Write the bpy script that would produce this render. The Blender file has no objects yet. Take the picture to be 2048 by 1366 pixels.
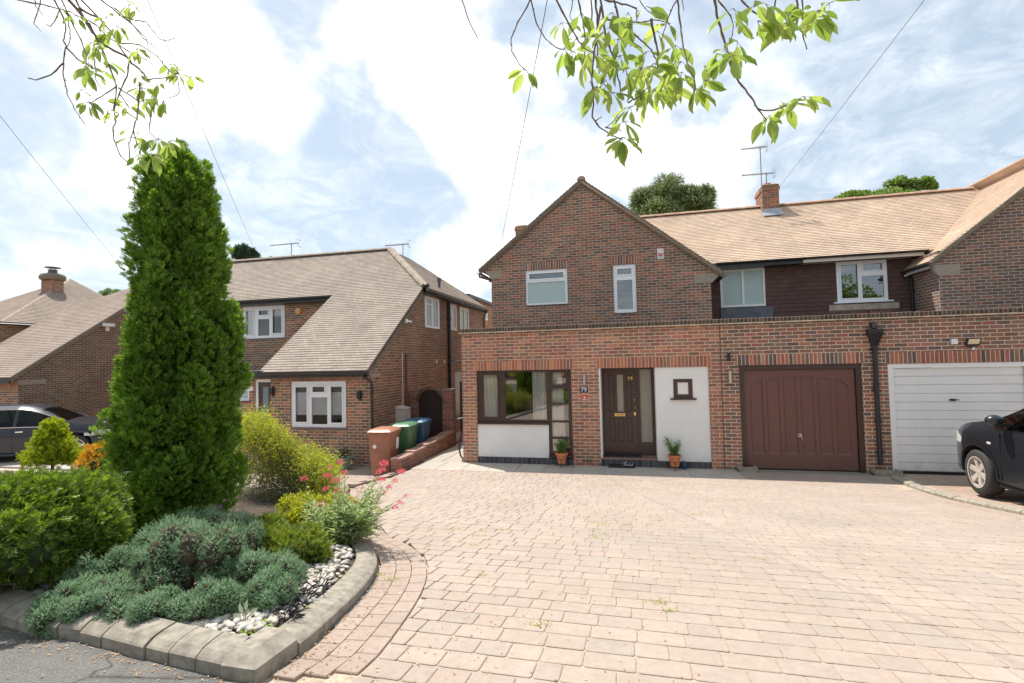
import bpy, math, random
import numpy as np
from mathutils import Vector, Matrix
random.seed(7); RNG = np.random.default_rng(7)
SC = bpy.context.scene
COL = SC.collection
# ------------------------------------------------------------------ camera
F = 1000.0
YAW, PIT, ROL = [math.radians(a) for a in (13.69, 2.25, 1.27)]
CAM = np.array([0.0, -11.31, 2.364])
def rot(a):
    x, y, z = a
    c, s = math.cos(ROL), math.sin(ROL); x, z = c*x + s*z, -s*x + c*z
    c, s = math.cos(PIT), math.sin(PIT); y, z = c*y - s*z, s*y + c*z
    c, s = math.cos(YAW), math.sin(YAW); x, y = c*x - s*y, s*x + c*y
    return np.array([x, y, z])
def ray(px, py): return rot(((px-1024)/F, 1.0, -(py-683)/F))
def at(px, py, ax, v):
    i = 'XYZ'.index(ax); r = ray(px, py); return CAM + r*((v-CAM[i])/r[i])
def dist(px, py, d): return CAM + ray(px, py)*d
cam = bpy.data.cameras.new('camera'); camo = bpy.data.objects.new('camera', cam); COL.objects.link(camo)
R_, U_, F_ = rot((1, 0, 0)), rot((0, 0, 1)), rot((0, 1, 0))
M = Matrix(((R_[0], U_[0], -F_[0], CAM[0]), (R_[1], U_[1], -F_[1], CAM[1]), (R_[2], U_[2], -F_[2], CAM[2]), (0, 0, 0, 1)))
camo.matrix_world = M
cam.sensor_width = 36.0; cam.lens = F/2048*36; cam.clip_start = 0.05; cam.clip_end = 3000
SC.camera = camo
SC.render.resolution_x, SC.render.resolution_y = 1024, 683
SC.view_settings.view_transform = 'Standard'; SC.view_settings.look = 'None'
SC.view_settings.gamma = 1.0; SC.view_settings.use_curve_mapping = False
SC.view_settings.exposure = 1.0
# ------------------------------------------------------------------ sun + sky
SUN = np.array([-0.42, 0.27, 1.0]); SUN /= np.linalg.norm(SUN)
sl = bpy.data.lights.new('sun', 'SUN'); sl.energy = 3.15; sl.angle = math.radians(0.6); sl.color = (1.0, 0.95, 0.87)
slo = bpy.data.objects.new('sun', sl); COL.objects.link(slo)
slo.rotation_euler = Vector(SUN).to_track_quat('Z', 'Y').to_euler()
W = bpy.data.worlds.new('World'); SC.world = W; W.use_nodes = True
def build_world():
    nt = W.node_tree; N = nt.nodes; L = nt.links; N.clear()
    out = N.new('ShaderNodeOutputWorld'); bg = N.new('ShaderNodeBackground'); L.new(bg.outputs[0], out.inputs[0])
    sky = N.new('ShaderNodeTexSky'); sky.sky_type = 'NISHITA'; sky.sun_disc = False
    sky.sun_elevation = math.asin(SUN[2]); sky.sun_rotation = math.atan2(SUN[0], SUN[1])
    sky.air_density = 1.0; sky.dust_density = 1.6; sky.ozone_density = 1.2
    tc = N.new('ShaderNodeTexCoord')
    def mth(op, a, b=None, c=None, clamp=False):
        m = N.new('ShaderNodeMath'); m.operation = op; m.use_clamp = clamp
        for i, v in enumerate((a, b, c)):
            if v is None: continue
            if isinstance(v, (int, float)): m.inputs[i].default_value = v
            else: L.new(v, m.inputs[i])
        return m.outputs[0]
    def vmth(op, a, b=None):
        m = N.new('ShaderNodeVectorMath'); m.operation = op
        for i, v in enumerate((a, b)):
            if v is None: continue
            if isinstance(v, tuple): m.inputs[i].default_value = v
            else: L.new(v, m.inputs[i])
        return m
    d = tc.outputs['Generated']
    sep = N.new('ShaderNodeSeparateXYZ'); L.new(d, sep.inputs[0])
    zc = mth('ADD', mth('MAXIMUM', sep.outputs[2], 0.0), 0.22)
    cmb = N.new('ShaderNodeCombineXYZ')
    L.new(mth('DIVIDE', sep.outputs[0], zc), cmb.inputs[0]); L.new(mth('DIVIDE', sep.outputs[1], zc), cmb.inputs[1])
    def noise(vec, scale, det, rough=.55, dist_=0.0):
        n = N.new('ShaderNodeTexNoise'); n.inputs['Scale'].default_value = scale; n.inputs['Detail'].default_value = det
        n.inputs['Roughness'].default_value = rough; n.inputs['Distortion'].default_value = dist_; L.new(vec, n.inputs['Vector']); return n.outputs[0]
    n1 = noise(d, 5.0, 9, .56, .25)
    n2 = noise(cmb.outputs[0], 4.5, 7, .68, .6)
    nf = noise(d, 26.0, 5, .6)
    # warp direction a little, then sum cloud masses standing where they stand in the sky
    nv = N.new('ShaderNodeTexNoise'); nv.inputs['Scale'].default_value = 4.5; nv.inputs['Detail'].default_value = 6; L.new(d, nv.inputs['Vector'])
    wv = vmth('SUBTRACT', nv.outputs[1], (.5, .5, .5)); ws = vmth('SCALE', wv.outputs[0]); ws.inputs[3].default_value = .32
    dw = vmth('ADD', d, ws.outputs[0]).outputs[0]
    masses = [(870, 60, 180, 1.0), (960, 230, 150, 1.15), (1010, 380, 140, .9), (930, 470, 110, .9), (840, 350, 60, .7), (700, 30, 120, .6),
              (230, 120, 190, .8), (240, 270, 150, .95), (60, 330, 150, .6), (420, 40, 160, .55), (90, 500, 120, .6), (1240, 330, 120, .8),
              (1420, 330, 90, .75), (1130, 120, 80, .3), (560, 110, 120, .4), (1120, 330, 110, .7), (1470, 360, 90, .6), (60, 160, 150, .5), (1550, 240, 90, .25)]
    tot = None
    for px, py, r, w in masses:
        v = ray(px, py); v = v/np.linalg.norm(v)
        ds = vmth('DISTANCE', dw, tuple(v)).outputs['Value']
        ang = r/1000/(1+((px-1024)**2+(py-683)**2)/1e6)**.5 * 1.25
        m = mth('MULTIPLY', mth('SUBTRACT', 1.0, mth('DIVIDE', ds, ang), clamp=True), w*1.7)
        tot = m if tot is None else mth('MAXIMUM', tot, m)
    dens = mth('ADD', mth('MULTIPLY', tot, .85), mth('MULTIPLY', mth('SUBTRACT', n1, .50), 2.0))
    mask = N.new('ShaderNodeMapRange'); mask.interpolation_type = 'SMOOTHSTEP'
    L.new(dens, mask.inputs[0]); mask.inputs[1].default_value = .08; mask.inputs[2].default_value = .92
    wisp = N.new('ShaderNodeMapRange'); L.new(n2, wisp.inputs[0]); wisp.inputs[1].default_value = .42; wisp.inputs[2].default_value = .82; wisp.inputs[4].default_value = .55
    cover = mth('MAXIMUM', mask.outputs[0], wisp.outputs[0])
    cr = N.new('ShaderNodeMapRange'); L.new(mth('ADD', mth('MULTIPLY', n1, .7), mth('MULTIPLY', nf, .3)), cr.inputs[0]); cr.inputs[1].default_value = .33; cr.inputs[2].default_value = .56
    cc = N.new('ShaderNodeMixRGB'); L.new(cr.outputs[0], cc.inputs[0]); cc.inputs[1].default_value = (.42, .44, .47, 1); cc.inputs[2].default_value = (.90, .89, .87, 1)
    skm = vmth('SCALE', sky.outputs[0]); skm.inputs[3].default_value = 0.095
    pale = N.new('ShaderNodeMixRGB'); pale.inputs[0].default_value = .68; L.new(skm.outputs[0], pale.inputs[1]); pale.inputs[2].default_value = (.335, .395, .44, 1)
    mx = N.new('ShaderNodeMixRGB'); L.new(cover, mx.inputs[0]); L.new(pale.outputs[0], mx.inputs[1]); L.new(cc.outputs[0], mx.inputs[2])
    L.new(mx.outputs[0], bg.inputs[0]); bg.inputs[1].default_value = 1.0
build_world()
W.cycles.sampling_method = 'MANUAL'; W.cycles.sample_map_resolution = 512
# ------------------------------------------------------------------ materials
def newmat(name):
    m = bpy.data.materials.new(name); m.use_nodes = True
    return m, m.node_tree, m.node_tree.nodes['Principled BSDF']
class NB:
    def __init__(s, nt): s.nt = nt; s.N = nt.nodes; s.L = nt.links
    def n(s, t, **k):
        o = s.N.new(t)
        for a, b in k.items(): setattr(o, a, b)
        return o
    def m(s, op, a, b=None, c=None, clamp=False):
        o = s.N.new('ShaderNodeMath'); o.operation = op; o.use_clamp = clamp
        for i, v in enumerate((a, b, c)):
            if v is None: continue
            if isinstance(v, (int, float)): o.inputs[i].default_value = v
            else: s.L.new(v, o.inputs[i])
        return o.outputs[0]
    def ramp(s, fac, stops, interp='LINEAR'):
        r = s.N.new('ShaderNodeValToRGB'); r.color_ramp.interpolation = interp; e = r.color_ramp.elements
        while len(e) > 1: e.remove(e[-1])
        e[0].position = stops[0][0]; e[0].color = (*stops[0][1], 1)
        for p, c in stops[1:]:
            q = e.new(p); q.color = (*c, 1)
        s.L.new(fac, r.inputs[0]); return r.outputs[0]
    def noise(s, vec, scale, det=4, rough=.55):
        o = s.N.new('ShaderNodeTexNoise'); o.inputs['Scale'].default_value = scale; o.inputs['Detail'].default_value = det; o.inputs['Roughness'].default_value = rough
        if vec is not None: s.L.new(vec, o.inputs['Vector'])
        return o.outputs[0]
    def mix(s, fac, a, b, mode='MIX'):
        o = s.N.new('ShaderNodeMixRGB'); o.blend_type = mode
        for i, v in ((0, fac), (1, a), (2, b)):
            if isinstance(v, (int, float)): o.inputs[i].default_value = v
            elif isinstance(v, tuple): o.inputs[i].default_value = (*v, 1)
            else: s.L.new(v, o.inputs[i])
        return o.outputs[0]
    def bump(s, h, strength, d, bs):
        b = s.N.new('ShaderNodeBump'); b.inputs['Strength'].default_value = strength; b.inputs['Distance'].default_value = d
        s.L.new(h, b.inputs['Height']); s.L.new(b.outputs[0], bs.inputs['Normal'])
def plain(name, col, rough=.6, var=.12, scale=6, spec=.5, metal=0, bump=0, coat=0):
    m, nt, bs = newmat(name); b = NB(nt); geo = b.n('ShaderNodeNewGeometry').outputs['Position']
    nz = b.noise(geo, scale, 5, .6)
    lo = tuple(max(0, c*(1-var)) for c in col); hi = tuple(min(1, c*(1+var)) for c in col)
    nt.links.new(b.ramp(nz, [(.3, lo), (.7, hi)]), bs.inputs['Base Color'])
    bs.inputs['Roughness'].default_value = rough; bs.inputs['Metallic'].default_value = metal; bs.inputs['Specular IOR Level'].default_value = spec
    if coat: bs.inputs['Coat Weight'].default_value = coat; bs.inputs['Coat Roughness'].default_value = .05
    if bump: b.bump(b.noise(geo, scale*14, 3), bump, .004, bs)
    return m
def streaky(name, col, rough=.6, base=(.30, .27, .22), amt=.5, zb=.45, sc=7, dark=.86, bump=.2):
    """painted or rendered face with rain streaks and splash dirt near the ground"""
    m, nt, bs = newmat(name); b = NB(nt); g = b.n('ShaderNodeNewGeometry').outputs['Position']
    mp = b.n('ShaderNodeMapping'); mp.inputs['Scale'].default_value = (sc, sc, .55); nt.links.new(g, mp.inputs[0])
    st = b.ramp(b.noise(mp.outputs[0], 1.6, 6, .65), [(.32, (dark,)*3), (.62, (1.0,)*3)]); pt = b.ramp(b.noise(g, 1.7, 6, .6), [(.3, (.93,)*3), (.7, (1.03,)*3)])
    c = b.mix(1.0, b.mix(1.0, col, st, 'MULTIPLY'), pt, 'MULTIPLY'); P = b.n('ShaderNodeSeparateXYZ'); nt.links.new(g, P.inputs[0])
    mr = b.n('ShaderNodeMapRange'); nt.links.new(P.outputs[2], mr.inputs[0]); mr.inputs[1].default_value = zb; mr.inputs[2].default_value = .08
    f = b.m('MULTIPLY', b.m('POWER', mr.outputs[0], 2.0), b.ramp(b.noise(g, 9, 6, .75), [(.35, (0, 0, 0)), (.7, (1, 1, 1))])); c = b.mix(b.m('MULTIPLY', f, amt), c, base)
    nt.links.new(c, bs.inputs['Base Color']); bs.inputs['Roughness'].default_value = rough
    b.bump(b.noise(g, 55, 4), bump, .004, bs); return m
def bricks(name, palette, mortar, bw=.225, bh=.075, mw=.0130, soldier=False, offu=0., offv=0., stain=None, half=True):
    """running-bond brickwork laid out in world metres"""
    m, nt, bs = newmat(name); b = NB(nt); L = nt.links
    g = b.n('ShaderNodeNewGeometry'); P = b.n('ShaderNodeSeparateXYZ'); L.new(g.outputs['Position'], P.inputs[0])
    Nn = b.n('ShaderNodeSeparateXYZ'); L.new(g.outputs['True Normal'], Nn.inputs[0])
    isx = b.m('GREATER_THAN', b.m('ABSOLUTE', Nn.outputs[0]), .7); isz = b.m('GREATER_THAN', b.m('ABSOLUTE', Nn.outputs[2]), .7)
    u = b.m('ADD', b.m('MULTIPLY', P.outputs[1], isx), b.m('MULTIPLY', P.outputs[0], b.m('SUBTRACT', 1, isx)))
    v = b.m('ADD', b.m('MULTIPLY', P.outputs[1], isz), b.m('MULTIPLY', P.outputs[2], b.m('SUBTRACT', 1, isz)))
    u = b.m('ADD', u, offu+50*bw); v = b.m('ADD', v, offv+50*bh)
    cu = b.m('DIVIDE', u, bw); cv = b.m('DIVIDE', v, bh)
    if soldier:
        row = b.m('FLOOR', 0.0); fu = b.m('FRACT', cu); cell_u = b.m('FLOOR', cu)
        du = b.m('MULTIPLY', b.m('MINIMUM', fu, b.m('SUBTRACT', 1, fu)), bw); dmin = du
    else:
        row = b.m('FLOOR', cv)
        if half: cu = b.m('ADD', cu, b.m('MULTIPLY', b.m('MODULO', row, 2), .5))
        cell_u = b.m('FLOOR', cu); fu = b.m('FRACT', cu); fv = b.m('FRACT', cv)
        du = b.m('MULTIPLY', b.m('MINIMUM', fu, b.m('SUBTRACT', 1, fu)), bw)
        dv = b.m('MULTIPLY', b.m('MINIMUM', fv, b.m('SUBTRACT', 1, fv)), bh)
        dmin = b.m('MINIMUM', du, dv)
    nz = b.noise(g.outputs['Position'], 60, 3)
    dmin = b.m('ADD', dmin, b.m('MULTIPLY', b.m('SUBTRACT', nz, .5), .004))
    mr = b.n('ShaderNodeMapRange'); L.new(dmin, mr.inputs[0]); mr.inputs[1].default_value = mw*.5-.0015; mr.inputs[2].default_value = mw*.5+.0025
    cmb = b.n('ShaderNodeCombineXYZ'); L.new(cell_u, cmb.inputs[0]); L.new(row, cmb.inputs[1])
    wn = b.n('ShaderNodeTexWhiteNoise', noise_dimensions='2D'); L.new(cmb.outputs[0], wn.inputs['Vector'])
    stops = [((i+.0)/len(palette), c) for i, c in enumerate(palette)]
    bc = b.ramp(wn.outputs['Value'], stops, 'CONSTANT')
    sp = b.n('ShaderNodeSeparateXYZ'); L.new(wn.outputs['Color'], sp.inputs[0])
    hs = b.n('ShaderNodeHueSaturation'); L.new(bc, hs.inputs['Color']); L.new(b.m('ADD', .80, b.m('MULTIPLY', sp.outputs[1], .42)), hs.inputs['Value'])
    L.new(b.m('ADD', .485, b.m('MULTIPLY', sp.outputs[2], .03)), hs.inputs['Hue'])
    inner = b.mix(.5, hs.outputs[0], b.ramp(b.noise(g.outputs['Position'], 35, 5, .7), [(.25, (.62, .62, .62)), (.75, (1.3, 1.3, 1.3))]), 'MULTIPLY')
    big = b.ramp(b.noise(g.outputs['Position'], .8, 6, .65), [(.3, (.76, .75, .74)), (.7, (1.17, 1.14, 1.11))])
    mcol = b.mix(.6, mortar, b.ramp(b.noise(g.outputs['Position'], 22, 4), [(.3, (.75, .75, .75)), (.7, (1.2, 1.2, 1.2))]), 'MULTIPLY')
    col = b.mix(mr.outputs[0], mcol, inner); col = b.mix(.8, col, big, 'MULTIPLY')
    if stain:   # algae and soot just under a coping / near the ground: (z0, z1, colour)
        for z0, z1, sc in stain:
            sr = b.n('ShaderNodeMapRange'); L.new(P.outputs[2], sr.inputs[0]); sr.inputs[1].default_value = z0; sr.inputs[2].default_value = z1
            f = b.m('MULTIPLY', sr.outputs[0], b.ramp(b.noise(g.outputs['Position'], 5, 5, .7), [(.38, (0, 0, 0)), (.62, (1, 1, 1))]))
            col = b.mix(b.m('MULTIPLY', f, .55), col, sc)
    L.new(col, bs.inputs['Base Color']); bs.inputs['Roughness'].default_value = .88; bs.inputs['Specular IOR Level'].default_value = .25
    b.bump(b.m('ADD', mr.outputs[0], b.m('MULTIPLY', nz, .3)), .55, .006, bs)
    return m
def tiles(name, palette, moss=(.2, .2, .1), bw=.165):
    m, nt, bs = newmat(name); b = NB(nt); L = nt.links
    uv = b.n('ShaderNodeUVMap'); P = b.n('ShaderNodeSeparateXYZ'); L.new(uv.outputs[0], P.inputs[0])
    g = b.n('ShaderNodeNewGeometry')
    row = b.m('FLOOR', b.m('ADD', P.outputs[1], 100.02)); cu = b.m('ADD', b.m('DIVIDE', b.m('ADD', P.outputs[0], 200), bw), b.m('MULTIPLY', b.m('MODULO', row, 2), .5))
    cell = b.m('FLOOR', cu); fu = b.m('FRACT', cu)
    cmb = b.n('ShaderNodeCombineXYZ'); L.new(cell, cmb.inputs[0]); L.new(row, cmb.inputs[1])
    wn = b.n('ShaderNodeTexWhiteNoise', noise_dimensions='2D'); L.new(cmb.outputs[0], wn.inputs['Vector'])
    col = b.ramp(wn.outputs['Value'], [(i/(len(palette)-1), c) for i, c in enumerate(palette)])
    jt = b.m('MULTIPLY', b.m('MINIMUM', fu, b.m('SUBTRACT', 1, fu)), bw)
    mr = b.n('ShaderNodeMapRange'); L.new(jt, mr.inputs[0]); mr.inputs[1].default_value = .0; mr.inputs[2].default_value = .006
    col = b.mix(mr.outputs[0], tuple(c*.45 for c in palette[0]), col)
    big = b.ramp(b.noise(g.outputs['Position'], .9, 6, .65), [(.3, (.78, .78, .78)), (.7, (1.16, 1.16, 1.16))]); col = b.mix(.85, col, big, 'MULTIPLY')
    mo = b.ramp(b.noise(g.outputs['Position'], 7, 6, .75), [(.6, (0, 0, 0)), (.7, (1, 1, 1))]); col = b.mix(b.m('MULTIPLY', mo, .35), col, moss)
    li = b.ramp(b.noise(g.outputs['Position'], 16, 5, .8), [(.66, (0, 0, 0)), (.70, (1, 1, 1))]); col = b.mix(b.m('MULTIPLY', li, .4), col, tuple(min(1, c*1.9) for c in palette[0]))
    L.new(col, bs.inputs['Base Color']); bs.inputs['Roughness'].default_value = .85; bs.inputs['Specular IOR Level'].default_value = .3
    b.bump(b.m('ADD', b.m('MULTIPLY', mr.outputs[0], .5), b.m('MULTIPLY', b.noise(g.outputs['Position'], 40, 3), .5)), .5, .006, bs)
    return m
def blocks_mat(name, palette, rough=.9, speck=.5, dirt=(.35, .3, .22)):
    m, nt, bs = newmat(name); b = NB(nt); L = nt.links; g = b.n('ShaderNodeNewGeometry'); pos = g.outputs['Position']
    col = b.ramp(g.outputs['Random Per Island'], [(i/(len(palette)-1), c) for i, c in enumerate(palette)])
    sp = b.ramp(b.noise(pos, 150, 3, .8), [(.3, (.70, .70, .70)), (.7, (1.25, 1.25, 1.25))]); col = b.mix(speck, col, sp, 'MULTIPLY')
    med = b.ramp(b.noise(pos, 18, 5, .75), [(.3, (.86, .85, .83)), (.7, (1.10, 1.10, 1.10))]); col = b.mix(.8, col, med, 'MULTIPLY')
    big = b.ramp(b.noise(pos, 1.1, 6, .6), [(.3, (.90, .89, .87)), (.7, (1.08, 1.08, 1.09))]); col = b.mix(.8, col, big, 'MULTIPLY')
    pat = b.ramp(b.noise(pos, 5.5, 7, .72), [(.56, (0, 0, 0)), (.72, (1, 1, 1))]); col = b.mix(b.m('MULTIPLY', pat, .34), col, dirt)
    oil = b.ramp(b.noise(pos, .55, 5, .5), [(.58, (0, 0, 0)), (.72, (1, 1, 1))]); col = b.mix(b.m('MULTIPLY', oil, .28), col, (.20, .175, .15))
    wh = b.ramp(b.noise(pos, 9.5, 8, .7), [(.66, (0, 0, 0)), (.72, (1, 1, 1))]); col = b.mix(b.m('MULTIPLY', wh, .45), col, (.72, .70, .66))
    L.new(col, bs.inputs['Base Color']); bs.inputs['Roughness'].default_value = rough; bs.inputs['Specular IOR Level'].default_value = .3
    b.bump(b.noise(pos, 120, 4, .8), .5, .004, bs)
    return m
def leafmat(name, stops, trans=.35, rough=.5, tint=(1.15, 1.25, .5), objvar=.25):
    """leaf colour by leaf; light passes through the blade"""
    m, nt, bs = newmat(name); b = NB(nt); L = nt.links; g = b.n('ShaderNodeNewGeometry')
    r = b.m('ADD', b.m('MULTIPLY', g.outputs['Random Per Island'], 1-objvar), b.m('MULTIPLY', b.noise(g.outputs['Position'], 3.5, 3), objvar))
    col = b.ramp(r, stops)
    L.new(col, bs.inputs['Base Color']); bs.inputs['Roughness'].default_value = rough; bs.inputs['Specular IOR Level'].default_value = .35
    tr = b.n('ShaderNodeBsdfTranslucent'); L.new(b.mix(1.0, col, tint, 'MULTIPLY'), tr.inputs[0])
    mx = b.n('ShaderNodeMixShader'); mx.inputs[0].default_value = trans; L.new(bs.outputs[0], mx.inputs[1]); L.new(tr.outputs[0], mx.inputs[2])
    L.new(mx.outputs[0], nt.nodes['Material Output'].inputs[0]); return m
def glassmat(name, refl=.10, tint=(1, 1, 1), rough=.0, fm=1.6):
    m, nt, bs = newmat(name); b = NB(nt); L = nt.links; nt.nodes.remove(bs)
    fr = b.n('ShaderNodeFresnel'); fr.inputs[0].default_value = 1.55
    gl = b.n('ShaderNodeBsdfGlossy'); gl.inputs['Roughness'].default_value = rough
    tr = b.n('ShaderNodeBsdfTransparent'); tr.inputs[0].default_value = (*tint, 1)
    mx = b.n('ShaderNodeMixShader'); L.new(b.m('ADD', b.m('MULTIPLY', fr.outputs[0], fm), refl, clamp=True), mx.inputs[0])
    L.new(tr.outputs[0], mx.inputs[1]); L.new(gl.outputs[0], mx.inputs[2]); L.new(mx.outputs[0], nt.nodes['Material Output'].inputs[0]); return m
# ------------------------------------------------------------------ mesh builder
class MB:
    def __init__(s): s.v = []; s.f = []; s.uv = []; s.has_uv = False
    def add(s, vs, fs, uvs=None):
        o = len(s.v); s.v += [tuple(map(float, p)) for p in vs]; s.f += [tuple(i+o for i in f) for f in fs]
        if uvs is not None: s.has_uv = True; s.uv += uvs
        else: s.uv += [[(0, 0)]*len(f) for f in fs]
        return s
    def quad(s, *p): return s.add(p, [tuple(range(len(p)))])
    def box(s, x0, x1, y0, y1, z0, z1):
        x0, x1 = sorted((x0, x1)); y0, y1 = sorted((y0, y1)); z0, z1 = sorted((z0, z1))
        vs = [(x, y, z) for z in (z0, z1) for y in (y0, y1) for x in (x0, x1)]
        return s.add(vs, [(0, 2, 3, 1), (4, 5, 7, 6), (0, 1, 5, 4), (2, 6, 7, 3), (0, 4, 6, 2), (1, 3, 7, 5)])
    def obox(s, T, x0, x1, y0, y1, z0, z1):
        t = MB().box(x0, x1, y0, y1, z0, z1); return s.add([T(*p) for p in t.v], t.f)
    def bar(s, a, b, w, h=None, up=(0, 0, 1)):
        a, b = Vector(a), Vector(b); h = h or w; d = (b-a).normalized(); u = Vector(up)
        if abs(d.dot(u)) > .98: u = Vector((0, 1, 0))
        sd = d.cross(u).normalized()*w/2; u = sd.cross(d).normalized()*h/2
        vs = [p+i*sd+j*u for p in (a, b) for i, j in ((-1, -1), (1, -1), (1, 1), (-1, 1))]
        return s.add(vs, [(0, 1, 2, 3), (7, 6, 5, 4), (0, 4, 5, 1), (1, 5, 6, 2), (2, 6, 7, 3), (3, 7, 4, 0)])
    def tube(s, pts, r, seg=8, caps=True):
        pts = [Vector(p) for p in pts]; rs = r if isinstance(r, (list, tuple)) else [r]*len(pts); rings = []; prev = None
        for i, p in enumerate(pts):
            d = (pts[min(i+1, len(pts)-1)]-pts[max(i-1, 0)])
            d = d.normalized() if d.length > 1e-9 else Vector((0, 0, 1))
            if prev is None: u = Vector((0, 0, 1)) if abs(d.z) < .9 else Vector((1, 0, 0))
            else: u = prev
            sd = d.cross(u)
            if sd.length < 1e-6: sd = d.orthogonal()
            sd.normalize(); u = sd.cross(d).normalized(); prev = u
            rings.append([p+rs[i]*(math.cos(a)*sd+math.sin(a)*u) for a in [2*math.pi*k/seg for k in range(seg)]])
        vs = [q for R in rings for q in R]; fs = []
        for i in range(len(rings)-1):
            for k in range(seg):
                a, b = i*seg+k, i*seg+(k+1) % seg; fs.append((a, b, b+seg, a+seg))
        if caps: fs += [tuple(range(seg))[::-1], tuple((len(rings)-1)*seg+k for k in range(seg))]
        return s.add(vs, fs)
    def lathe(s, prof, c=(0, 0, 0), seg=24, axis='Z', T=None):
        vs = []; n = len(prof)
        for k in range(seg):
            a = 2*math.pi*k/seg
            for r, h in prof:
                p = (r*math.cos(a), r*math.sin(a), h)
                if axis == 'Y': p = (p[0], p[2], p[1])
                if axis == 'X': p = (p[2], p[0], p[1])
                p = (p[0]+c[0], p[1]+c[1], p[2]+c[2]); vs.append(T(*p) if T else p)
        fs = []
        for k in range(seg):
            for i in range(n-1):
                a, b = k*n+i, ((k+1) % seg)*n+i; fs.append((a, b, b+1, a+1))
        return s.add(vs, fs)
    def prism(s, poly, T, d0, d1):
        """poly of (u,v) pushed from depth d0 to d1; T(u,d,v) -> world"""
        n = len(poly); vs = [T(u, d0, v) for u, v in poly]+[T(u, d1, v) for u, v in poly]
        fs = [tuple(range(n)), tuple(range(2*n-1, n-1, -1))]+[(i, i+n, (i+1) % n+n, (i+1) % n) for i in range(n)]
        return s.add(vs, fs)
BASE = {}
def mesh_obj(name, mb, mat, parent=None, smooth=None):
    me = bpy.data.meshes.new(name); b = np.array(BASE.get(parent.name, (0, 0, 0)) if parent else (0, 0, 0), float)
    vs = np.array(mb.v, float).reshape(-1, 3)-b
    me.from_pydata(vs.tolist(), [], mb.f)
    if mb.has_uv:
        l = me.uv_layers.new(name='UVMap'); flat = [c for f in mb.uv for p in f for c in p]; l.data.foreach_set('uv', flat)
    me.materials.append(mat); me.update()
    o = bpy.data.objects.new(name, me); COL.objects.link(o)
    if parent: o.parent = parent; BASE[o.name] = tuple(b)
    else: BASE[o.name] = (0, 0, 0)
    if smooth is not None:
        me.shade_smooth()
        try: me.set_sharp_from_angle(angle=math.radians(smooth))
        except Exception: pass
    return o
def meta(o, label=None, cat=None, group=None, kind=None):
    for k, v in (('label', label), ('category', cat), ('group', group), ('kind', kind)):
        if v: o[k] = v
    return o
def thing(name, label, cat, loc=(0, 0, 0), group=None):
    o = bpy.data.objects.new(name, None); COL.objects.link(o); o.location = loc; o.empty_display_size = .2
    BASE[o.name] = tuple(loc); return meta(o, label, cat, group)
def part(name, mb, mat, parent, smooth=None, label=None):
    o = mesh_obj(name, mb, mat, parent, smooth)
    if label: o['label'] = label
    return o
def struct(name, mb, mat, smooth=None, kind='structure'):
    o = mesh_obj(name, mb, mat, None, smooth); o['kind'] = kind; return o
def single(name, mb, mat, label, cat, group=None, smooth=None):
    """a thing that is one mesh; origin at its base"""
    v = np.array(mb.v); c = ((v[:, 0].min()+v[:, 0].max())/2, (v[:, 1].min()+v[:, 1].max())/2, v[:, 2].min())
    mb2 = MB(); mb2.v = [tuple(p) for p in (v-np.array(c))]; mb2.f = mb.f; mb2.uv = mb.uv; mb2.has_uv = mb.has_uv
    o = mesh_obj(name, mb2, mat, None, smooth); o.location = c; return meta(o, label, cat, group)
# fast foliage: many copies of a small template merged into one mesh
def scatter(tv, tf, pos, fwd, up, scl):
    """tv (n,3) template verts (y forward, z up); one copy per row"""
    pos = np.asarray(pos, float); fwd = np.asarray(fwd, float); up = np.asarray(up, float)
    fwd /= np.linalg.norm(fwd, axis=1, keepdims=True)+1e-9
    side = np.cross(fwd, up); side /= np.linalg.norm(side, axis=1, keepdims=True)+1e-9; u2 = np.cross(side, fwd)
    scl = np.asarray(scl, float).reshape(-1, 1, 1)
    V = (tv[None, :, 0:1]*side[:, None]+tv[None, :, 1:2]*fwd[:, None]+tv[None, :, 2:3]*u2[:, None])*scl+pos[:, None]
    n = len(tv); Fc = tf[None]+(np.arange(len(pos))*n)[:, None, None]
    return V.reshape(-1, 3), Fc.reshape(-1, tf.shape[1])
def np_obj(name, chunks, mat, parent=None, label=None):
    """chunks: list of (V, F) with faces of equal size per chunk"""
    me = bpy.data.meshes.new(name); b = np.array(BASE.get(parent.name, (0, 0, 0)) if parent else (0, 0, 0))
    V = np.concatenate([c[0] for c in chunks])-b; off = 0; idx = []; tot = []
    for v, f in chunks:
        idx.append((f+off).ravel()); tot += [f.shape[1]]*len(f); off += len(v)
    idx = np.concatenate(idx).astype(np.int32); tot = np.array(tot, np.int32); st = np.concatenate([[0], np.cumsum(tot)[:-1]]).astype(np.int32)
    me.vertices.add(len(V)); me.vertices.foreach_set('co', V.astype(np.float32).ravel())
    me.loops.add(len(idx)); me.loops.foreach_set('vertex_index', idx)
    me.polygons.add(len(tot)); me.polygons.foreach_set('loop_start', st); me.polygons.foreach_set('loop_total', tot)
    me.materials.append(mat); me.update(calc_edges=True); me.validate()
    o = bpy.data.objects.new(name, me); COL.objects.link(o)
    if parent: o.parent = parent
    BASE[o.name] = tuple(b)
    if label: o['label'] = label
    return o
# ------------------------------------------------------------------ ground heights
def gslope(y):
    t = max(0., -y-.5); z = .13*t*t/4 if t < 2 else .13*(t-1)
    zr = .13*(9.6-.5-1)
    return min(z, zr+.0)if y < -9.6 else z
def lstep(a, b, t): t = min(1, max(0, (t-a)/(b-a))); return t*t*(3-2*t)
def gdrop(x):
    if x > -5.05: return 0.
    return -.2*lstep(-5.05, -5.9, x)-.02*max(0, -x-6.5) if x > -20 else -.2-.27
def gz(x, y): return gslope(y)+gdrop(x)*(1-lstep(-2.2, -7.5, y))
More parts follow.
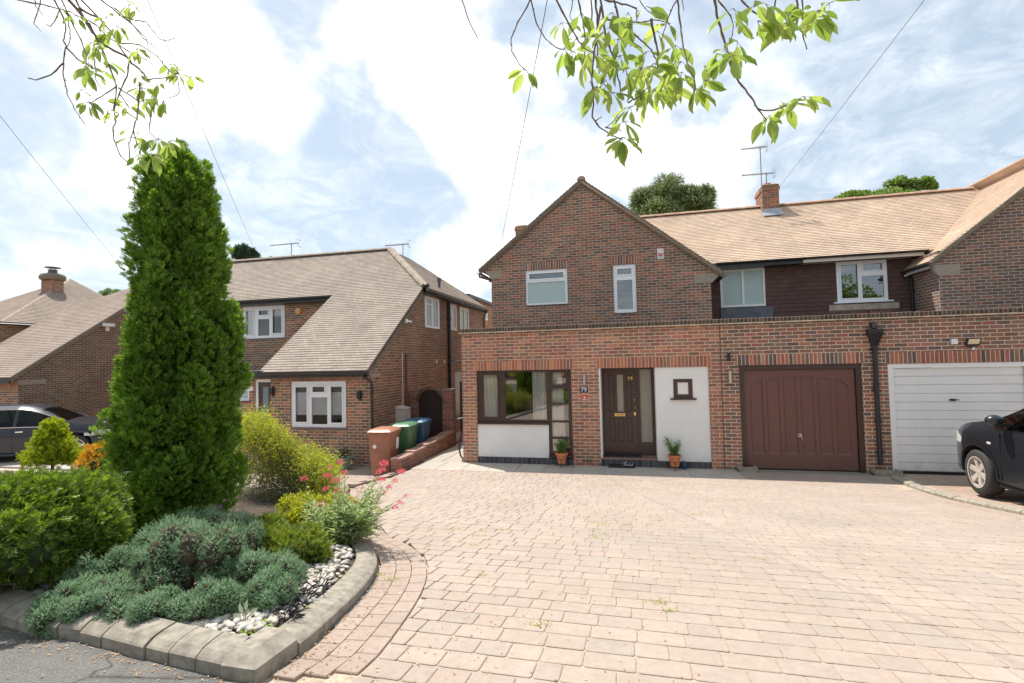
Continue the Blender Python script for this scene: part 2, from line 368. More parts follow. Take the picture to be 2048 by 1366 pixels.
# ================================================================== palette
RED = [(.42, .18, .12), (.34, .17, .12), (.44, .20, .13), (.29, .17, .13), (.38, .165, .115), (.27, .16, .12)]
BRN = [(.22, .135, .105), (.31, .150, .105), (.175, .125, .105), (.27, .145, .105), (.35, .15, .10), (.24, .14, .105), (.16, .12, .10)]
BRG = [(.19, .125, .10), (.25, .135, .10), (.165, .12, .105), (.22, .13, .105), (.29, .135, .10), (.20, .125, .10), (.15, .115, .10)]
LFT = [(.24, .14, .10), (.34, .16, .105), (.19, .13, .10), (.40, .17, .105), (.22, .14, .10)]
LFS = [(.20, .13, .09), (.26, .14, .10), (.17, .12, .09), (.23, .14, .10), (.30, .15, .10)]
FAR = [(.17, .12, .09), (.21, .13, .10), (.15, .115, .09), (.19, .13, .10)]
soot = [(2.9, 3.02, (.10, .085, .06)), (.14, -.02, (.12, .11, .07))]
M_RED = bricks('red_brick', RED, (.68, .50, .37), stain=soot)
M_GAR = bricks('garage_brick', [BRN[i] for i in (0, 1, 3, 4, 5, 2)], (.66, .53, .42), offu=.1, stain=soot)
M_UP = bricks('gable_brick', BRN, (.54, .42, .32), offu=.03)
M_UPB = bricks('right_gable_brick', BRG, (.52, .42, .33), offu=.07)
M_LF = bricks('left_front_brick', LFT, (.58, .46, .33), offu=.02)
M_LS = bricks('left_side_brick', LFS, (.50, .37, .26), offu=.05)
M_FAR = bricks('far_brick', FAR, (.44, .35, .26))
M_CHIM = bricks('chimney_brick', [(.42, .17, .10), (.33, .16, .10), (.25, .14, .10)], (.42, .33, .25))
M_WALLB = bricks('garden_wall_brick', [(.27, .12, .09), (.22, .12, .09), (.31, .13, .095), (.20, .12, .09)], (.30, .21, .16))
M_SRED = bricks('red_soldier', [(.40, .16, .105), (.36, .16, .11), (.47, .17, .10), (.33, .155, .11), (.52, .18, .10)], (.62, .46, .34), bw=.075, soldier=True)
M_SBRN = bricks('brown_soldier', [(.36, .15, .10), (.20, .12, .10), (.30, .14, .10), (.42, .16, .10), (.16, .12, .11)], (.62, .50, .40), bw=.075, soldier=True)
M_SLFT = bricks('left_soldier', [(.33, .16, .10), (.26, .14, .10), (.38, .17, .11)], (.48, .36, .24), bw=.075, soldier=True)
M_BLUE = bricks('blue_plinth', [(.075, .08, .09), (.06, .065, .075), (.09, .09, .10)], (.17, .17, .18), bw=.112, soldier=True, mw=.012)
M_COP = bricks('coping_brick', [(.13, .085, .065), (.10, .075, .06), (.16, .09, .07), (.085, .07, .06)], (.22, .18, .14), bw=.075, bh=3, soldier=True, mw=.016)
M_CREAS = plain('creasing_tile', (.55, .45, .33), .9, .35, 9, bump=.4)
M_RENDER = streaky('white_render', (.81, .79, .765), .85, amt=.45, dark=.985)
M_WDOOR = streaky('white_garage_door_paint', (.80, .785, .765), .42, amt=.5, dark=.975, bump=.05)
M_UPVC = plain('white_upvc', (.82, .82, .83), .28, .02, 3)
M_WHT = plain('white_paint', (.80, .79, .77), .4, .04, 3)
M_CREAM = plain('cream_paint', (.72, .66, .56), .6, .05, 5)
M_BRNF = plain('brown_frame', (.060, .032, .026), .38, .10, 7)
M_DOOR = plain('dark_oak_door', (.058, .027, .021), .36, .22, 9, coat=.2)
M_GDOOR = streaky('maroon_garage_door', (.152, .064, .053), .38, base=(.16, .11, .09), amt=.5, dark=.93, bump=.05)
M_BLK = plain('black_plastic', (.018, .018, .02), .32, .2, 6)
M_LEAD = plain('lead_sheet', (.10, .11, .13), .55, .3, 6)
M_STONE = plain('corbel_stone', (.33, .28, .22), .9, .15, 14, bump=.4)
M_CONC = plain('kerb_concrete', (.30, .265, .215), .92, .35, 16, bump=.8)
M_STEEL = plain('brushed_steel', (.55, .53, .50), .3, .1, 6, metal=.9)
M_BRASS = plain('polished_brass', (.80, .52, .20), .25, .08, 6, metal=1)
M_ALU = plain('aerial_metal', (.30, .29, .29), .5, .1, 6, metal=.5)
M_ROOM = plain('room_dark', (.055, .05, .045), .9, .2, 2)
M_CURT = plain('net_curtain', (.88, .87, .84), .9, .04, 3)
M_GLASS = glassmat('window_glass', .07)
M_GLASSR = glassmat('reflective_glass', .20)
M_OBSC = plain('obscured_glass', (.42, .52, .50), .22, .05, 30, bump=.5)
M_OBSD = plain('door_obscured_glass', (.34, .30, .25), .2, .25, 45, bump=.8)
M_TILE = tiles('orange_plain_tile', [(.52, .375, .275), (.58, .44, .33), (.51, .385, .29), (.61, .465, .35), (.55, .41, .31)], (.42, .30, .2))
M_TILEL = tiles('brown_plain_tile', [(.29, .235, .195), (.345, .285, .235), (.31, .255, .21), (.37, .305, .25), (.275, .225, .19)], (.28, .24, .17))
M_TILEF = tiles('far_brown_tile', [(.29, .225, .18), (.34, .27, .22), (.31, .24, .195), (.36, .28, .23)], (.25, .22, .15))
M_HUNG = tiles('hung_tile', [(.11, .06, .05), (.13, .075, .06), (.10, .06, .05), (.14, .08, .065)], (.10, .07, .05))
M_RIDGE = plain('ridge_tile', (.36, .24, .16), .88, .3, 9, bump=.5)
M_RIDGEL = plain('brown_ridge_tile', (.34, .27, .21), .9, .25, 9, bump=.5)
M_VERGE = plain('mortared_verge', (.20, .165, .12), .92, .35, 14, bump=.7)
M_WOODW = plain('soffit_board', (.30, .27, .24), .6, .1, 5)
# ================================================================== ground
M_SETT = blocks_mat('driveway_setts', [(.382, .308, .258), (.40, .325, .272), (.37, .305, .26), (.412, .338, .282), (.39, .312, .265), (.362, .305, .265)])
M_SETTP = blocks_mat('pink_setts', [(.37, .285, .24), (.39, .31, .26), (.355, .28, .235), (.38, .295, .25)])
M_SETTR = blocks_mat('rust_setts', [(.40, .29, .23), (.43, .32, .255), (.38, .28, .22), (.41, .30, .24)])
M_SLAB = blocks_mat('paving_slabs', [(.43, .385, .33), (.47, .42, .36), (.40, .365, .33), (.45, .40, .345)], speck=.35)
M_JOINT = plain('joint_sand', (.42, .33, .25), .95, .35, 30)
def asphalt_mat():
    m, nt, bs = newmat('asphalt'); b = NB(nt); g = b.n('ShaderNodeNewGeometry').outputs['Position']
    c = b.ramp(b.noise(g, 170, 3, .8), [(.32, (.07, .068, .064)), (.55, (.17, .165, .155)), (.72, (.34, .32, .29))])
    c = b.mix(.8, c, b.ramp(b.noise(g, 2.2, 6, .65), [(.3, (.75, .75, .77)), (.7, (1.25, 1.22, 1.18))]), 'MULTIPLY')
    vo = b.n('ShaderNodeTexVoronoi', feature='DISTANCE_TO_EDGE'); vo.inputs['Scale'].default_value = .9
    wv = b.n('ShaderNodeVectorMath', operation='ADD'); nt.links.new(g, wv.inputs[0]); nn = b.n('ShaderNodeTexNoise'); nn.inputs['Scale'].default_value = 5; nt.links.new(nn.outputs[1], wv.inputs[1]); nt.links.new(wv.outputs[0], vo.inputs[0])
    cr = b.ramp(vo.outputs[0], [(.0, (.35, .33, .33)), (.012, (1, 1, 1))]); c = b.mix(.9, c, cr, 'MULTIPLY')
    nt.links.new(c, bs.inputs['Base Color']); bs.inputs['Roughness'].default_value = .9
    b.bump(b.noise(g, 170, 3, .8), .9, .006, bs); return m
M_ASPH = asphalt_mat()
def soil_mat():
    m, nt, bs = newmat('bed_soil'); b = NB(nt); g = b.n('ShaderNodeNewGeometry').outputs['Position']
    nt.links.new(b.ramp(b.noise(g, 14, 6, .7), [(.3, (.035, .026, .018)), (.55, (.09, .065, .045)), (.75, (.20, .15, .10))]), bs.inputs['Base Color'])
    bs.inputs['Roughness'].default_value = 1; b.bump(b.noise(g, 45, 5, .7), 1, .02, bs); return m
M_SOIL = soil_mat()
def grid_sheet(xs, ys, zf):
    mb = MB(); nx = len(xs)
    vs = [(x, y, zf(x, y)) for y in ys for x in xs]
    fs = [(j*nx+i, j*nx+i+1, (j+1)*nx+i+1, (j+1)*nx+i) for j in range(len(ys)-1) for i in range(nx-1)]
    return mb.add(vs, fs)
def frange(a, b, st):
    n = max(1, int(round((b-a)/st))); return [a+(b-a)*i/n for i in range(n+1)]
xs = [-900, -300, -120, -60, -35]+frange(-26, -3, .25)+[-1, 2, 6, 12, 20, 40, 120, 300, 900]
ys = [-900, -300, -60, -25, -13, -10.6]+frange(-9.6, .0, .2)+[2, 4, 8, 14, 30, 80, 300, 900]
gr = grid_sheet(xs, ys, lambda x, y: gz(x, y)-(.006 if y > -9.5 and x > -1.9 else .05))
struct('ground', gr, M_JOINT)
# road in front of the plots
rd1 = grid_sheet([-60, -30]+frange(-16, 14, .5)+[30, 60], frange(-17, -9.56, .2), lambda x, y: gz(x, y)-.004); rd2 = grid_sheet([-60, -30]+frange(-16, -1.62, .3), frange(-9.56, -8.0, .12), lambda x, y: gz(x, y)-.004)
rd1.v += rd2.v; rd1.f += [tuple(i+len(rd1.v)-len(rd2.v) for i in f) for f in rd2.f]; rd1.uv += rd2.uv
struct('road', rd1, M_ASPH)
KF = [(-20, -7.6), (-8, -8.45), (-5, -8.98), (-3.25, -9.32), (-2.7, -9.36), (-2.2, -9.43), (-1.76, -9.475)]
def kfy(x): return float(np.interp(x, [p[0] for p in KF], [p[1] for p in KF]))
# kerb line of the planting bed (foot of the kerb on the drive side)
BEDK = [(-1.60, -9.42), (-1.585, -9.2), (-1.63, -8.9), (-1.72, -8.45), (-1.84, -8.05), (-2.02, -7.68), (-2.28, -7.36), (-2.62, -7.08), (-3.0, -6.6), (-3.5, -5.8), (-4.1, -4.8), (-4.74, -3.7)]
def catmull(P, st=.09):
    out = []
    for i in range(len(P)-1):
        p0, p1, p2, p3 = P[max(0, i-1)], P[i], P[i+1], P[min(len(P)-1, i+2)]; n = max(1, int(math.dist(p1, p2)/st))
        for k in range(n):
            t = k/n; out.append(tuple(.5*((2*p1[j])+(-p0[j]+p2[j])*t+(2*p0[j]-5*p1[j]+4*p2[j]-p3[j])*t*t+(-p0[j]+3*p1[j]-3*p2[j]+p3[j])*t**3) for j in (0, 1)))
    return out+[P[-1]]
BEDK = catmull(BEDK)
def dist_poly(x, y, P):
    best = 1e9; sgn = 1
    for (ax, ay), (bx, by) in zip(P, P[1:]):
        dx, dy = bx-ax, by-ay; t = max(0, min(1, ((x-ax)*dx+(y-ay)*dy)/(dx*dx+dy*dy)))
        qx, qy = ax+t*dx, ay+t*dy; d = math.hypot(x-qx, y-qy)
        if d < best: best = d; sgn = 1 if (dx*(y-ay)-dy*(x-ax)) < 0 else -1
    return best*sgn      # positive on the drive side
def block(mb, x0, x1, y0, y1, zf, top=.0, ch=.011, inset=.005, T=None):
    c = ch; ring = [(x0+c, y0), (x1-c, y0), (x1, y0+c), (x1, y1-c), (x1-c, y1), (x0+c, y1), (x0, y1-c), (x0, y0+c)]
    cx, cy = (x0+x1)/2, (y0+y1)/2; dz = random.uniform(-.0008, .0008)
    ins = [(cx+(x-cx)*(1-2*inset/(x1-x0)), cy+(y-cy)*(1-2*inset/(y1-y0))) for x, y in ring]
    tx, ty = random.uniform(-.004, .004), random.uniform(-.005, .005)
    def P(p, d):
        x, y = T(*p) if T else p
        return (x, y, zf(x, y)+d+dz+tx*(p[0]-cx)+ty*(p[1]-cy))
    vs = [P(p, -.03) for p in ring]+[P(p, top-.0025) for p in ring]+[P(p, top) for p in ins]
    fs = [(i, (i+1) % 8, (i+1) % 8+8, i+8) for i in range(8)]+[(i+8, (i+1) % 8+8, (i+1) % 8+16, i+16) for i in range(8)]+[tuple(range(16, 24))]
    mb.add(vs, fs)
drive = MB(); rnd = random.Random(3)
y = -.97; row = 0
while y > -9.42:
    y0 = y-.160; x = -5.1-rnd.random()*.2
    while x < 4.62:
        w = rnd.choice((.12, .16, .16, .24, .24, .20)); x1 = x+w
        xm = (x+x1)/2; ym = (y0+y)/2
        xa = xl0 = xl1 = x
        if ym < -3.6:
            while x1-xl0 > .03 and dist_poly(xl0, y0, BEDK) < .375: xl0 += .008
            while x1-xl1 > .03 and dist_poly(xl1, y, BEDK) < .375: xl1 += .008
            xa = min(xl0, xl1)
        ok = x1-xa > .045 and not (ym < -3.6 and xm < -4.6)
        if ym > -3.7: ok = xm > -4.97-(.2/2.5)*(min(0, ym+1.15)) and xm < 4.62
        lim = 4.55 if ym > -1 else 4.60+max(0, (-ym-1.8))*.06
        if xm > lim-.22: ok = False
        if ok:
            X1, q0, q1, ya_, yb_ = min(x1, lim)-.0028, xl0+.0028, xl1+.0028, y0, y
            TT = None if xl0 == xl1 == x else (lambda u, v: (X1-(X1-u)*(X1-(q0+(q1-q0)*(v-ya_)/(yb_-ya_)))/(X1-xa-.0028), v))
            block(drive, xa+.0028, X1, y0+.0022, y-.0018, gz, T=TT)
        x = x1
    y = y0-.0035; row += 1
struct('driveway', drive, M_SETT)
def along(P, s):
    for (ax, ay), (bx, by) in zip(P, P[1:]):
        l = math.hypot(bx-ax, by-ay)
        if s <= l: return ax+(bx-ax)*s/l, ay+(by-ay)*s/l, (bx-ax)/l, (by-ay)/l
        s -= l
    return bx, by, (bx-ax)/l, (by-ay)/l
def plen(P): return sum(math.hypot(b[0]-a[0], b[1]-a[1]) for a, b in zip(P, P[1:]))
border = MB(); Lk = plen(BEDK)
def smooth_n(P, s):
    a = along(P, max(0, s-.25)); b = along(P, min(plen(P)-.001, s+.25)); dx, dy = b[0]-a[0], b[1]-a[1]; l = math.hypot(dx, dy); return dy/l, -dx/l
for rr in range(3):
    s = .02+rr*.05
    while s < Lk-.05:
        s1 = min(s+.165, Lk-.01); o0 = .030+rr*.114; o1 = o0+.111
        q = []
        for ss, oo in ((s+.0015, o0), (s1-.0015, o0), (s1-.0015, o1), (s+.0015, o1)):
            x, y_, _, _ = along(BEDK, ss); nx, ny = smooth_n(BEDK, ss); q.append((x+nx*oo, y_+ny*oo))
        cx = sum(p[0] for p in q)/4; cy = sum(p[1] for p in q)/4
        zz = [(p[0], p[1], gz(*p)-.03) for p in q]; t1 = [(p[0], p[1], gz(*p)-.004) for p in q]
        t2 = [(cx+(p[0]-cx)*.95, cy+(p[1]-cy)*.95, gz(*p)+.000) for p in q]
        border.add(zz+t1+t2, [(i, (i+1) % 4, (i+1) % 4+4, i+4) for i in range(4)]+[(i+4, (i+1) % 4+4, (i+1) % 4+8, i+8) for i in range(4)]+[(8, 9, 10, 11)])
        s = s1
x = -1.5                                   # header course where the drive meets the road
while x < 6: block(border, x+.003, x+.13, -9.56, -9.43, gz); x += .135
y = -1.35                                  # header course beside the right kerb
while y > -5.2:
    lim = 4.60+max(0, (-y-1.8))*.06
    block(border, lim-.215, lim-.015, y-.098, y, gz); y -= .102
x = -4.9
while x < 4.3: block(border, x+.002, x+.196, -.968, -.872, gz); x += .2
struct('drive_border', border, M_SETTP)
slab = MB(); x = -4.98; k = 0
while x < 2.0:
    block(slab, x+.005, min(2.0, x+.6)-.005, -.865, -.435, gz); block(slab, x+.005, min(2.0, x+.6)-.005, -.425, -.01, gz); x += .6
y = 0.
while y < 9: 
    for x0, x1 in ((-5.03, -4.55), (-4.54, -4.02)): block(slab, x0, x1-.006, y+.005, y+.595, gz)
    y += .6
struct('paving_slabs', slab, M_SLAB)
frontr = MB()
def rows(mb, xa, xb, ya, yb, bw=.2, bh=.1, test=None):
    y = ya; r = 0
    while y < yb:
        x = xa-(bw/2 if r % 2 else 0)
        while x < xb:
            if x+bw > xa and (test is None or test(x+bw/2, y+bh/2)): block(mb, max(x, xa)+.003, min(x+bw, xb)-.003, y+.003, y+bh-.003, gz, ch=.006, inset=.005)
            x += bw
        y += bh; r += 1
rows(frontr, 2.0, 4.55, -.86, -.06)
struct('garage_apron', frontr, M_SETTP)
nb = MB(); rows(nb, 4.98, 11.5, -7.5, .0, test=lambda x, y: x > 4.72+max(0, (-y-1.8))*.06+.12)
struct('neighbour_driveway', nb, M_SETTR)
nl = MB(); rows(nl, -9.6, -4.84, -5.2, .12, .3, .3, test=lambda x, y: (x < -5.12 or y < -1.2) and (y > -1.2 and x < -5.3 or x < -5.02+.08*(-1.15-y)/2.5) and not (y < -3.4))
rows(nl, -5.9, -5.32, .12, 4.5, .3, .3)
struct('left_neighbour_paving', nl, M_SETTP)
lf = MB(); lf = grid_sheet(frange(-30, -9.6, .6), frange(-5.4, .6, .5), lambda x, y: gz(x, y)-.01)
struct('left_driveway', lf, plain('left_drive_surface', (.42, .36, .32), .9, .2, 9))
# kerbs ------------------------------------------------------------------
def kerb_run(mb, P, zf, h=.088, w=.150, bl=.30, inner=-1, batter=.055, seed=1, gap=.002):
    r = random.Random(seed); L_ = plen(P); s = 0
    while s < L_-.02:
        s1 = min(s+bl*(1+r.uniform(-.06, .06)), L_); nsg = max(3, int((s1-s)/.12)+1); ss = [s+gap+(s1-s-2*gap)*q/(nsg-1) for q in range(nsg)]; rings = []; jz = r.uniform(-.004, .004); jo = r.uniform(-.006, .006)
        for q in ss:
            x, y_, _, _ = along(P, q); nx, ny = smooth_n(P, q); nx, ny = nx*inner, ny*inner; z = zf(x, y_)
            prof = [(0+jo, -.05), (0+jo, h*.54), (.008+jo, h*.63), (batter*.75+jo, h*.86), (batter*1.6+jo, h*.98), (w, h+.004), (w+.006, h-.02), (w+.006, -.05)]
            rings.append([(x+nx*o, y_+ny*o, z+hh+jz) for o, hh in prof])
        n = 8; vs = [p for R in rings for p in R]; fs = [(i*n+k, i*n+(k+1) % n, (i+1)*n+(k+1) % n, (i+1)*n+k) for i in range(nsg-1) for k in range(n)]
        fs += [tuple(range(n))[::-1], tuple(range((nsg-1)*n, nsg*n))]; mb.add(vs, fs); s = s1
kb = MB(); kerb_run(kb, [p for p in BEDK if p[1] > -9.21], gz, seed=4, bl=1.3)
kerb_run(kb, catmull([p for p in KF[::-1] if p[0] > -19]), gz, inner=1, bl=.16, seed=5, gap=.004)
kb.add([(-1.765, -9.478, 1.0), (-1.592, -9.478, 1.0), (-1.592, -9.205, 1.0), (-1.765, -9.478, 1.088), (-1.592, -9.478, 1.088), (-1.592, -9.205, 1.070), (-1.765, -9.405, 1.130), (-1.665, -9.405, 1.130), (-1.66, -9.205, 1.112), (-1.765, -9.205, 1.114)], [(0, 1, 4, 3), (1, 2, 5, 4), (3, 4, 7, 6), (4, 5, 8, 7), (6, 7, 8, 9)])
ko = struct('bed_kerb', kb, M_CONC)
kr = MB(); KR = [(4.60, -.42), (4.61, -1.1), (4.62, -1.7), (4.66, -2.4), (4.70, -3.0), (4.78, -3.7), (4.95, -4.8), (5.3, -6.2)]
kerb_run(kr, KR, gz, h=.06, w=.12, bl=.6, inner=-1, batter=.03, seed=6)
struct('drive_kerb', kr, M_CONC)
ke = MB(); kerb_run(ke, [(-4.97, -1.12), (-4.93, -2), (-4.86, -3), (-4.75, -3.75)], gz, h=.025, w=.05, bl=.5, batter=.005, seed=7)
struct('edging_strip', ke, plain('edging_brown', (.20, .13, .10), .8, .2, 10))
# bed soil: a mound inside the kerb
def in_bed(x, y): return dist_poly(x, y, BEDK) < -.125 and y > kfy(x)+.13 and (y < -3.75)
def bedz(x, y):
    d = max(0, -dist_poly(x, y, BEDK)-.1); d2 = max(0, y-kfy(x)-.13)
    return gz(x, y)*1.0+.052+.05*min(1, min(d, d2)/.5)+.02*math.sin(3.1*x+1)*math.cos(2.7*y)
sb = MB(); cells = {}
stp = .11; nxs = int((12+1.5)/stp); nys = int((9.34-3.6)/stp)
for j in range(nys):
    for i in range(nxs):
        x0 = -15+i*stp*1.0 if False else -14.5+i*stp*1.0; y0 = -9.34+j*stp
        if in_bed(x0+stp/2, y0+stp/2):
            ids = []
            for a, b_ in ((0, 0), (1, 0), (1, 1), (0, 1)):
                key = (i+a, j+b_)
                if key not in cells: cells[key] = len(sb.v); X_, Y_ = x0+a*stp, y0+b_*stp; sb.v.append((X_, Y_, bedz(X_, Y_)))
                ids.append(cells[key])
            sb.f.append(tuple(ids)); sb.uv.append([(0, 0)]*4)
struct('bed_soil', sb, M_SOIL, smooth=60)
# ================================================================== wall builder
def wall(axis, pos, u0, u1, z0, top, openings=(), thick=.1, facing=-1, breaks=()):
    """flat wall on plane axis=pos; top = list of (u,z) outline; openings (u0,u1,z0,z1) get reveals"""
    mb = MB()
    def topz(u):
        for (a, za), (b, zb) in zip(top, top[1:]):
            if a-1e-6 <= u <= b+1e-6: return za+(zb-za)*(u-a)/max(1e-9, b-a)
        return top[-1][1]
    def P(u, d, z): return (u, pos-facing*d, z) if axis == 'Y' else (pos-facing*d, u, z)
    us = sorted(set([u0, u1]+[u for o in openings for u in o[:2]]+[u for u, _ in top if u0 < u < u1]+list(breaks)))
    for a, b in zip(us, us[1:]):
        m = (a+b)/2; seg = sorted([(o[2], o[3]) for o in openings if o[0] <= m <= o[1]]); z = z0
        for s0, s1 in seg:
            if s0 > z: mb.quad(P(a, 0, z), P(b, 0, z), P(b, 0, s0), P(a, 0, s0))
            z = s1
        mb.quad(P(a, 0, z), P(b, 0, z), P(b, 0, topz(b)), P(a, 0, topz(a)))
    for a, b, c, d in openings:
        mb.quad(P(a, 0, c), P(a, thick, c), P(a, thick, d), P(a, 0, d)); mb.quad(P(b, 0, c), P(b, thick, c), P(b, thick, d), P(b, 0, d))
        mb.quad(P(a, 0, d), P(b, 0, d), P(b, thick, d), P(a, thick, d)); mb.quad(P(a, 0, c), P(b, 0, c), P(b, thick, c), P(a, thick, c))
    mb.quad(P(u0, thick, z0), P(u1, thick, z0), P(u1, 0, z0), P(u0, 0, z0))
    for a, b in zip(top, top[1:]): mb.quad(P(a[0], 0, a[1]), P(b[0], 0, b[1]), P(b[0], thick, b[1]), P(a[0], thick, a[1]))
    return mb
def TY(y0, f=-1): return lambda u, d, z: (u, y0-f*d, z)     # d = depth into the wall
def TX(x0, f=1): return lambda u, d, z: (x0-f*d, u, z)
def window(parent, T, u0, u1, z0, z1, panes, fmat, fw=.055, dep=.06, sash=(), gmat=None, room=True, curtains=(), roomd=.9, sill=None, bars=(), rmat=None, label=None, name='window'):
    """panes: (a,b,c,d) in fractions of the opening; frame bars fill what is left; sash: indices with a raised casement"""
    fr = MB(); W_, H_ = u1-u0, z1-z0; rects = [(u0+a*W_, u0+b*W_, z0+c*H_, z0+d*H_) for a, b, c, d in panes]
    usl = sorted(set([u0, u1]+[v for r in rects for v in r[:2]])); zsl = sorted(set([z0, z1]+[v for r in rects for v in r[2:]]))
    def holed(q): 
        return any(r[0]-1e-6 < q[0] < r[1]+1e-6 and r[2]-1e-6 < q[1] < r[3]+1e-6 for r in rects)
    for a, b in zip(usl, usl[1:]):
        zst = None
        for c, d in zip(zsl+[None], zsl[1:]+[None]):
            if c is not None and d is not None and not holed(((a+b)/2, (c+d)/2)): zst = c if zst is None else zst; zend = d
            else:
                if zst is not None: fr.obox(T, a, b, dep, dep+.06, zst, zend); zst = None
        if zst is not None: fr.obox(T, a, b, dep, dep+.06, zst, zend)
    wn = part(name, fr, fmat, parent, label=label)
    ss = MB()
    for i in sash:
        a, b, c, d = rects[i]; t = .032
        for q in ((a-t*.6, b+t*.6, c-t*.6, c+t*.5), (a-t*.6, b+t*.6, d-t*.5, d+t*.6), (a-t*.6, a+t*.5, c+t*.5, d-t*.5), (b-t*.5, b+t*.6, c+t*.5, d-t*.5)): ss.obox(T, q[0], q[1], dep-.018, dep+.01, q[2], q[3])
    if ss.v: part('casement', ss, fmat, wn)
    for i, (a, b, c, d) in enumerate(rects):
        gm = gmat[i] if isinstance(gmat, (list, tuple)) else (gmat or M_GLASS)
        g = MB().quad(T(a-.004, dep+.031, c-.004), T(b+.004, dep+.031, c-.004), T(b+.004, dep+.031, d+.004), T(a-.004, dep+.031, d+.004)); part('pane', g, gm, wn)
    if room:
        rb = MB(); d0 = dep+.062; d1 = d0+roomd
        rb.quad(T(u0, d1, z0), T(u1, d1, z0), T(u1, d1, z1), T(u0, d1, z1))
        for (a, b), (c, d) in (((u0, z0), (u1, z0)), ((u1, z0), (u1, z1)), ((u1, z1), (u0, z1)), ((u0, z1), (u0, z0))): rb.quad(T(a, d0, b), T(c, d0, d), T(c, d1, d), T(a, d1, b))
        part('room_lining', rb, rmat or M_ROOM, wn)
    for cu in curtains:                    # (u0,u1,z0,z1,folds,mat)
        a, b, c, d = u0+cu[0]*W_, u0+cu[1]*W_, z0+cu[2]*H_, z0+cu[3]*H_; n = cu[4]; cb = MB(); k = max(2, n*4); pts = []
        sl = cu[6] if len(cu) > 6 else 0
        for i in range(k+1):
            u = a+(b-a)*i/k; w = .018*math.sin(i*math.pi/2) if n else 0; pts.append((u, dep+(.085 if n else .066)+w))
        for (ua, da), (ub, db) in zip(pts, pts[1:]):
            fa, fb = (ua-a)/(b-a), (ub-a)/(b-a); cb.quad(T(ua+sl*fa, da, c), T(ub+sl*fb, db, c), T(ub, db, d), T(ua, da, d))
        part('blind' if not n else 'curtain', cb, cu[5], wn)
    if sill:
        e, h, pr, sm = sill; part('sill', MB().obox(T, u0-e, u1+e, -pr, dep, z0-h, z0-.002), sm, wn)
    return wn
def roof(poly, o, ux, vx, gauge=.1, lift=.013, uvo=0):
    """tile courses: poly in (u,v) metres on the plane through o with unit axes ux (along), vx (up slope)"""
    o, ux, vx = Vector(o), Vector(ux).normalized(), Vector(vx).normalized(); n = ux.cross(vx).normalized()
    if n.z < 0: n = -n
    mb = MB(); v0 = min(p[1] for p in poly); v1 = max(p[1] for p in poly); k0 = math.floor(v0/gauge); k1 = math.ceil(v1/gauge)
    def clip(P, val, keep_above):
        out = []
        for i in range(len(P)):
            a, b = P[i], P[(i+1) % len(P)]; ia = (a[1] >= val) == keep_above or abs(a[1]-val) < 1e-9; ib = (b[1] >= val) == keep_above or abs(b[1]-val) < 1e-9
            if ia: out.append(a)
            if ia != ib:
                t = (val-a[1])/(b[1]-a[1]); out.append((a[0]+(b[0]-a[0])*t, val))
        return out
    for k in range(k0, k1):
        P = clip(clip(poly, k*gauge, True), (k+1)*gauge, False)
        if len(P) < 3: continue
        top = [o+ux*u+vx*v+n*(lift*(1-(v-k*gauge)/gauge)+.02) for u, v in P]
        uv = [(u+uvo, min(v/gauge, k+.999) if v < (k+1)*gauge-1e-6 else k+.999) for u, v in P]
        mb.add(top, [tuple(range(len(P)))], [uv])
        lo = sorted([u for u, v in P if abs(v-k*gauge) < 1e-6])
        if len(lo) >= 2:
            a, b = lo[0], lo[-1]; v = k*gauge
            mb.add([o+ux*a+vx*v+n*.018, o+ux*b+vx*v+n*.018, o+ux*b+vx*v+n*(lift+.02), o+ux*a+vx*v+n*(lift+.02)], [(0, 1, 2, 3)], [[(a+uvo, k+.01), (b+uvo, k+.01), (b+uvo, k+.02), (a+uvo, k+.02)]])
    under = [o+ux*u+vx*v-n*.03 for u, v in poly]; m = len(under); mid = [o+ux*u+vx*v+n*.019 for u, v in poly]
    mb.add(under+mid, [tuple(range(m))]+[(i, (i+1) % m, (i+1) % m+m, i+m) for i in range(m)])
    return mb
def merge(*ms):
    r = MB()
    for m in ms:
        o = len(r.v); r.v += m.v; r.f += [tuple(i+o for i in f) for f in m.f]; r.uv += m.uv; r.has_uv |= m.has_uv
    return r
def ridge_run(a, b, r=.11, seg=.33, drop=.04):
    a, b = Vector(a), Vector(b); L_ = (b-a).length; n = max(1, int(L_/seg)); mb = MB()
    d = (b-a)/n; side = d.cross(Vector((0, 0, 1))).normalized(); up = side.cross(d).normalized()
    for i in range(n):
        p, q = a+d*i, a+d*(i+1)*1.0; rr = r*(1.0 if i % 2 else 1.06)
        ring = [(math.cos(t), math.sin(t)) for t in [math.pi*k/6 for k in range(7)]]
        vs = [c+side*(x*rr)+up*(y*rr*.72-drop) for c in (p-d*.02, q) for x, y in ring]
        mb.add(vs, [(k, k+1, k+8, k+7) for k in range(6)]+[tuple(range(7))[::-1], tuple(range(7, 14))])
    return mb
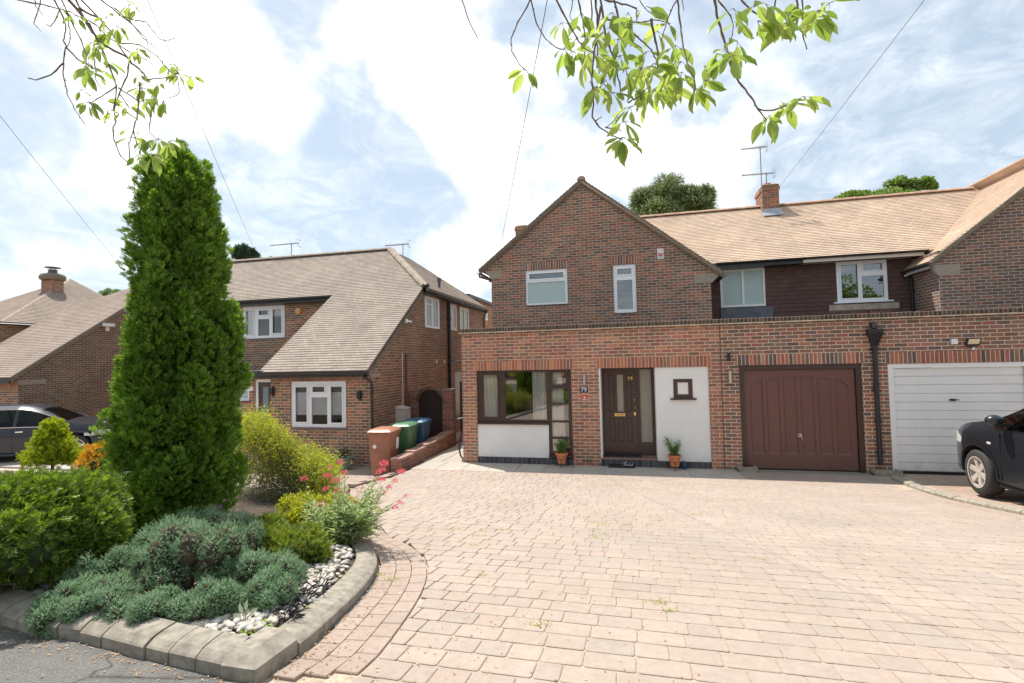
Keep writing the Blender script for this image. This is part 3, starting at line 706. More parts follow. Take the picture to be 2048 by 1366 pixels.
def gutter(mb, a, b, r=.055):
    a, b = Vector(a), Vector(b); d = (b-a).normalized(); side = d.cross(Vector((0, 0, 1))).normalized(); n = 8
    ring = [(math.cos(t), math.sin(t)) for t in [math.pi+math.pi*k/n for k in range(n+1)]]
    vs = [c+side*(x*r)+Vector((0, 0, y*r)) for c in (a, b) for x, y in ring]+[c+side*(x*r*.86)+Vector((0, 0, y*r*.86)) for c in (a, b) for x, y in ring]
    m = n+1; fs = []
    for k in range(n): fs += [(k, k+1, k+1+m, k+m), (k+2*m, k+3*m, k+1+3*m, k+1+2*m)]
    for e in (0, n): fs.append((e, e+m, e+3*m, e+2*m))
    for q in (0, m): fs += [tuple([q+k, q+k+1, q+k+1+2*m, q+k+2*m]) for k in range(n)]
    mb.add(vs, fs); L_ = (b-a).length; k = max(1, int(L_/.9))
    for i in range(k+1): c = a+(b-a)*(i/k); mb.bar(c+Vector((0, 0, -r*1.1)), c+Vector((0, 0, -r*.9)), .02, r*2.2)
    return mb
def text_mesh(txt, size, T, depth=.003, ext=.001):
    cu = bpy.data.curves.new('t', 'FONT'); cu.body = txt; cu.size = size; cu.extrude = ext; cu.align_x = 'CENTER'; cu.align_y = 'CENTER'; cu.resolution_u = 3
    o = bpy.data.objects.new('t', cu); COL.objects.link(o); dg = bpy.context.evaluated_depsgraph_get(); me = bpy.data.meshes.new_from_object(o.evaluated_get(dg))
    mb = MB().add([T(v.co.x, depth-v.co.z, v.co.y) for v in me.vertices], [tuple(p.vertices) for p in me.polygons])
    bpy.data.objects.remove(o); bpy.data.curves.remove(cu); return mb
# ================================================================== HOUSE 79
A = thing('brick_house', 'central gabled brick house number 79 with brown front door and maroon garage door', 'house', (-1.0, 3.0, 0.0), 'semi-detached brick houses of the street')
def soldier(parent, T, u0, u1, z0, z1, mat, name='lintel', pr=.004): return part(name, MB().obox(T, u0, u1, -pr, .03, z0, z1), mat, parent)
T0 = TY(0.0)
XJ = 1.77
part('porch_wall', merge(wall('Y', 0, -4.0, XJ, -.3, [(-4.0, 3.04), (XJ, 3.04)], [(-3.64, -1.40, 0, 2.15), (-.78, 1.52, 0, 2.16)], thick=.12),
     wall('X', -4.0, .004, 2.8, -.3, [(.004, 3.04), (2.8, 3.04)], facing=-1, thick=.1)), M_RED, A)
part('garage_wall', wall('Y', 0.003, XJ, 4.62, -.3, [(XJ, 3.04), (4.62, 3.04)], [(2.12, 4.38, -.05, 2.17)], thick=.14), M_GAR, A)
part('movement_joint', MB().box(XJ-.008, XJ+.008, -.003, .02, .0, 3.03), plain('joint_filler', (.16, .07, .05), .8), A)
soldier(A, T0, -3.70, -1.34, 2.152, 2.37, M_SRED); soldier(A, T0, -.84, 1.58, 2.162, 2.38, M_SRED); soldier(A, T0, 2.06, 4.44, 2.172, 2.39, M_SBRN)
# plinths of blue brick
part('plinth', MB().box(-3.638, -1.402, .012, .10, -.1, .142), M_BLUE, A); part('plinth', MB().box(.43, 1.518, .012, .10, -.1, .135), M_BLUE, A)
part('render_panel', merge(MB().box(-3.638, -1.945, .022, .09, .144, .94)), M_RENDER, A)
part('render_panel', merge(MB().box(.432, 1.518, .030, .09, .137, 2.158)), M_RENDER, A)
part('recess_reveal', MB().box(.42, .45, .0905, .60, .13, 2.158), M_RENDER, A); part('recess_reveal', MB().box(-.779, -.75, .004, .60, .17, 2.158), M_RENDER, A)
part('recess_soffit', MB().box(-.77, .44, .121, .6, 2.16, 2.20), M_RENDER, A)
st = part('door_step', MB().box(-.779, .43, .006, .119, -.1, .150), M_BLUE, A)
part('step_tile', MB().box(-.749, .42, -.004, .62, .151, .175), plain('quarry_tile', (.26, .15, .12), .6, .25, 12), st)
# coping
def coping(parent, x0, x1, y0=-.028, y1=.20):
    c = MB(); r = random.Random(int(x0*10)); x = x0
    while x < x1-.03:
        w = min(.068, x1-x-.004); h = .092+r.uniform(-.004, .003); b = .012; o = r.uniform(-.004, .004)
        vs = [(x, y0+o, 3.066), (x+w, y0+o, 3.066), (x+w, y1, 3.066), (x, y1, 3.066), (x, y0+o, 3.066+h-b), (x+w, y0+o, 3.066+h-b), (x+w, y1, 3.066+h), (x, y1, 3.066+h), (x+.004, y0+o+b, 3.066+h), (x+w-.004, y0+o+b, 3.066+h)]
        c.add(vs, [(0, 1, 5, 4), (4, 5, 9, 8), (8, 9, 6, 7), (1, 2, 6, 9, 5), (0, 4, 8, 7, 3), (3, 7, 6, 2)]); x += .075
    c.box(x0, x1, y0+.012, y1-.012, 3.064, 3.135)
    p = part('coping', c, M_COP, parent)
    part('creasing_course', MB().box(x0-(.03 if x0 < -3 else 0), x1, -.062, .21, 3.040, 3.064), M_CREAS, p)
coping(A, -4.02, 4.615)
part('side_coping', MB().box(-4.03, -3.86, .2, 2.8, 3.04, 3.12), M_COP, A)
part('flat_roof', merge(MB().box(-3.9, 4.615, .1, 2.79, 2.90, 2.98), MB().box(2.1, 4.615, 2.79, 3.98, 2.9, 2.98)), M_LEAD, A)
# front window: casement, picture window, tall column of five lights
wx = lambda px: (px+3.64)/1.73
W1 = window(A, T0, -3.64, -1.925, .945, 2.15, [(.075, .30, .085, .93), (.395, .965, .045, .965)], M_BRNF, dep=.045, sash=(0,), gmat=[M_GLASSR, M_GLASSR],
            curtains=[(.05, .27, .03, .97, 5, M_CURT, .12), (.77, .985, .0, .97, 6, M_CURT, -.02)], sill=(.0, .045, .03, M_BRNF), roomd=1.6)
zc = [.27, .60, .97, 1.37, 1.74, 2.15]; Wc = zc[-1]-.22
panes = []
for i in range(5):
    lo, hi = zc[i]+.02, zc[i+1]-.025
    if i == 4: lo += .03; hi -= .03
    panes.append((.10 if i < 4 else .15, .84 if i < 4 else .80, (lo-.22)/Wc, (hi-.22)/Wc))
W2 = window(A, T0, -1.924, -1.402, .22, 2.15, panes, M_BRNF, dep=.045, sash=(4,), gmat=M_GLASSR, curtains=[(.0, .58, .0, .98, 3, M_CURT, .06)], sill=(.02, .05, .04, M_BRNF), roomd=1.6)
# front door + sidelight
def front_door():
    Yd = .47; T = TY(Yd); x0, x1, z0, z1 = -.72, .03, .215, 2.11
    fr = MB()
    for q in ((-.775, -.72, .175, 2.158), (.03, .10, .175, 2.11), (.35, .415, .175, 2.11), (-.72, .415, 2.11, 2.158), (-.72, .03, .175, .213), (.10, .35, .175, .46)): fr.obox(T, q[0], q[1], -.02, .08, q[2], q[3])
    f = part('door_frame', fr, M_BRNF, A)
    part('sidelight', MB().obox(T, .10, .35, .02, .03, .46, 2.11), M_OBSD, f)
    dm = MB(); W_ = x1-x0
    xs_ = [x0, x0+.11, x0+.27, x0+.33, x0+.47, x0+.53, x0+.66, x1]; gx0, gx1 = x0+.32, x0+.45
    dm.obox(T, x0, x0+.12, .0, .05, z0, z1); dm.obox(T, x1-.11, x1, 0, .05, z0, z1); dm.obox(T, x0+.12, x1-.11, 0, .05, z0, z0+.25); dm.obox(T, x0+.12, x1-.11, 0, .05, z1-.11, z1)
    dm.obox(T, x0+.12, x1-.11, 0, .05, 1.02, 1.15)
    for a in (x0+.255, x0+.455): dm.obox(T, a, a+.055, 0, .05, z0+.25, 1.02); dm.obox(T, a, a+.055, 0, .05, 1.15, z1-.11)
    dm.obox(T, x0+.12, x1-.11, .040, .048, z0+.25, 1.02); dm.obox(T, x0+.12, x0+.255, .040, .048, 1.15, z1-.11); dm.obox(T, x0+.51, x1-.11, .040, .048, 1.15, z1-.11)
    for a, b, c, d in ((x0+.12, x0+.255, z0+.25, 1.02), (x0+.31, x0+.455, z0+.25, 1.02), (x0+.51, x1-.11, z0+.25, 1.02), (x0+.12, x0+.255, 1.15, z1-.11), (x0+.51, x1-.11, 1.15, z1-.11)):
        dm.obox(T, a+.028, b-.028, .014, .04, c+.032, d-.032)
    d = part('front_door', dm, M_DOOR, A)
    part('door_light', MB().obox(T, x0+.31, x0+.455, .022, .03, 1.15, z1-.11), M_OBSD, d)
    lp = MB(); lp.obox(T, x0+.245, x0+.475, -.012, .0, 1.05, 1.115); part('letter_plate', lp, M_BRASS, d)
    part('letter_flap', MB().obox(T, x0+.268, x0+.452, -.016, -.0125, 1.062, 1.103), plain('dull_brass', (.50, .33, .14), .4, .1, 9, metal=.8), d)
    part('lock', MB().obox(T, x1-.075, x1-.035, -.012, 0, 1.07, 1.14), M_BRASS, d)
    part('door_knob', MB().lathe([(0, -.035), (.012, -.034), (.016, -.025), (.010, -.012), (.016, 0)], (x1-.055, Yd, 1.42), 12, axis='Y'), M_BRASS, d, 40)
    part('door_pull', MB().tube([(x1-.05, Yd-.005, 1.30), (x1-.05, Yd-.03, 1.28), (x1-.04, Yd-.03, 1.22), (x1-.05, Yd-.005, 1.20)], .006, 6), M_BRASS, d, 40)
    part('door_number', text_mesh('79', .12, lambda u, dd, v: (x1-.14+u, Yd-.009+dd-.003, 1.90+v)), M_BRASS, d)
front_door()
window(A, TY(.03), .80, 1.19, 1.49, 1.90, [(.22, .78, .20, .82)], M_BRNF, dep=-.012, sash=(), gmat=plain('slatted_blind_glass', (.25, .32, .30), .3, .1, 40), room=False, sill=(.07, .035, .06, M_BRNF))
# garage door 79
def garage79():
    T = T0; f = MB()
    f.obox(T, 2.121, 2.215, .03, .11, .0, 2.168); f.obox(T, 4.285, 4.379, .03, .11, .0, 2.168); f.obox(T, 2.215, 4.285, .03, .11, 2.07, 2.168)
    fr = part('garage_frame', f, M_BRNF, A)
    x0, x1, z0, z1 = 2.225, 4.275, .03, 2.062; m = MB(); m.obox(T, x0, x1, .10, .12, z0, z1)       # recessed panels sheet
    n = 6; st_, g = .10, (x1-x0-.14)/6
    # stiles, bottom rail and arched top rail stand proud of the panels
    zb = z0+.30
    m.obox(T, x0, x1, .078, .099, z0, zb)
    edges = []
    for i in range(n): edges.append((x0+.07+g*i+.036, x0+.07+g*(i+1)-.036))
    xs2 = [x0]+[e for p in edges for e in p]+[x1]
    for a, b in zip(xs2[::2], xs2[1::2]): m.obox(T, a, b, .078, .099, zb, z1)
    cx = (x0+x1)/2
    for i, (a, b) in enumerate(edges):
        k = 8; arch = lambda u: z1-.14-.16*(abs(u-cx)/(x1-cx))**2.0
        pts = []
        for j in range(k+1):
            u = a+(b-a)*j/k; z = arch(u)
            if i == 0: z -= .14*max(0, 1-(u-a)/(b-a)*1.6)**2
            if i == n-1: z -= .14*max(0, 1-(b-u)/(b-a)*1.6)**2
            pts.append((u, z))
        for (ua, za), (ub, zb_) in zip(pts, pts[1:]): m.add([T(ua, .078, za), T(ub, .078, zb_), T(ub, .078, z1), T(ua, .078, z1), T(ua, .101, za), T(ub, .101, zb_)], [(0, 1, 2, 3), (0, 1, 5, 4)])
        # moulded edge round the panel
        m.add([T(a, .079, zb), T(a+.016, .099, zb), T(a+.016, .099, pts[0][1]), T(a, .079, pts[0][1])], [(0, 1, 2, 3)]); m.add([T(b, .079, zb), T(b-.016, .099, zb), T(b-.016, .099, pts[-1][1]), T(b, .079, pts[-1][1])], [(0, 1, 2, 3)]); m.add([T(a, .079, zb), T(b, .079, zb), T(b-.02, .099, zb+.035), T(a+.02, .099, zb+.035)], [(0, 1, 2, 3)])
    d = part('garage_door', m, M_GDOOR, A)
    hb = MB().lathe([(0, -.06), (.02, -.058), (.026, -.045), (.012, -.03), (.012, 0)], (3.24, .078, .72), 14, axis='Y').obox(T, 3.205, 3.275, .070, .078, .685, .755).tube([(3.235, .03, .72), (3.285, .035, .62)], .006, 6)
    part('garage_handle', hb, M_STEEL, d, 40)
garage79()
part('drain_channel', MB().box(2.12, 4.40, -.16, -.04, -.02, .012), plain('drain_grating', (.33, .32, .30), .5, .3, 40, metal=.4), A)
# small fittings on the front wall
def fitting(name, boxes, mat, parent, T=T0, **k):
    m = MB()
    for b in boxes: m.obox(T, *b)
    return part(name, m, mat, parent, **k)
wl = part('wall_light', MB().lathe([(0, 1.80), (.030, 1.80), (.030, 2.03), (0, 2.03)], (-1.10, -.075, 0), 14).obox(T0, -1.13, -1.07, -.05, 0, 1.86, 1.98), M_STEEL, A, 40)
wl2 = part('wall_light', MB().lathe([(0, 1.80), (.030, 1.80), (.030, 2.06), (0, 2.06)], (1.93, -.075, 0), 14).obox(T0, 1.90, 1.96, -.05, 0, 1.87, 1.99), M_STEEL, A, 40)
fitting('door_camera', [(1.90, 1.95, -.05, 0, 2.27, 2.44), (1.91, 1.94, -.055, -.05, 2.38, 2.42)], M_BLK, A)
# oval-topped house number plaque
pl = MB(); pts = [(-1.21, 1.635), (-1.03, 1.635), (-1.03, 1.72)]+[(-1.12+.09*math.cos(t), 1.725+.035*math.sin(t)) for t in [math.pi*k/8 for k in range(1, 8)]]+[(-1.21, 1.72)]
pl.prism(pts, T0, -.014, 0); pq = part('number_plaque', pl, plain('slate_plaque', (.035, .045, .07), .4), A)
part('plaque_number', text_mesh('79', .14, lambda u, d, v: (-1.12+u, -.020+d, 1.685+v)), M_WHT, pq)
st1 = fitting('plaque_crest', [(-1.17, -1.07, -.017, -.014, 1.742, 1.752)], plain('plaque_silver', (.5, .5, .5), .5), pq)
rs = fitting('red_notice', [(-1.165, -1.05, -.006, 0, 1.46, 1.60)], plain('notice_red', (.60, .05, .045), .5, .15, 30), A)
hp = [(-1.11, 1.485), (-1.135, 1.52), (-1.13, 1.54), (-1.11, 1.53), (-1.09, 1.54), (-1.085, 1.52)]
part('notice_emblem', MB().prism(hp, T0, -.0085, -.0062), M_WHT, rs)
fitting('notice_strip', [(-1.165, -1.05, -.0085, -.0062, 1.585, 1.598)], M_WHT, rs); fitting('notice_strip', [(-1.165, -1.05, -.0085, -.0062, 1.46, 1.472)], M_WHT, rs)
part('air_brick', MB().box(-1.20, -.98, -.004, .01, .075, .14), M_COP, A)
# ---- upper gable
GL, GR = -4.02, 2.04; AP = (-1.30, 7.40)
zl = 5.12; zr = 4.78
gw = wall('Y', 2.8, GL, GR, 2.9, [(GL, 5.22), (AP[0], 7.34), (GR, 4.76)], [(-2.99, -1.78, 3.96, 4.97), (-.50, .11, 3.63, 4.97)], thick=.1)
# brickwork carried out over the corbels to the eaves
gw.quad((GL, 2.8, 5.03), (GL, 2.8, 5.22), (-4.30, 2.8, 5.02), (-4.22, 2.8, 5.03)); gw.quad((GR, 2.8, 4.68), (2.30, 2.8, 4.66), (2.28, 2.8, 4.58), (GR, 2.8, 4.76))
gw.quad((GR, 2.8, 4.58), (2.30, 2.8, 4.58), (2.30, 2.8, 4.66), (GR, 2.8, 4.70))
part('gable_wall', gw, M_UP, A)
part('gable_side_wall', merge(wall('X', GL, 2.804, 9.0, 2.9, [(2.804, 5.2), (9.0, 5.2)], facing=-1), wall('X', GR, 2.804, 4.0, 2.9, [(2.804, 4.8), (4.0, 4.8)], facing=1), wall('Y', 9.0, GL, 10, -.3, [(GL, 5), (10, 5)], facing=1), wall('X', GL, 2.804, 9.0, -.3, [(2.804, 2.9), (9.0, 2.9)], facing=-1)), M_UP, A)
def lintel_up(p, a, b, z): part('lintel', MB().box(a, b, 2.794, 2.83, z+.002, z+.225), M_SBRN, p)
lintel_up(A, -3.03, -1.74, 4.97); lintel_up(A, -.56, .17, 4.97)
def cor(parent, poly, y=2.8):
    part('corbel', MB().prism(poly, TY(y), -.008, .11), M_STONE, parent)
cor(A, [(-4.22, 5.03), (-3.72, 5.03), (-3.72, 4.80), (-4.03, 4.80)]); cor(A, [(2.29, 4.575), (1.62, 4.575), (1.62, 4.335), (2.08, 4.335)])
T28 = TY(2.8)
window(A, T28, -2.99, -1.78, 3.96, 4.97, [(.075, .925, .735, .915), (.045, .945, .055, .655)], M_UPVC, dep=.03, sash=(0,), gmat=[M_GLASSR, M_OBSC], sill=(.0, .02, .03, M_BRNF))
window(A, T28, -.50, .11, 3.63, 4.97, [(.15, .84, .785, .925), (.15, .84, .075, .68)], M_UPVC, dep=.03, sash=(0,), gmat=M_GLASSR, sill=(.02, .02, .03, M_BRNF))
# contents on the sill of the first window and a white ledge board on the flat roof
al = MB().obox(T28, .70, .86, -.012, 0, 5.06, 5.34)
ab = part('alarm_notice', al, M_WHT, A)
fitting('notice_print', [(.715, .845, -.0135, -.0122, 5.20, 5.225)], plain('print_red2', (.55, .08, .12), .5, .5, 60), ab, T28); fitting('notice_print', [(.715, .845, -.0135, -.0122, 5.135, 5.185)], plain('print_red', (.55, .08, .12), .5, .5, 60), ab, T28)
fitting('notice_print', [(.76, .85, -.0135, -.0122, 5.285, 5.305)], plain('print_blue2', (.10, .30, .42), .5, .4, 60), ab, T28); fitting('notice_print', [(.72, .84, -.0135, -.0122, 5.09, 5.12)], plain('print_blue', (.10, .30, .42), .5, .4, 60), ab, T28)
part('ledge_board', MB().box(-2.96, -2.1, 1.6, 2.2, 3.17, 3.23).box(-2.9, -2.85, 1.8, 1.9, 2.98, 3.17).box(-2.2, -2.15, 1.8, 1.9, 2.98, 3.17), M_WHT, A)
# roofs
PL = math.atan2(AP[1]+.02-5.08, -1.30+4.36); PR = math.atan2(AP[1]+.02-4.58, 2.33+1.30)
y0, y1 = 2.69, 7.0
left = roof([(0, 0), (6.3, 0), (6.3, 3.06/math.cos(PL)), (0, 3.06/math.cos(PL))], (-4.36, 9.0, 5.06), (0, -1, 0), (math.cos(PL), 0, math.sin(PL)))
right = roof([(0, 0), (y1-y0, 0), (y1-y0, 3.63/math.cos(PR)), (0, 3.63/math.cos(PR))], (2.33, y0, 4.56), (0, 1, 0), (-math.cos(PR), 0, math.sin(PR)))
MP = math.radians(38.5); VL = 2.80/math.cos(MP)
mainA = roof([(-1.3, 0), (4.52, 0), (4.52, VL), (-1.3, VL)], (0, 3.56, 4.95), (1, 0, 0), (0, math.cos(MP), math.sin(MP)))
backA = MB().quad((-1.3, 6.36, 7.19), (4.52, 6.36, 7.19), (4.52, 9.3, 4.9), (-4.4, 9.3, 4.9), (-4.3, 9.2, 5.0), (-1.3, 9.0, 7.0))
rfA = part('roof', merge(right, mainA), M_TILE, A)
part('roof', merge(left), M_TILEL, A); part('rear_roof', backA, M_TILEL, A)
part('ridge_tiles', ridge_run((-1.3, 2.66, 7.47), (-1.3, 9.0, 7.47)), M_RIDGEL, rfA, 50)
part('ridge_tiles', ridge_run((-.9, 6.37, 7.24), (4.52, 6.37, 7.24)), plain('orange_ridge', (.50, .31, .21), .88, .2, 9), rfA, 50)
def verge(parent, a, b, w=.10, t=.052, y0=2.67):
    a, b = Vector(a), Vector(b); m = MB(); n = max(1, int((b-a).length/.11)); r = random.Random(5)
    for i in range(n):
        p, q = a+(b-a)*(i/n), a+(b-a)*((i+1)/n); j = r.uniform(-.006, .006)
        m.add([(p.x, y0+j, p.z-t), (q.x, y0+j, q.z-t), (q.x, y0+j, q.z+.012), (p.x, y0+j, p.z+.028), (p.x, y0+w, p.z-t), (q.x, y0+w, q.z-t), (q.x, y0+w, q.z+.012), (p.x, y0+w, p.z+.028)],
              [(0, 1, 2, 3), (3, 2, 6, 7), (4, 7, 6, 5), (0, 4, 5, 1), (0, 3, 7, 4), (1, 5, 6, 2)])
    for i, (dz, ww) in enumerate(((-.105, .05),)):
        m.add([(a.x, y0+.06, a.z+dz-.03), (b.x, y0+.06, b.z+dz-.03), (b.x, y0+.06, b.z+dz+.035), (a.x, y0+.06, a.z+dz+.035), (a.x, 2.81, a.z+dz-.03), (b.x, 2.81, b.z+dz-.03)], [(0, 1, 2, 3), (0, 4, 5, 1)])
    return part('verge', m, M_VERGE, parent)
verge(A, (-4.38, 0, 5.07), (-1.30, 0, 7.46)); verge(A, (2.35, 0, 4.575), (-1.30, 0, 7.46))
part('gable_cap', MB().lathe([(0, -.06), (.10, -.05), (.12, 0), (.09, .06), (0, .08)], (-1.30, 2.72, 7.47), 10), M_RIDGEL, A, 60)
g1 = MB(); gutter(g1, (-4.42, 2.75, 5.02), (-4.42, 9.0, 5.02)); g1.tube([(-4.42, 2.9, 4.98), (-4.42, 2.9, 4.90), (-4.12, 2.9, 4.80), (-4.07, 2.9, 4.72)], .034, 8)
part('gutter', g1, plain('brown_gutter', (.12, .08, .07), .4), A, 40)
g2 = MB(); gutter(g2, (2.3, 3.5, 4.97), (4.52, 3.5, 4.97)); gutter(g2, (2.38, 2.75, 4.53), (2.38, 3.9, 4.53)); g2.box(2.1, 4.5, 3.56, 3.60, 4.83, 4.96)
part('gutter', g2, M_BLK, A, 40)
part('eaves_soffit', MB().box(2.04, 4.5, 3.6, 4.0, 4.83, 4.85), M_BLK, A)
# tile-hung first floor between the gables
def hung(parent, x0, x1, holes):
    m = MB(); z = 3.0; g = .114; k = 0
    while z < 4.84:
        segs = [(x0, x1)]
        for a, b, c, d in holes:
            if z+g > c+.02 and z < d-.02: segs = [q for s in segs for q in ((s[0], min(s[1], a)), (max(s[0], b), s[1])) if q[1]-q[0] > .005]
        for a, b in segs:
            t = min(z+g, 4.85)
            m.add([(a, 3.968, z), (b, 3.968, z), (b, 3.986, t), (a, 3.986, t), (a, 4.0, z), (b, 4.0, z)], [(0, 1, 2, 3), (0, 4, 5, 1)], [[(a, k+.01), (b, k+.01), (b, k+.99), (a, k+.99)], [(a, k+.01)]*4])
        z += g; k += 1
    return part('hung_tiles', m, M_HUNG, parent)
hung(A, 2.04, 4.52, [(2.46, 3.63, 3.74, 4.83)])
part('rear_wall', wall('Y', 4.0, 2.0, 4.52, 2.9, [(2.0, 4.9), (4.52, 4.9)], [(2.46, 3.63, 3.76, 4.83)]), M_UP, A)
T4 = TY(3.97)
window(A, T4, 2.46, 3.63, 3.76, 4.83, [(.045, .485, .055, .955), (.535, .96, .055, .955)], M_WHT, dep=.0, gmat=M_OBSC, room=False, sill=(.02, .025, .02, M_BRNF))
part('lead_apron', MB().box(2.44, 3.80, 3.93, 3.96, 3.42, 3.73), M_LEAD, A)
# chimney stacks
def stack(parent, x0, x1, y0_, y1_, z0, z1, mat, pots=(), oversail=True):
    m = MB().box(x0, x1, y0_, y1_, z0, z1-.16)
    if oversail: m.box(x0-.03, x1+.03, y0_-.03, y1_+.03, z1-.16, z1-.08); m.box(x0-.012, x1+.012, y0_-.012, y1_+.012, z1-.08, z1)
    c = part('chimney', m, mat, parent); part('flaunching', MB().box(x0+.03, x1-.03, y0_+.03, y1_-.03, z1, z1+.035), M_CREAS, c)
    for px_, py_, r, h in pots: part('chimney_pot', MB().lathe([(r*.9, z1), (r, z1+.03), (r*.86, z1+.06), (r*.82, z1+h-.05), (r, z1+h-.03), (r*.98, z1+h), (r*.75, z1+h), (r*.7, z1+.1)], (px_, py_, 0), 14), plain('pot_clay', (.55, .20, .11), .8), c, 40)
    return c
C1 = stack(A, 4.14, 4.62, 5.95, 6.85, 6.5, 7.80, M_CHIM, pots=[(4.38, 6.35, .12, .16)])
part('flashing', MB().quad((4.10, 5.90, 6.90), (4.66, 5.90, 6.90), (4.66, 5.90, 7.02), (4.10, 5.90, 7.02)).quad((4.08, 5.72, 6.76), (4.68, 5.72, 6.76), (4.68, 5.9, 6.92), (4.08, 5.9, 6.92)), plain('bright_lead', (.36, .40, .44), .45, .2, 9), C1)
def yagi(parent, mast_base, h, length, ang, n=12, loop=True, arm=0):
    bx, by, bz = mast_base; m = MB(); m.tube([(bx, by, bz), (bx, by, bz+h)], .016, 6)
    dx, dy = math.cos(ang), math.sin(ang); zt = bz+h-.03; a = Vector((bx-dx*length*.25, by-dy*length*.25, zt)); b = Vector((bx+dx*length*.75, by+dy*length*.75, zt)); m.bar(a, b, .022)
    for i in range(n):
        c = a+(b-a)*((i+.5)/n); e = .15-.05*i/n; m.bar(c+Vector((-dy*e, dx*e, 0)), c+Vector((dy*e, -dx*e, 0)), .010); m.bar(c+Vector((0, 0, -.03)), c+Vector((0, 0, .03)), .009)
    for s in (-1, 1): m.bar(a+Vector((-dy*.15, dx*.15, .02*s)), a+Vector((dy*.15, -dx*.15, .14*s)), .009); m.bar(a+Vector((-dy*.15, dx*.15, .14*s)), a+Vector((dy*.15, -dx*.15, .14*s)), .009)
    return part('aerial', m, M_ALU, parent)
yagi(C1, (4.12, 5.92, 7.2), 1.86, .78, math.pi, 14); yagi(C1, (4.36, 6.3, 7.7), .62, 1.0, math.pi*1.02, 13)
cpx = (at(1029, 460, 'Y', 6.2)[0], at(1056, 460, 'Y', 6.2)[0]); stack(A, cpx[0]+.03, cpx[1]-.03, 6.2, 6.7, 5.2, at(1042, 452, 'Y', 6.2)[2], M_CHIM, oversail=True)
# black rainwater hopper and downpipe shared at the party line
dp = MB(); dp.tube([(4.60, -.06, 2.66), (4.60, -.06, 2.50), (4.60, -.06, .18)], .043, 12)
for z in (2.45, 1.72, 1.0, .4): dp.lathe([(.043, z), (.056, z), (.056, z+.07), (.043, z+.07)], (4.60, -.06, 0), 12)
for z in (1.62, 2.42): dp.box(4.52, 4.68, -.03, .0, z, z+.03)
DP = part('downpipe', dp, M_BLK, A, 40)
hp_ = MB(); ring = lambda w, d, z: [(4.60-w, -.015-d, z), (4.60+w, -.015-d, z), (4.60+w, -.012, z), (4.60-w, -.012, z)]
vs = ring(.048, .10, 2.52)+ring(.12, .155, 2.76)+ring(.125, .16, 2.84)+ring(.105, .14, 2.84)+ring(.09, .12, 2.74)
hp_.add(vs, [(i, (i+1) % 4, (i+1) % 4+4, i+4) for i in range(4)]+[(i+4, (i+1) % 4+4, (i+1) % 4+8, i+8) for i in range(4)]+[(i+8, (i+1) % 4+8, (i+1) % 4+12, i+12) for i in range(4)]+[(i+12, (i+1) % 4+12, (i+1) % 4+16, i+16) for i in range(4)]+[(16, 17, 18, 19)])
hp_.tube([(4.60, .02, 2.93), (4.60, -.09, 2.91), (4.60, -.10, 2.85)], .05, 10)
part('hopper', hp_, M_BLK, DP)
# gully surrounds (small concrete troughs)
for (a, b, nm) in ((2.0, 2.36, 'left'), (4.44, 4.90, 'right')):
    g = MB().box(a, b, -.22, -.18, -.02, .10).box(a, a+.04, -.18, -.01, -.02, .10).box(b-.04, b, -.18, -.01, -.02, .10).box(a, b, -.18, -.01, -.02, .03)
    part('gully_surround', g, M_CONC, A)
# ================================================================== HOUSE to the right
B = thing('brick_house', 'dark brick house at the right edge with white ribbed garage door and floodlight', 'house', (8.0, 3.0, 0.0), 'semi-detached brick houses of the street')
part('garage_wall', wall('Y', 0.0, 4.622, 13.2, -.3, [(4.622, 3.04), (13.2, 3.04)], [(4.83, 7.42, -.05, 2.145)], thick=.14), M_GAR, B)
part('side_wall', wall('X', 13.2, .004, 9, -.3, [(.004, 3.04), (9, 3.04)], facing=1), M_GAR, B)
soldier(B, T0, 4.79, 7.48, 2.147, 2.37, M_SBRN)
coping(B, 4.618, 13.2)
part('flat_roof', MB().box(4.618, 13.1, .1, 3.98, 2.90, 2.98), M_LEAD, B)
def garageB():
    T = T0; f = MB(); f.obox(T, 4.831, 4.93, .012, .11, 0, 2.143); f.obox(T, 7.06, 7.419, .012, .11, 0, 2.143); f.obox(T, 4.93, 7.06, .012, .11, 2.06, 2.143)
    part('garage_frame', f, M_WHT, B); m = MB(); n = 12; z0, z1 = .05, 2.055; h = (z1-z0)/n
    for i in range(n):
        a, b = z0+i*h, z0+(i+1)*h
        m.add([T(4.935, .075, a), T(7.055, .075, a), T(7.055, .055, a+.018), T(4.935, .055, a+.018), T(4.935, .055, b-.004), T(7.055, .055, b-.004), T(7.055, .075, b), T(4.935, .075, b)], [(0, 1, 2, 3), (3, 2, 5, 4), (4, 5, 6, 7)])
    m.obox(T, 4.935, 7.055, .08, .10, z0, z1); d = part('garage_door', m, M_WDOOR, B)
    part('garage_handle', MB().obox(T, 5.86, 5.95, .03, .055, 1.415, 1.455).tube([(5.93, .02, 1.44), (6.0, .02, 1.435)], .008, 6), M_BLK, d)
    part('door_seal', MB().obox(T, 4.935, 7.055, .05, .09, .01, .05), M_BLK, d)
garageB()
fl = MB(); fl.add([T0(*p) for p in ((6.12, -.05, 2.46), (6.34, -.05, 2.46), (6.35, -.10, 2.60), (6.13, -.10, 2.60), (6.12, -.02, 2.46), (6.34, -.02, 2.46), (6.35, -.04, 2.60), (6.13, -.04, 2.60))], [(0, 1, 2, 3), (4, 7, 6, 5), (0, 4, 5, 1), (3, 2, 6, 7), (0, 3, 7, 4), (1, 5, 6, 2)])
fl.obox(T0, 6.20, 6.26, -.04, 0, 2.42, 2.50)
flo = part('floodlight', fl, M_BLK, B)
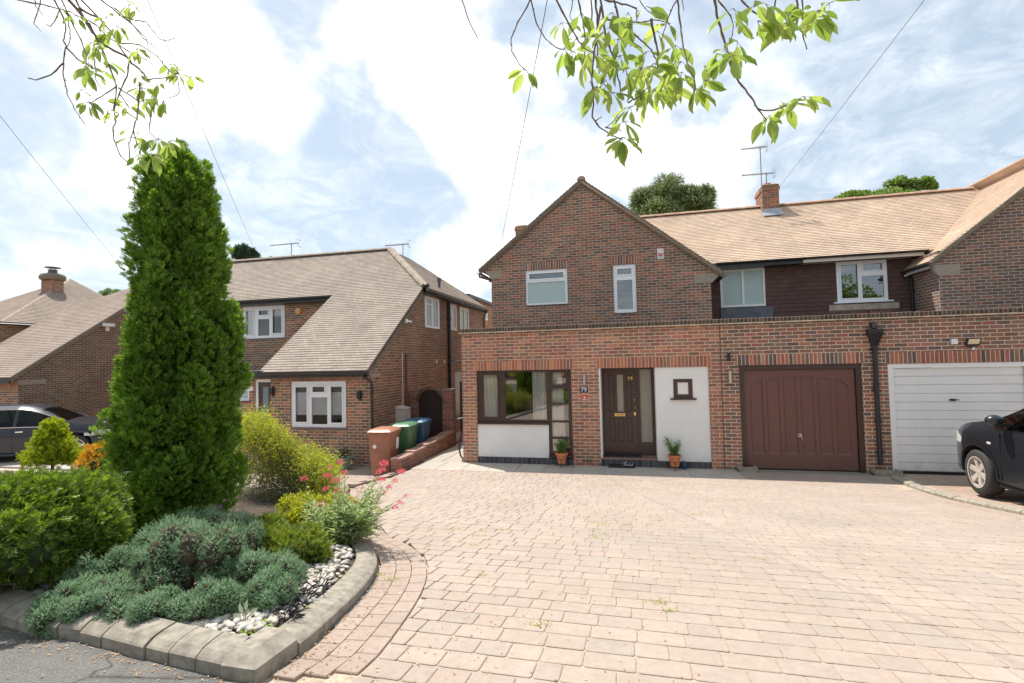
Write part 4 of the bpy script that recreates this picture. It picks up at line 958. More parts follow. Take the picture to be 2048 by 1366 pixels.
part('floodlight_lens', MB().add([T0(*p) for p in ((6.14, -.053, 2.472), (6.32, -.053, 2.472), (6.33, -.101, 2.588), (6.15, -.101, 2.588))], [(0, 1, 2, 3)]), plain('lamp_lens', (.75, .66, .42), .3), flo)
part('floodlight_sensor', MB().lathe([(0, 2.38), (.02, 2.385), (.025, 2.41), (.02, 2.43), (0, 2.43)], (6.23, -.06, 0), 10), M_WHT, flo, 40)
fitting('junction_box', [(5.90, 6.0, -.04, 0, 2.50, 2.60)], M_WHT, B)
bx0, bx1 = 7.2, 13.2; apB = (10.2, 7.15); sB = (7.15-4.60)/(10.2-7.03)
gwB = wall('Y', 2.8, bx0, bx1, 2.9, [(bx0, 4.60+sB*(.17)), (apB[0], apB[1]-.06), (bx1, 4.70)]); gwB.quad((7.2, 2.8, 4.42), (7.2, 2.8, 4.72), (7.04, 2.8, 4.56), (7.05, 2.8, 4.46))
part('gable_wall', gwB, M_UPB, B)
part('gable_side_wall', wall('X', bx0, 2.804, 4.0, 2.9, [(2.804, 4.8), (4.0, 4.8)], facing=-1), M_UPB, B); part('gable_side_wall', wall('X', bx1, 2.804, 9.0, 2.9, [(2.804, 4.8), (9, 4.8)], facing=1), M_UPB, B)
cor(B, [(7.06, 4.46), (7.64, 4.46), (7.64, 4.19), (7.20, 4.19), (7.12, 4.30)])
vx_ = Vector((apB[0]-7.03, 0, 7.17-4.56)).normalized(); ll = math.hypot(apB[0]-7.03, 7.17-4.56)
lB = roof([(0, 0), (3.9, 0), (3.9, ll), (0, ll)], (7.03, 6.6, 4.54), (0, -1, 0), vx_)
rB = roof([(0, 0), (4.9, 0), (4.9, ll+.4), (0, ll+.4)], (13.5, 2.69, 4.50), (0, 1, 0), (-vx_.x, 0, vx_.z))
mainB = roof([(4.525, 0), (10.2, 0), (10.2, VL), (4.525, VL)], (0, 3.56, 4.95), (1, 0, 0), (0, math.cos(MP), math.sin(MP)))
rfB = part('roof', merge(lB, rB, mainB), M_TILE, B)
part('rear_roof', MB().quad((4.52, 6.36, 7.19), (13.2, 6.36, 7.19), (13.2, 9.3, 4.9), (4.52, 9.3, 4.9)), M_TILEL, B)
part('ridge_tiles', ridge_run((4.52, 6.37, 7.24), (10.0, 6.37, 7.24)), plain('orange_ridge_right', (.52, .32, .21), .88, .2, 9), rfB, 50)
part('ridge_tiles', ridge_run((10.2, 2.66, 7.17), (10.2, 6.6, 7.17), .085), plain('orange_ridge_gable', (.52, .34, .23), .88, .2, 9), rfB, 50)
verge(B, (7.01, 0, 4.555), (apB[0], 0, 7.18)); verge(B, (13.5, 0, 4.52), (apB[0], 0, 7.18))
hung(B, 4.52, 7.2, [(5.41, 6.63, 3.70, 4.86), (5.2, 6.86, 3.45, 3.70)])
part('rear_wall', wall('Y', 4.0, 4.52, 7.2, 2.9, [(4.52, 4.9), (7.2, 4.9)], [(5.42, 6.62, 3.77, 4.86)]), M_UPB, B)
window(B, T4, 5.42, 6.62, 3.77, 4.86, [(.075, .43, .07, .93), (.52, .92, .74, .93), (.50, .93, .07, .62)], M_UPVC, dep=-.01, sash=(0, 1), gmat=M_GLASSR, sill=(.10, .04, .07, M_UPVC))
part('render_band', MB().box(5.20, 6.86, 3.935, 3.965, 3.54, 3.70), plain('render_band_brown', (.42, .33, .27), .85, .25, 7), B)
gB = MB(); gutter(gB, (4.52, 3.5, 4.97), (7.35, 3.5, 4.97)); part('gutter', gB, M_BLK, B, 40)
part('fascia', MB().box(4.50, 7.3, 3.56, 3.585, 4.84, 4.955), M_CREAM, B)
g3 = MB(); gutter(g3, (6.98, 2.75, 4.50), (6.98, 4.0, 4.50)); g3.tube([(6.98, 3.9, 4.45), (6.98, 3.9, 4.38), (7.14, 3.9, 4.26), (7.14, 3.9, 3.0)], .034, 8); part('gutter', g3, M_BLK, B, 40)
part('fascia', MB().box(7.05, 7.075, 2.9, 4.0, 4.40, 4.50), M_WHT, B)
part('overflow_pipe', MB().tube([(7.1, 3.7, 4.42), (6.72, 3.3, 4.30)], .012, 6), M_WHT, B)
# ================================================================== LEFT NEIGHBOUR (long catslide roof)
Lh = thing('brick_house', 'brick house with long sloping brown roof and orange alarm box, beside the bins', 'house', (-11.0, 4.0, -.3), 'semi-detached brick houses of the street')
Y1 = .15; T1 = TY(Y1); zL = -.6; X1 = -6.5; lp_ = math.radians(36.2); slope = math.tan(lp_)
part('front_wall', wall('Y', Y1, -13.7, X1, zL, [(-13.7, 2.22), (X1, 2.22)], [(-8.83, -7.20, .76, 1.95), (-9.93, -9.45, -.1, 2.02), (-11.2, -10.12, 1.45, 2.02)], thick=.12), M_LF, Lh)
topS = [(Y1+.004, 2.2), (3.55, 2.2+slope*3.40), (10.4, 4.70)]
part('side_wall', wall('X', X1, Y1+.004, 10.4, zL, topS, [(3.62, 4.86, 3.52, 4.55), (5.92, 6.55, 3.55, 4.53), (6.95, 8.05, 3.56, 4.53), (6.3, 7.2, .1, 2.0)], facing=1), M_LS, Lh)
part('upper_wall', merge(wall('Y', 3.6, -17.3, -9.3, -.6, [(-17.3, 4.72), (-9.3, 4.72)], [(-13.45, -11.72, 3.36, 4.48)]), wall('X', -9.62, .2, 3.6, 2.2, [(.2, 2.2), (3.6, 4.6)], facing=-1), wall('Y', 10.4, -17.3, X1, zL, [(-17.3, 4.7), (X1, 4.7)], facing=1), wall('X', -17.3, 3.6, 10.4, zL, [(3.6, 4.7), (6.1, 6.6), (10.4, 4.7)], facing=-1), wall('X', -13.7, .15, 3.6, zL, [(.15, 2.2), (3.6, 2.2)], facing=-1)), M_LF, Lh)
part('lintel', MB().box(-9.3, -6.98, Y1-.004, Y1+.03, 1.985, 2.19), M_SLFT, Lh)
bl = plain('grey_blind', (.80, .80, .84), .8, .03, 3)
window(Lh, T1, -8.83, -7.20, .76, 1.95, [(.07, .30, .10, .89), (.385, .62, .755, .895), (.37, .655, .065, .65), (.715, .935, .09, .895)], M_UPVC, dep=.03, sash=(0, 1, 3), gmat=M_GLASS,
       curtains=[(.03, .97, .26, .76, 0, bl)], sill=(.03, .04, .03, plain('lead_sill', (.16, .13, .14), .6)), roomd=.8)
# dark door with leaded strip, white frame
dmb = MB()
dmb.obox(T1, -9.93, -9.86, .02, .1, -.1, 2.02); dmb.obox(T1, -9.86, -9.45, .02, .1, 1.95, 2.02); ld = part('door_frame', dmb, M_UPVC, Lh)
dd = part('front_door', MB().obox(T1, -9.855, -9.455, .05, .1, -.1, 1.95), M_DOOR, Lh); part('door_light', MB().obox(T1, -9.72, -9.55, .045, .05, .9, 1.82), plain('leaded_light', (.20, .25, .26), .15, .4, 40), dd)
window(Lh, T1, -11.2, -10.12, 1.45, 2.02, [(.06, .94, .12, .45), (.06, .94, .55, .88)], M_UPVC, dep=.03, gmat=M_OBSC, room=False, sill=(.02, .03, .03, M_BRNF))
for (px, py) in ((547, 800-18), (721, 790)):
    p = at(px, py, 'Y', Y1); part('wall_light', MB().box(p[0]-.045, p[0]+.045, Y1-.11, Y1-.02, p[2]-.09, p[2]+.09).box(p[0]-.025, p[0]+.025, Y1-.03, Y1, p[2]-.14, p[2]+.12), M_BLK, Lh)
fitting('junction_box', [(-10.08, -9.97, -.05, 0, 1.72, 1.84)], M_WHT, Lh, T1)
window(Lh, TY(3.6), -13.45, -11.72, 3.36, 4.48, [(.07, .275, .11, .89), (.385, .615, .72, .88), (.37, .635, .08, .60), (.71, .935, .13, .90)], M_UPVC, dep=.02, sash=(0, 1, 3), gmat=M_GLASS,
       curtains=[(.04, .30, .05, .95, 3, M_CURT), (.68, .96, .68, .95, 0, plain('cream_blind', (.62, .60, .50), .8))], sill=(.02, .05, .03, plain('dark_sill', (.14, .12, .12), .6)))
part('loft_board', MB().box(-13.5, -11.7, 3.50, 3.60, 4.48, 4.60), M_WOODW, Lh)
# orange hexagonal alarm box
p = at(598, 622, 'Y', 3.6); hx = [(p[0]+.135*math.cos(t), p[2]+.115*math.sin(t)) for t in [math.pi/3*k for k in range(6)]]
hx2 = [(p[0]+.10*math.cos(t), p[2]+.085*math.sin(t)) for t in [math.pi/3*k for k in range(6)]]; ah = MB().prism(hx, TY(3.6), -.06, 0)
ah.prism(hx2, TY(3.6), -.09, -.058)
hxo = part('alarm_box', ah, plain('alarm_orange', (.85, .42, .035), .4, .06, 9), Lh)
part('alarm_label', MB().prism([(p[0]+.05*math.cos(t)-.01, p[2]+.045*math.sin(t)) for t in [math.pi/4*k for k in range(8)]], TY(3.6), -.094, -.0905), plain('alarm_emblem', (.38, .38, .62), .5), hxo)
# side windows
TS = TX(X1)
window(Lh, TS, 3.62, 4.86, 3.52, 4.55, [(.10, .46, .78, .92), (.10, .46, .07, .72), (.54, .91, .07, .92)], M_UPVC, dep=.0, gmat=M_OBSC, room=False)
window(Lh, TS, 5.92, 6.55, 3.55, 4.53, [(.22, .80, .13, .86)], M_CREAM, dep=-.02, gmat=M_OBSC, room=False)
window(Lh, TS, 6.95, 8.05, 3.56, 4.53, [(.13, .45, .07, .88), (.55, .89, .07, .88)], M_CREAM, dep=.0, gmat=M_OBSC, room=False)
part('side_door', MB().obox(TS, 6.3, 7.2, .03, .06, .1, 2.0), M_DOOR, Lh)
vp = MB().tube([(X1+.06, 5.62, -.2), (X1+.06, 5.62, 4.55)], .055, 12)
for z in (.9, 2.2, 2.5, 3.9): vp.lathe([(.055, z), (.075, z), (.075, z+.09), (.055, z+.09)], (X1+.06, 5.62, 0), 12)
vp.tube([(X1+.06, 5.62, 2.3), (X1+.06, 6.2, 2.42), (X1+.06, 8.2, 2.42)], .03, 8)
part('soil_pipe', vp, M_BLK, Lh, 40)
c = MB().bar((X1+.012, 1.93, 1.12), (X1+.012, 1.93, 2.68), .028, .02, up=(0, 1, 0)).bar((X1+.012, 1.93, 1.13), (X1+.012, 1.50, 1.07), .028, .02).bar((X1+.012, 1.50, .45), (X1+.012, 1.50, 1.07), .028, .02, up=(0, 1, 0))
part('cable_conduit', c, plain('conduit_pink', (.66, .53, .48), .6), Lh)
part('soil_pipe', MB().tube([(X1+.05, 2.12, -.2), (X1+.05, 2.12, 2.66)], .03, 8), plain('old_brown_pipe', (.12, .075, .06), .6), Lh, 40)
mbx = MB().box(X1+.002, X1+.24, 1.52, 1.95, .40, 1.10); mbx.add([(X1+.002, 1.50, 1.10), (X1+.255, 1.50, 1.10), (X1+.255, 1.97, 1.10), (X1+.002, 1.97, 1.10), (X1+.002, 1.50, 1.17), (X1+.002, 1.97, 1.17)], [(0, 1, 2, 3), (0, 4, 1), (3, 2, 5), (1, 4, 5, 2)])
part('meter_cabinet', mbx, plain('meter_grey', (.60, .57, .52), .5, .05, 5), Lh)
cm = at(812, 645, 'X', X1); part('security_light', MB().lathe([(0, -.02), (.05, -.01), (.055, .05), (.03, .09), (0, .1)], (X1+.07, cm[1]-.1, cm[2]), 12, axis='Z').box(X1, X1+.05, cm[1]-.16, cm[1]-.05, cm[2]-.03, cm[2]+.06).tube([(X1+.07, cm[1], cm[2]+.03), (X1+.07, cm[1]+.2, cm[2]+.03)], .035, 8), M_WHT, Lh, 50)
for px in (873, 889): q = at(px, 723, 'X', X1); part('vent', MB().box(X1, X1+.015, q[1]-.05, q[1]+.05, q[2]-.06, q[2]+.06), M_CREAM, Lh)
# corner gutter and downpipe
gl = MB(); gutter(gl, (-13.7, -.13, 2.17), (-6.42, -.13, 2.17)); gl.box(-13.7, -6.44, -.075, -.045, 2.06, 2.20)
gl.tube([(-6.55, -.13, 2.13), (-6.55, -.13, 2.07), (-6.42, .06, 1.93), (-6.43, .09, 1.86), (-6.43, .09, -.15)], .035, 10)
for z in (1.75, 1.62, .6): gl.lathe([(.035, z), (.046, z), (.046, z+.05), (.035, z+.05)], (-6.43, .09, 0), 10)
part('gutter', gl, plain('old_black_gutter', (.035, .028, .028), .35, .3, 8), Lh, 40)
part('corbel', MB().box(X1-.3, X1+.012, Y1-.006, Y1+.5, 2.02, 2.14), M_STONE, Lh)
vL = Vector((0, math.cos(lp_), math.sin(lp_))); up = lambda Y: (Y+.08)/math.cos(lp_)       # v coordinate of a given Y
ye, yr = 3.28, 6.1
cat = [(-9.62, 0), (-6.46, 0), (-6.46, up(3.47)), (-8.95, up(yr)), (-17.4, up(yr)), (-17.4, up(ye)), (-9.62, up(ye))]
rl = roof(cat, (0, -.08, 2.20), (1, 0, 0), vL, gauge=.112)
zr_ = 2.20+slope*(yr+.08); ze = 2.20+slope*(3.47+.08)
hipv = Vector((-8.95+6.36, 0, zr_-ze)).normalized()
hl = math.hypot(8.95-6.36, zr_-ze)
hip = roof([(0, 0), (6.9, 0), (6.9-2.6, hl), (2.6, hl)], (-6.36, 3.44, ze-.05), (0, 1, 0), hipv, gauge=.112)
rfL = part('roof', rl, M_TILEL, Lh); part('hip_roof', hip, M_TILEL, Lh)
part('rear_roof', MB().quad((-17.4, yr, zr_), (-8.95, yr+1.6, zr_), (-6.36, 10.3, ze), (-17.4, 10.3, ze)).quad((-17.4, yr, zr_), (-8.95, yr, zr_), (-8.95, yr+1.6, zr_)), M_TILEL, Lh)
part('ridge_tiles', ridge_run((-17.4, yr, zr_+.06), (-8.95, yr, zr_+.06), .13), M_RIDGEL, rfL, 50); part('hip_tiles', ridge_run((-8.95, yr, zr_+.05), (-6.40, 3.46, ze+.05), .14), M_RIDGEL, rfL, 50)
gs = MB(); gutter(gs, (-6.28, 3.36, ze-.10), (-6.28, 10.3, ze-.10)); gs.box(-6.36, -6.33, 3.4, 10.3, ze-.22, ze-.06); gs.box(-6.5, -6.33, 3.4, 10.3, ze-.22, ze-.20)
gs.lathe([(0, -.02), (.10, -.01), (.11, .05), (.04, .10), (0, .12)], (-6.34, 3.40, ze), 10)
gs.tube([(-6.28, 9.9, ze-.13), (-6.30, 9.9, ze-.25), (-6.42, 9.9, ze-.4), (-6.42, 9.9, .2)], .035, 8)
part('gutter', gs, plain('side_black_gutter', (.04, .034, .032), .35, .3, 8), Lh, 40)
gu = MB(); gutter(gu, (-17.4, ye-.07, 4.63), (-9.62, ye-.07, 4.63)); gu.box(-17.4, -9.62, ye, ye+.03, 4.50, 4.66); gu.box(-17.4, -9.62, ye+.03, 3.6, 4.50, 4.52); part('gutter', gu, M_BLK, Lh, 40)
part('porch_roof', MB().box(-13.7, -9.63, -.10, 3.6, 2.19, 2.245).box(-9.9, -9.5, -.12, .5, 2.245, 2.26), M_LEAD, Lh)
bg = MB(); 
for a, b in (((-6.475, .0, 2.10), (-6.475, 3.45, 2.10+slope*3.45)),): bg.bar(a, b, .05, .10)
part('verge', bg, M_VERGE, Lh)
part('flue', MB().lathe([(.05, 0), (.05, .33), (.075, .34), (.075, .46), (0, .47)], (-6.75, 5.5, 4.95), 12), M_LEAD, Lh, 40)
a1 = at(583, 518, 'Y', yr); yagi(Lh, (a1[0], yr, zr_), .62, 1.35, math.pi, 10); a2 = at(806, 508, 'Y', 7.0); yagi(Lh, (a2[0], 7.0, zr_-.3), .75, 1.05, math.pi, 13)
# rear extension seen past the side wall
ex = thing('rear_extension', 'flat-topped red brick rear building with one small white window, seen between the two houses', 'outbuilding', (-4.5, 17, 0))
ey = 11.0; ew = wall('X', -7.4, ey-.5, ey+9, -.3, [(ey-.5, 5.36), (ey+9, 5.36)], [(12.46, 13.76, 4.52, 4.90)], facing=1); ew = merge(ew, wall('Y', ey-.5, -11, -7.4, -.3, [(-11, 5.36), (-7.4, 5.36)], facing=-1))
part('wall', ew, bricks('extension_brick', [(.36, .17, .10), (.30, .15, .10), (.40, .19, .11)], (.40, .28, .19)), ex)
window(ex, TX(-7.4), 12.46, 13.76, 4.52, 4.90, [(.10, .90, .16, .84)], M_UPVC, dep=-.01, gmat=M_OBSC, room=False)
part('roof', MB().box(-11, -7.25, ey-.6, ey+9.1, 5.36, 5.50), plain('dark_fascia', (.06, .06, .07), .5), ex)
# ================================================================== FAR LEFT HOUSE
Fh = thing('brick_house', 'far left brick house with round-capped chimney, behind the parked blue grey car', 'house', (-24.0, 6.0, -.5), 'semi-detached brick houses of the street')
XF = -20.1; YF = 1.1; zf0 = -1.4; sF = math.tan(math.radians(35.5))
part('side_wall', wall('X', XF, YF, 12.0, zf0, [(YF, 2.2), (7.2, 2.2+sF*6.1), (12.0, 2.6)], facing=1), M_FAR, Fh)
part('front_wall', merge(wall('Y', YF, -30, XF, zf0, [(-30, 2.2), (XF, 2.2)], [(-22.9, -21.35, .35, 1.72)]), wall('X', -24.25, 1.2, 10.0, zf0, [(1.2, 4.3), (10.0, 4.3)], facing=1), wall('Y', 3.15, -34, -24.25, zf0, [(-34, 4.3), (-24.25, 4.3)])), M_LF, Fh)
part('lintel', MB().box(-23, XF+.0, YF-.004, YF+.02, 1.76, 2.0), M_SLFT, Fh)
window(Fh, TY(YF), -22.9, -21.35, .35, 1.72, [(.04, .96, .05, .90)], plain('grey_frame', (.14, .13, .12), .5), dep=.02, gmat=M_GLASS)
part('corbel', MB().box(XF-.01, XF+.012, YF-.006, YF+.8, 1.93, 2.08), M_STONE, Fh)
vF = Vector((0, 1, sF)).normalized(); cF = math.cos(math.atan(sF)); uf = lambda Y: (Y-.85)/cF
catF = roof([(-23.6, 0), (XF+.05, 0), (XF+.05, uf(7.3)), (-22.0, uf(5.9)), (-23.6, uf(4.7))], (0, .85, 2.18), (1, 0, 0), vF, gauge=.115)
zF = lambda Y: 2.18+sF*(Y-.85)
mainF = roof([(0, 0), (7.35, 0), (5.0, 4.54)], (-23.98, 2.9, 4.33), (0, 1, 0), Vector((-math.cos(math.radians(36)), 0, math.sin(math.radians(36)))), gauge=.115)
frF = roof([(0, 0), (-3.67, 5.66), (-4.5, 0)], (-23.98, 2.9, 4.33), (1, 0, 0), Vector((0, 5.0, 2.65)).normalized(), gauge=.115)
part('roof', catF, M_TILEF, Fh)
part('hip_roof', mainF, M_TILEF, Fh); part('hip_roof', frF, M_TILEF, Fh)
part('ridge_tiles', merge(ridge_run((-24.0, 2.9, 4.36), (-27.67, 7.9, 7.02), .08, .18), ridge_run((-27.67, 7.9, 7.02), (-24.0, 10.2, 4.36), .08)), M_RIDGEL, Fh, 50); part('hip_tiles', ridge_run((-23.6, 4.7, zF(4.7)+.02), (-20.1, 7.3, zF(7.3)+.02), .06), M_RIDGEL, Fh, 50)
gF = MB(); gutter(gF, (-30, .78, 2.12), (XF+.05, .78, 2.12)); gutter(gF, (-23.92, 2.9, 4.27), (-23.92, 10.0, 4.27)); gF.box(-30, XF, .84, .87, 1.98, 2.16); part('gutter', gF, M_BLK, Fh, 40)
part('verge', MB().bar((XF+.03, .85, 2.10), (XF+.03, 7.3, zF(7.3)-.08), .05, .10), M_VERGE, Fh)
q0 = at(80, 570, 'Y', 6.2)[0]; q1 = at(114, 570, 'Y', 6.2)[0]; zt = at(97, 545, 'Y', 6.2)[2]
cm_ = MB().box(q0+.07, q1-.32, 6.2, 6.7, zF(5.5), zt-.35); fc = part('chimney', cm_, M_CHIM, Fh)
part('chimney_cap', MB().lathe([(.5*(q1-q0)-.14, -.35), (.5*(q1-q0)-.05, -.30), (.5*(q1-q0)-.03, -.16), (.5*(q1-q0)-.10, -.05), (.25, 0)], ((q0+q1)/2-.12, 6.45, zt), 14), M_VERGE, fc, 50)
part('chimney_cowl', MB().lathe([(.17, 0), (.17, .16), (.20, .17)], ((q0+q1)/2-.12, 6.45, zt), 12).lathe([(.0, .30), (.30, .29), (.30, .26), (0, .26)], ((q0+q1)/2-.12, 6.45, zt), 12).box((q0+q1)/2-.27, (q0+q1)/2-.24, 6.44, 6.46, zt+.1, zt+.27).box((q0+q1)/2, (q0+q1)/2+.03, 6.44, 6.46, zt+.1, zt+.27), M_LEAD, fc)
q = at(213, 652, 'X', XF); part('security_light', MB().box(XF, XF+.18, q[1]-.2, q[1]+.2, q[2]-.02, q[2]+.10).box(XF, XF+.08, q[1]-.06, q[1]+.06, q[2]-.2, q[2]-.02), M_WHT, Fh)
# ================================================================== garden wall, gate
gwt = thing('garden_wall', 'low stepped red brick garden wall beside the wheelie bins, running back to the arched gate', 'wall', (-5.2, .5, -.2))
wm = MB(); wt = MB(); n = 5; ya, yb = -1.12, 2.30
for i in range(n):
    a, b = ya+(yb-ya)*i/n, ya+(yb-ya)*(i+1)/n; z = .225+.035*i if i < 4 else .36
    wm.box(-5.30, -5.06, a+(0 if i == 0 else .0), b, -.35, z); 
    wt.box(-5.312, -5.048, a-.008, b-.009, z+.001, z+.055)
part('wall_body', wm, M_WALLB, gwt); part('wall_coping', wt, plain('wall_coping_brick', (.34, .21, .16), .85, .3, 14), gwt)
ga = thing('gate_wall', 'red brick wall and pillars around the dark arched side gate between the houses', 'wall', (-5.8, 2.4, -.2))
YG = 2.30; TG = TY(YG)
gl_, gr_ = at(836, 820, 'Y', YG)[0], at(885, 820, 'Y', YG)[0]; zs = at(860, 805, 'Y', YG)[2]; za = at(860, 779, 'Y', YG)[2]; ztop = at(905, 781, 'Y', YG)[2]
xr = -5.10; gcx = (gl_+gr_)/2; gr2 = (gr_-gl_)/2
wmb = MB(); zz0 = -.4
wmb.box(X1+.004, gl_, YG, YG+.215, zz0, ztop); wmb.box(gr_, xr, YG, YG+.215, zz0, ztop)
k = 12
arc = [(gcx+gr2*math.cos(t), zs+(za-zs)*math.sin(t)) for t in [math.pi*j/k for j in range(k+1)]]
for (ua, va), (ub, vb) in zip(arc, arc[1:]): wmb.add([(ua, YG, va), (ub, YG, vb), (ub, YG, max(ztop, vb+.02)), (ua, YG, max(ztop, va+.02)), (ua, YG+.215, va), (ub, YG+.215, vb), (ub, YG+.215, max(ztop, vb+.02)), (ua, YG+.215, max(ztop, va+.02))], [(0, 1, 2, 3), (0, 4, 5, 1), (3, 2, 6, 7), (4, 7, 6, 5)])
part('wall_body', wmb, M_WALLB, ga)
part('wall_coping', MB().box(gr_+.02, xr+.012, YG-.012, YG+.227, ztop+.002, ztop+.05), plain('gate_coping', (.26, .22, .18), .9), ga)
gt = thing('garden_gate', 'dark boarded arched wooden gate with small latch, set in the brick wall behind the bins', 'gate', (gcx, YG+.08, -.2))
gb = MB(); nbd = 8; w_ = (gr_-gl_-.02)/nbd
for i in range(nbd):
    a = gl_+.01+i*w_; u = a+w_/2; zt_ = zs+(za-zs)*math.sqrt(max(0, 1-((u-gcx)/gr2)**2))-.02; gb.box(a+.003, a+w_-.003, YG+.06, YG+.09, -.18, zt_)
gb.box(gl_+.01, gr_-.01, YG+.09, YG+.12, .1, .22).box(gl_+.01, gr_-.01, YG+.09, YG+.12, zs-.2, zs-.08)
part('gate_boards', gb, plain('dark_stained_wood', (.030, .016, .014), .7, .3, 12), gt)
part('latch', MB().lathe([(0, 0), (.03, .005), (.03, .03), (0, .035)], (gl_+.12, YG+.02, .72), 10, axis='Y'), M_STEEL, gt)
hoop = [(gcx+(gr2+.03)*math.cos(t), YG-.02, zs+.03+(za-zs+.03)*math.sin(t)) for t in [math.pi*j/14 for j in range(15)]]
part('iron_hoop', MB().tube(hoop, .012, 6).tube([(x-(x-gcx)*.14, y, z-.05) for x, y, z in hoop], .010, 6), M_BLK, gt)
sg = MB().box(-5.08, -4.80, 2.42, 2.46, .02, 1.75); 
tg = single('side_gate', MB().box(-4.98, -4.06, 2.55, 2.60, .03, 1.80), plain('dark_side_gate', (.035, .022, .02), .7), 'dark narrow wooden gate closing the path beside the red brick porch', 'gate')
# ================================================================== wheelie bins
def bin_(px, py, rz, col, label, stickers=False):
    """local frame: x width, y depth (front = -y), z up"""
    x0, y0, z0 = px, py, gz(px, py)+.003
    t = thing('wheelie_bin', label, 'wheelie bin', (x0, y0, z0), 'wheelie bins lined up by the wall')
    c, s = math.cos(rz), math.sin(rz); T = lambda x, y, z: (x0+c*x-s*y, y0+s*x+c*y, z0+z)
    m = MB()
    def ringz(w, d, z, yo=0, r=.04):
        P = []
        for sx, sy in ((-1, -1), (1, -1), (1, 1), (-1, 1)):
            for k in range(4):
                a = math.atan2(sy, sx)-math.pi/4+math.pi/2*k/3*1.0
                P.append(T(sx*(w/2-r)+r*math.cos(a), sy*(d/2-r)+r*math.sin(a)+yo, z))
        return P
    secs = [(.44, .46, .02, .02), (.45, .50, .06, .01), (.54, .62, .90, 0), (.555, .635, .91, 0), (.585, .67, .92, 0), (.59, .675, .965, 0), (.575, .66, .97, 0)]
    vs = []; n = 16
    for w, d, z, yo in secs: vs += ringz(w, d, z, yo)
    fs = [(i*n+k, i*n+(k+1) % n, (i+1)*n+(k+1) % n, (i+1)*n+k) for i in range(len(secs)-1) for k in range(n)]+[tuple(range(n))[::-1]]
    m.add(vs, fs); M = plain('bin_plastic_'+label.split()[0], col, .42, .18, 4)
    part('bin_body', m, M, t, 40)
    l = MB(); vs = []
    for w, d, z, yo in [(.60, .68, .972, 0), (.605, .69, .995, 0), (.52, .60, 1.035, .02), (.30, .38, 1.06, .03)]: vs += ringz(w, d, z, yo)
    l.add(vs, [(i*n+k, i*n+(k+1) % n, (i+1)*n+(k+1) % n, (i+1)*n+k) for i in range(3) for k in range(n)]+[tuple(range(3*n, 4*n))])
    l.obox(T, -.16, .16, -.375, -.335, .975, .995)
    lm = plain('bin_lid_'+label.split()[0], tuple(min(1, v*1.12) for v in col), .38, .12, 3)
    part('lid', l, lm, t, 35)
    part('handle', MB().tube([T(-.24, .36, .93), T(-.24, .41, .97), T(.24, .41, .97), T(.24, .36, .93)], .016, 8), M, t, 40)
    for sx in (-1, 1):
        w = MB(); w.tube([T(sx*.235, .30, .10), T(sx*.29, .30, .10)], .10, 20); w.tube([T(sx*.291, .30, .10), T(sx*.296, .30, .10)], .05, 14)
        part('wheel', w, M_BLK, t, 40)
    if stickers:
        part('sticker', MB().obox(T, .285 if False else -.13, -.04, -.318, -.313, .60, .69) if False else MB().prism([(-.12+.045*math.cos(a), .66+.045*math.sin(a)) for a in [math.pi/5*k for k in range(10)]], lambda u, d, v: T(u, -.286-.010+d-(v-.66)*.07, v), 0, .003), M_WHT, t)
        part('sticker', MB().add([T(.268, .02, .56), T(.268, .20, .56), T(.277, .21, .80), T(.277, .03, .82)], [(0, 1, 2, 3)]), M_WHT, t)
    return t
bin_(-5.72, -.62, .12, (.34, .15, .095), 'terracotta brown wheelie bin with white stickers, nearest of the row by the wall', True)
bin_(-5.64, .20, .10, (.075, .18, .095), 'dark green wheelie bin standing between the brown bin and the blue bin')
bin_(-5.62, .98, .08, (.04, .115, .20), 'blue wheelie bin nearest the arched gate')
# ================================================================== potted plants
def leaf_tpl(l=1., w=.4, fold=.12, n=3):
    v = [(0, 0, 0)]; pts = [(.25, .8), (.5, 1.), (.78, .62)]
    for t, ww in pts: v += [(-w*.5*ww, l*t, fold*w*ww), (0, l*t, -.02*l-.10*l*t*t), (w*.5*ww, l*t, fold*w*ww)]
    v.append((0, l, -.14*l)); f = [(0, 2, 1, 1), (0, 3, 2, 2)]
    for k in range(2):
        a = 1+3*k; f += [(a, a+1, a+4, a+3), (a+1, a+2, a+5, a+4)]
    f += [(7, 8, 10, 10), (8, 9, 10, 10)]
    q = [x for x in f if x[2] != x[3]]; tr = [x[:3] for x in f if x[2] == x[3]]
    v = np.array(v, float); tris = []
    for a, b, c, d in q: tris += [(a, b, c), (a, c, d)]
    return v, np.array(tris+tr)
LV, LF = leaf_tpl(1., .42)
LVn, LFn = leaf_tpl(1., .24, .1)
def rdir(n, zlo=-1., zhi=1.):
    z = RNG.uniform(zlo, zhi, n); a = RNG.uniform(0, 2*math.pi, n); r = np.sqrt(np.maximum(0, 1-z*z)); return np.stack([r*np.cos(a), r*np.sin(a), z], 1)
def tubes_np(lines, seg=4):
    """lines: list of (pts, r0, r1)"""
    m = MB()
    for pts, r0, r1 in lines: n = len(pts); m.tube(pts, [r0+(r1-r0)*i/(n-1) for i in range(n)], seg, caps=False)
    return m
M_POTL = leafmat('pot_herb_leaf', [(0, (.12, .20, .05)), (.5, (.26, .38, .12)), (1, (.50, .58, .26))], .45)
M_STEMG = plain('green_stem', (.15, .20, .07), .7)
M_TWIG = plain('twig_bark', (.20, .145, .115), .9, .3, 40, bump=.5)
M_TERRA = plain('terracotta', (.60, .20, .085), .75, .12, 8, bump=.2)
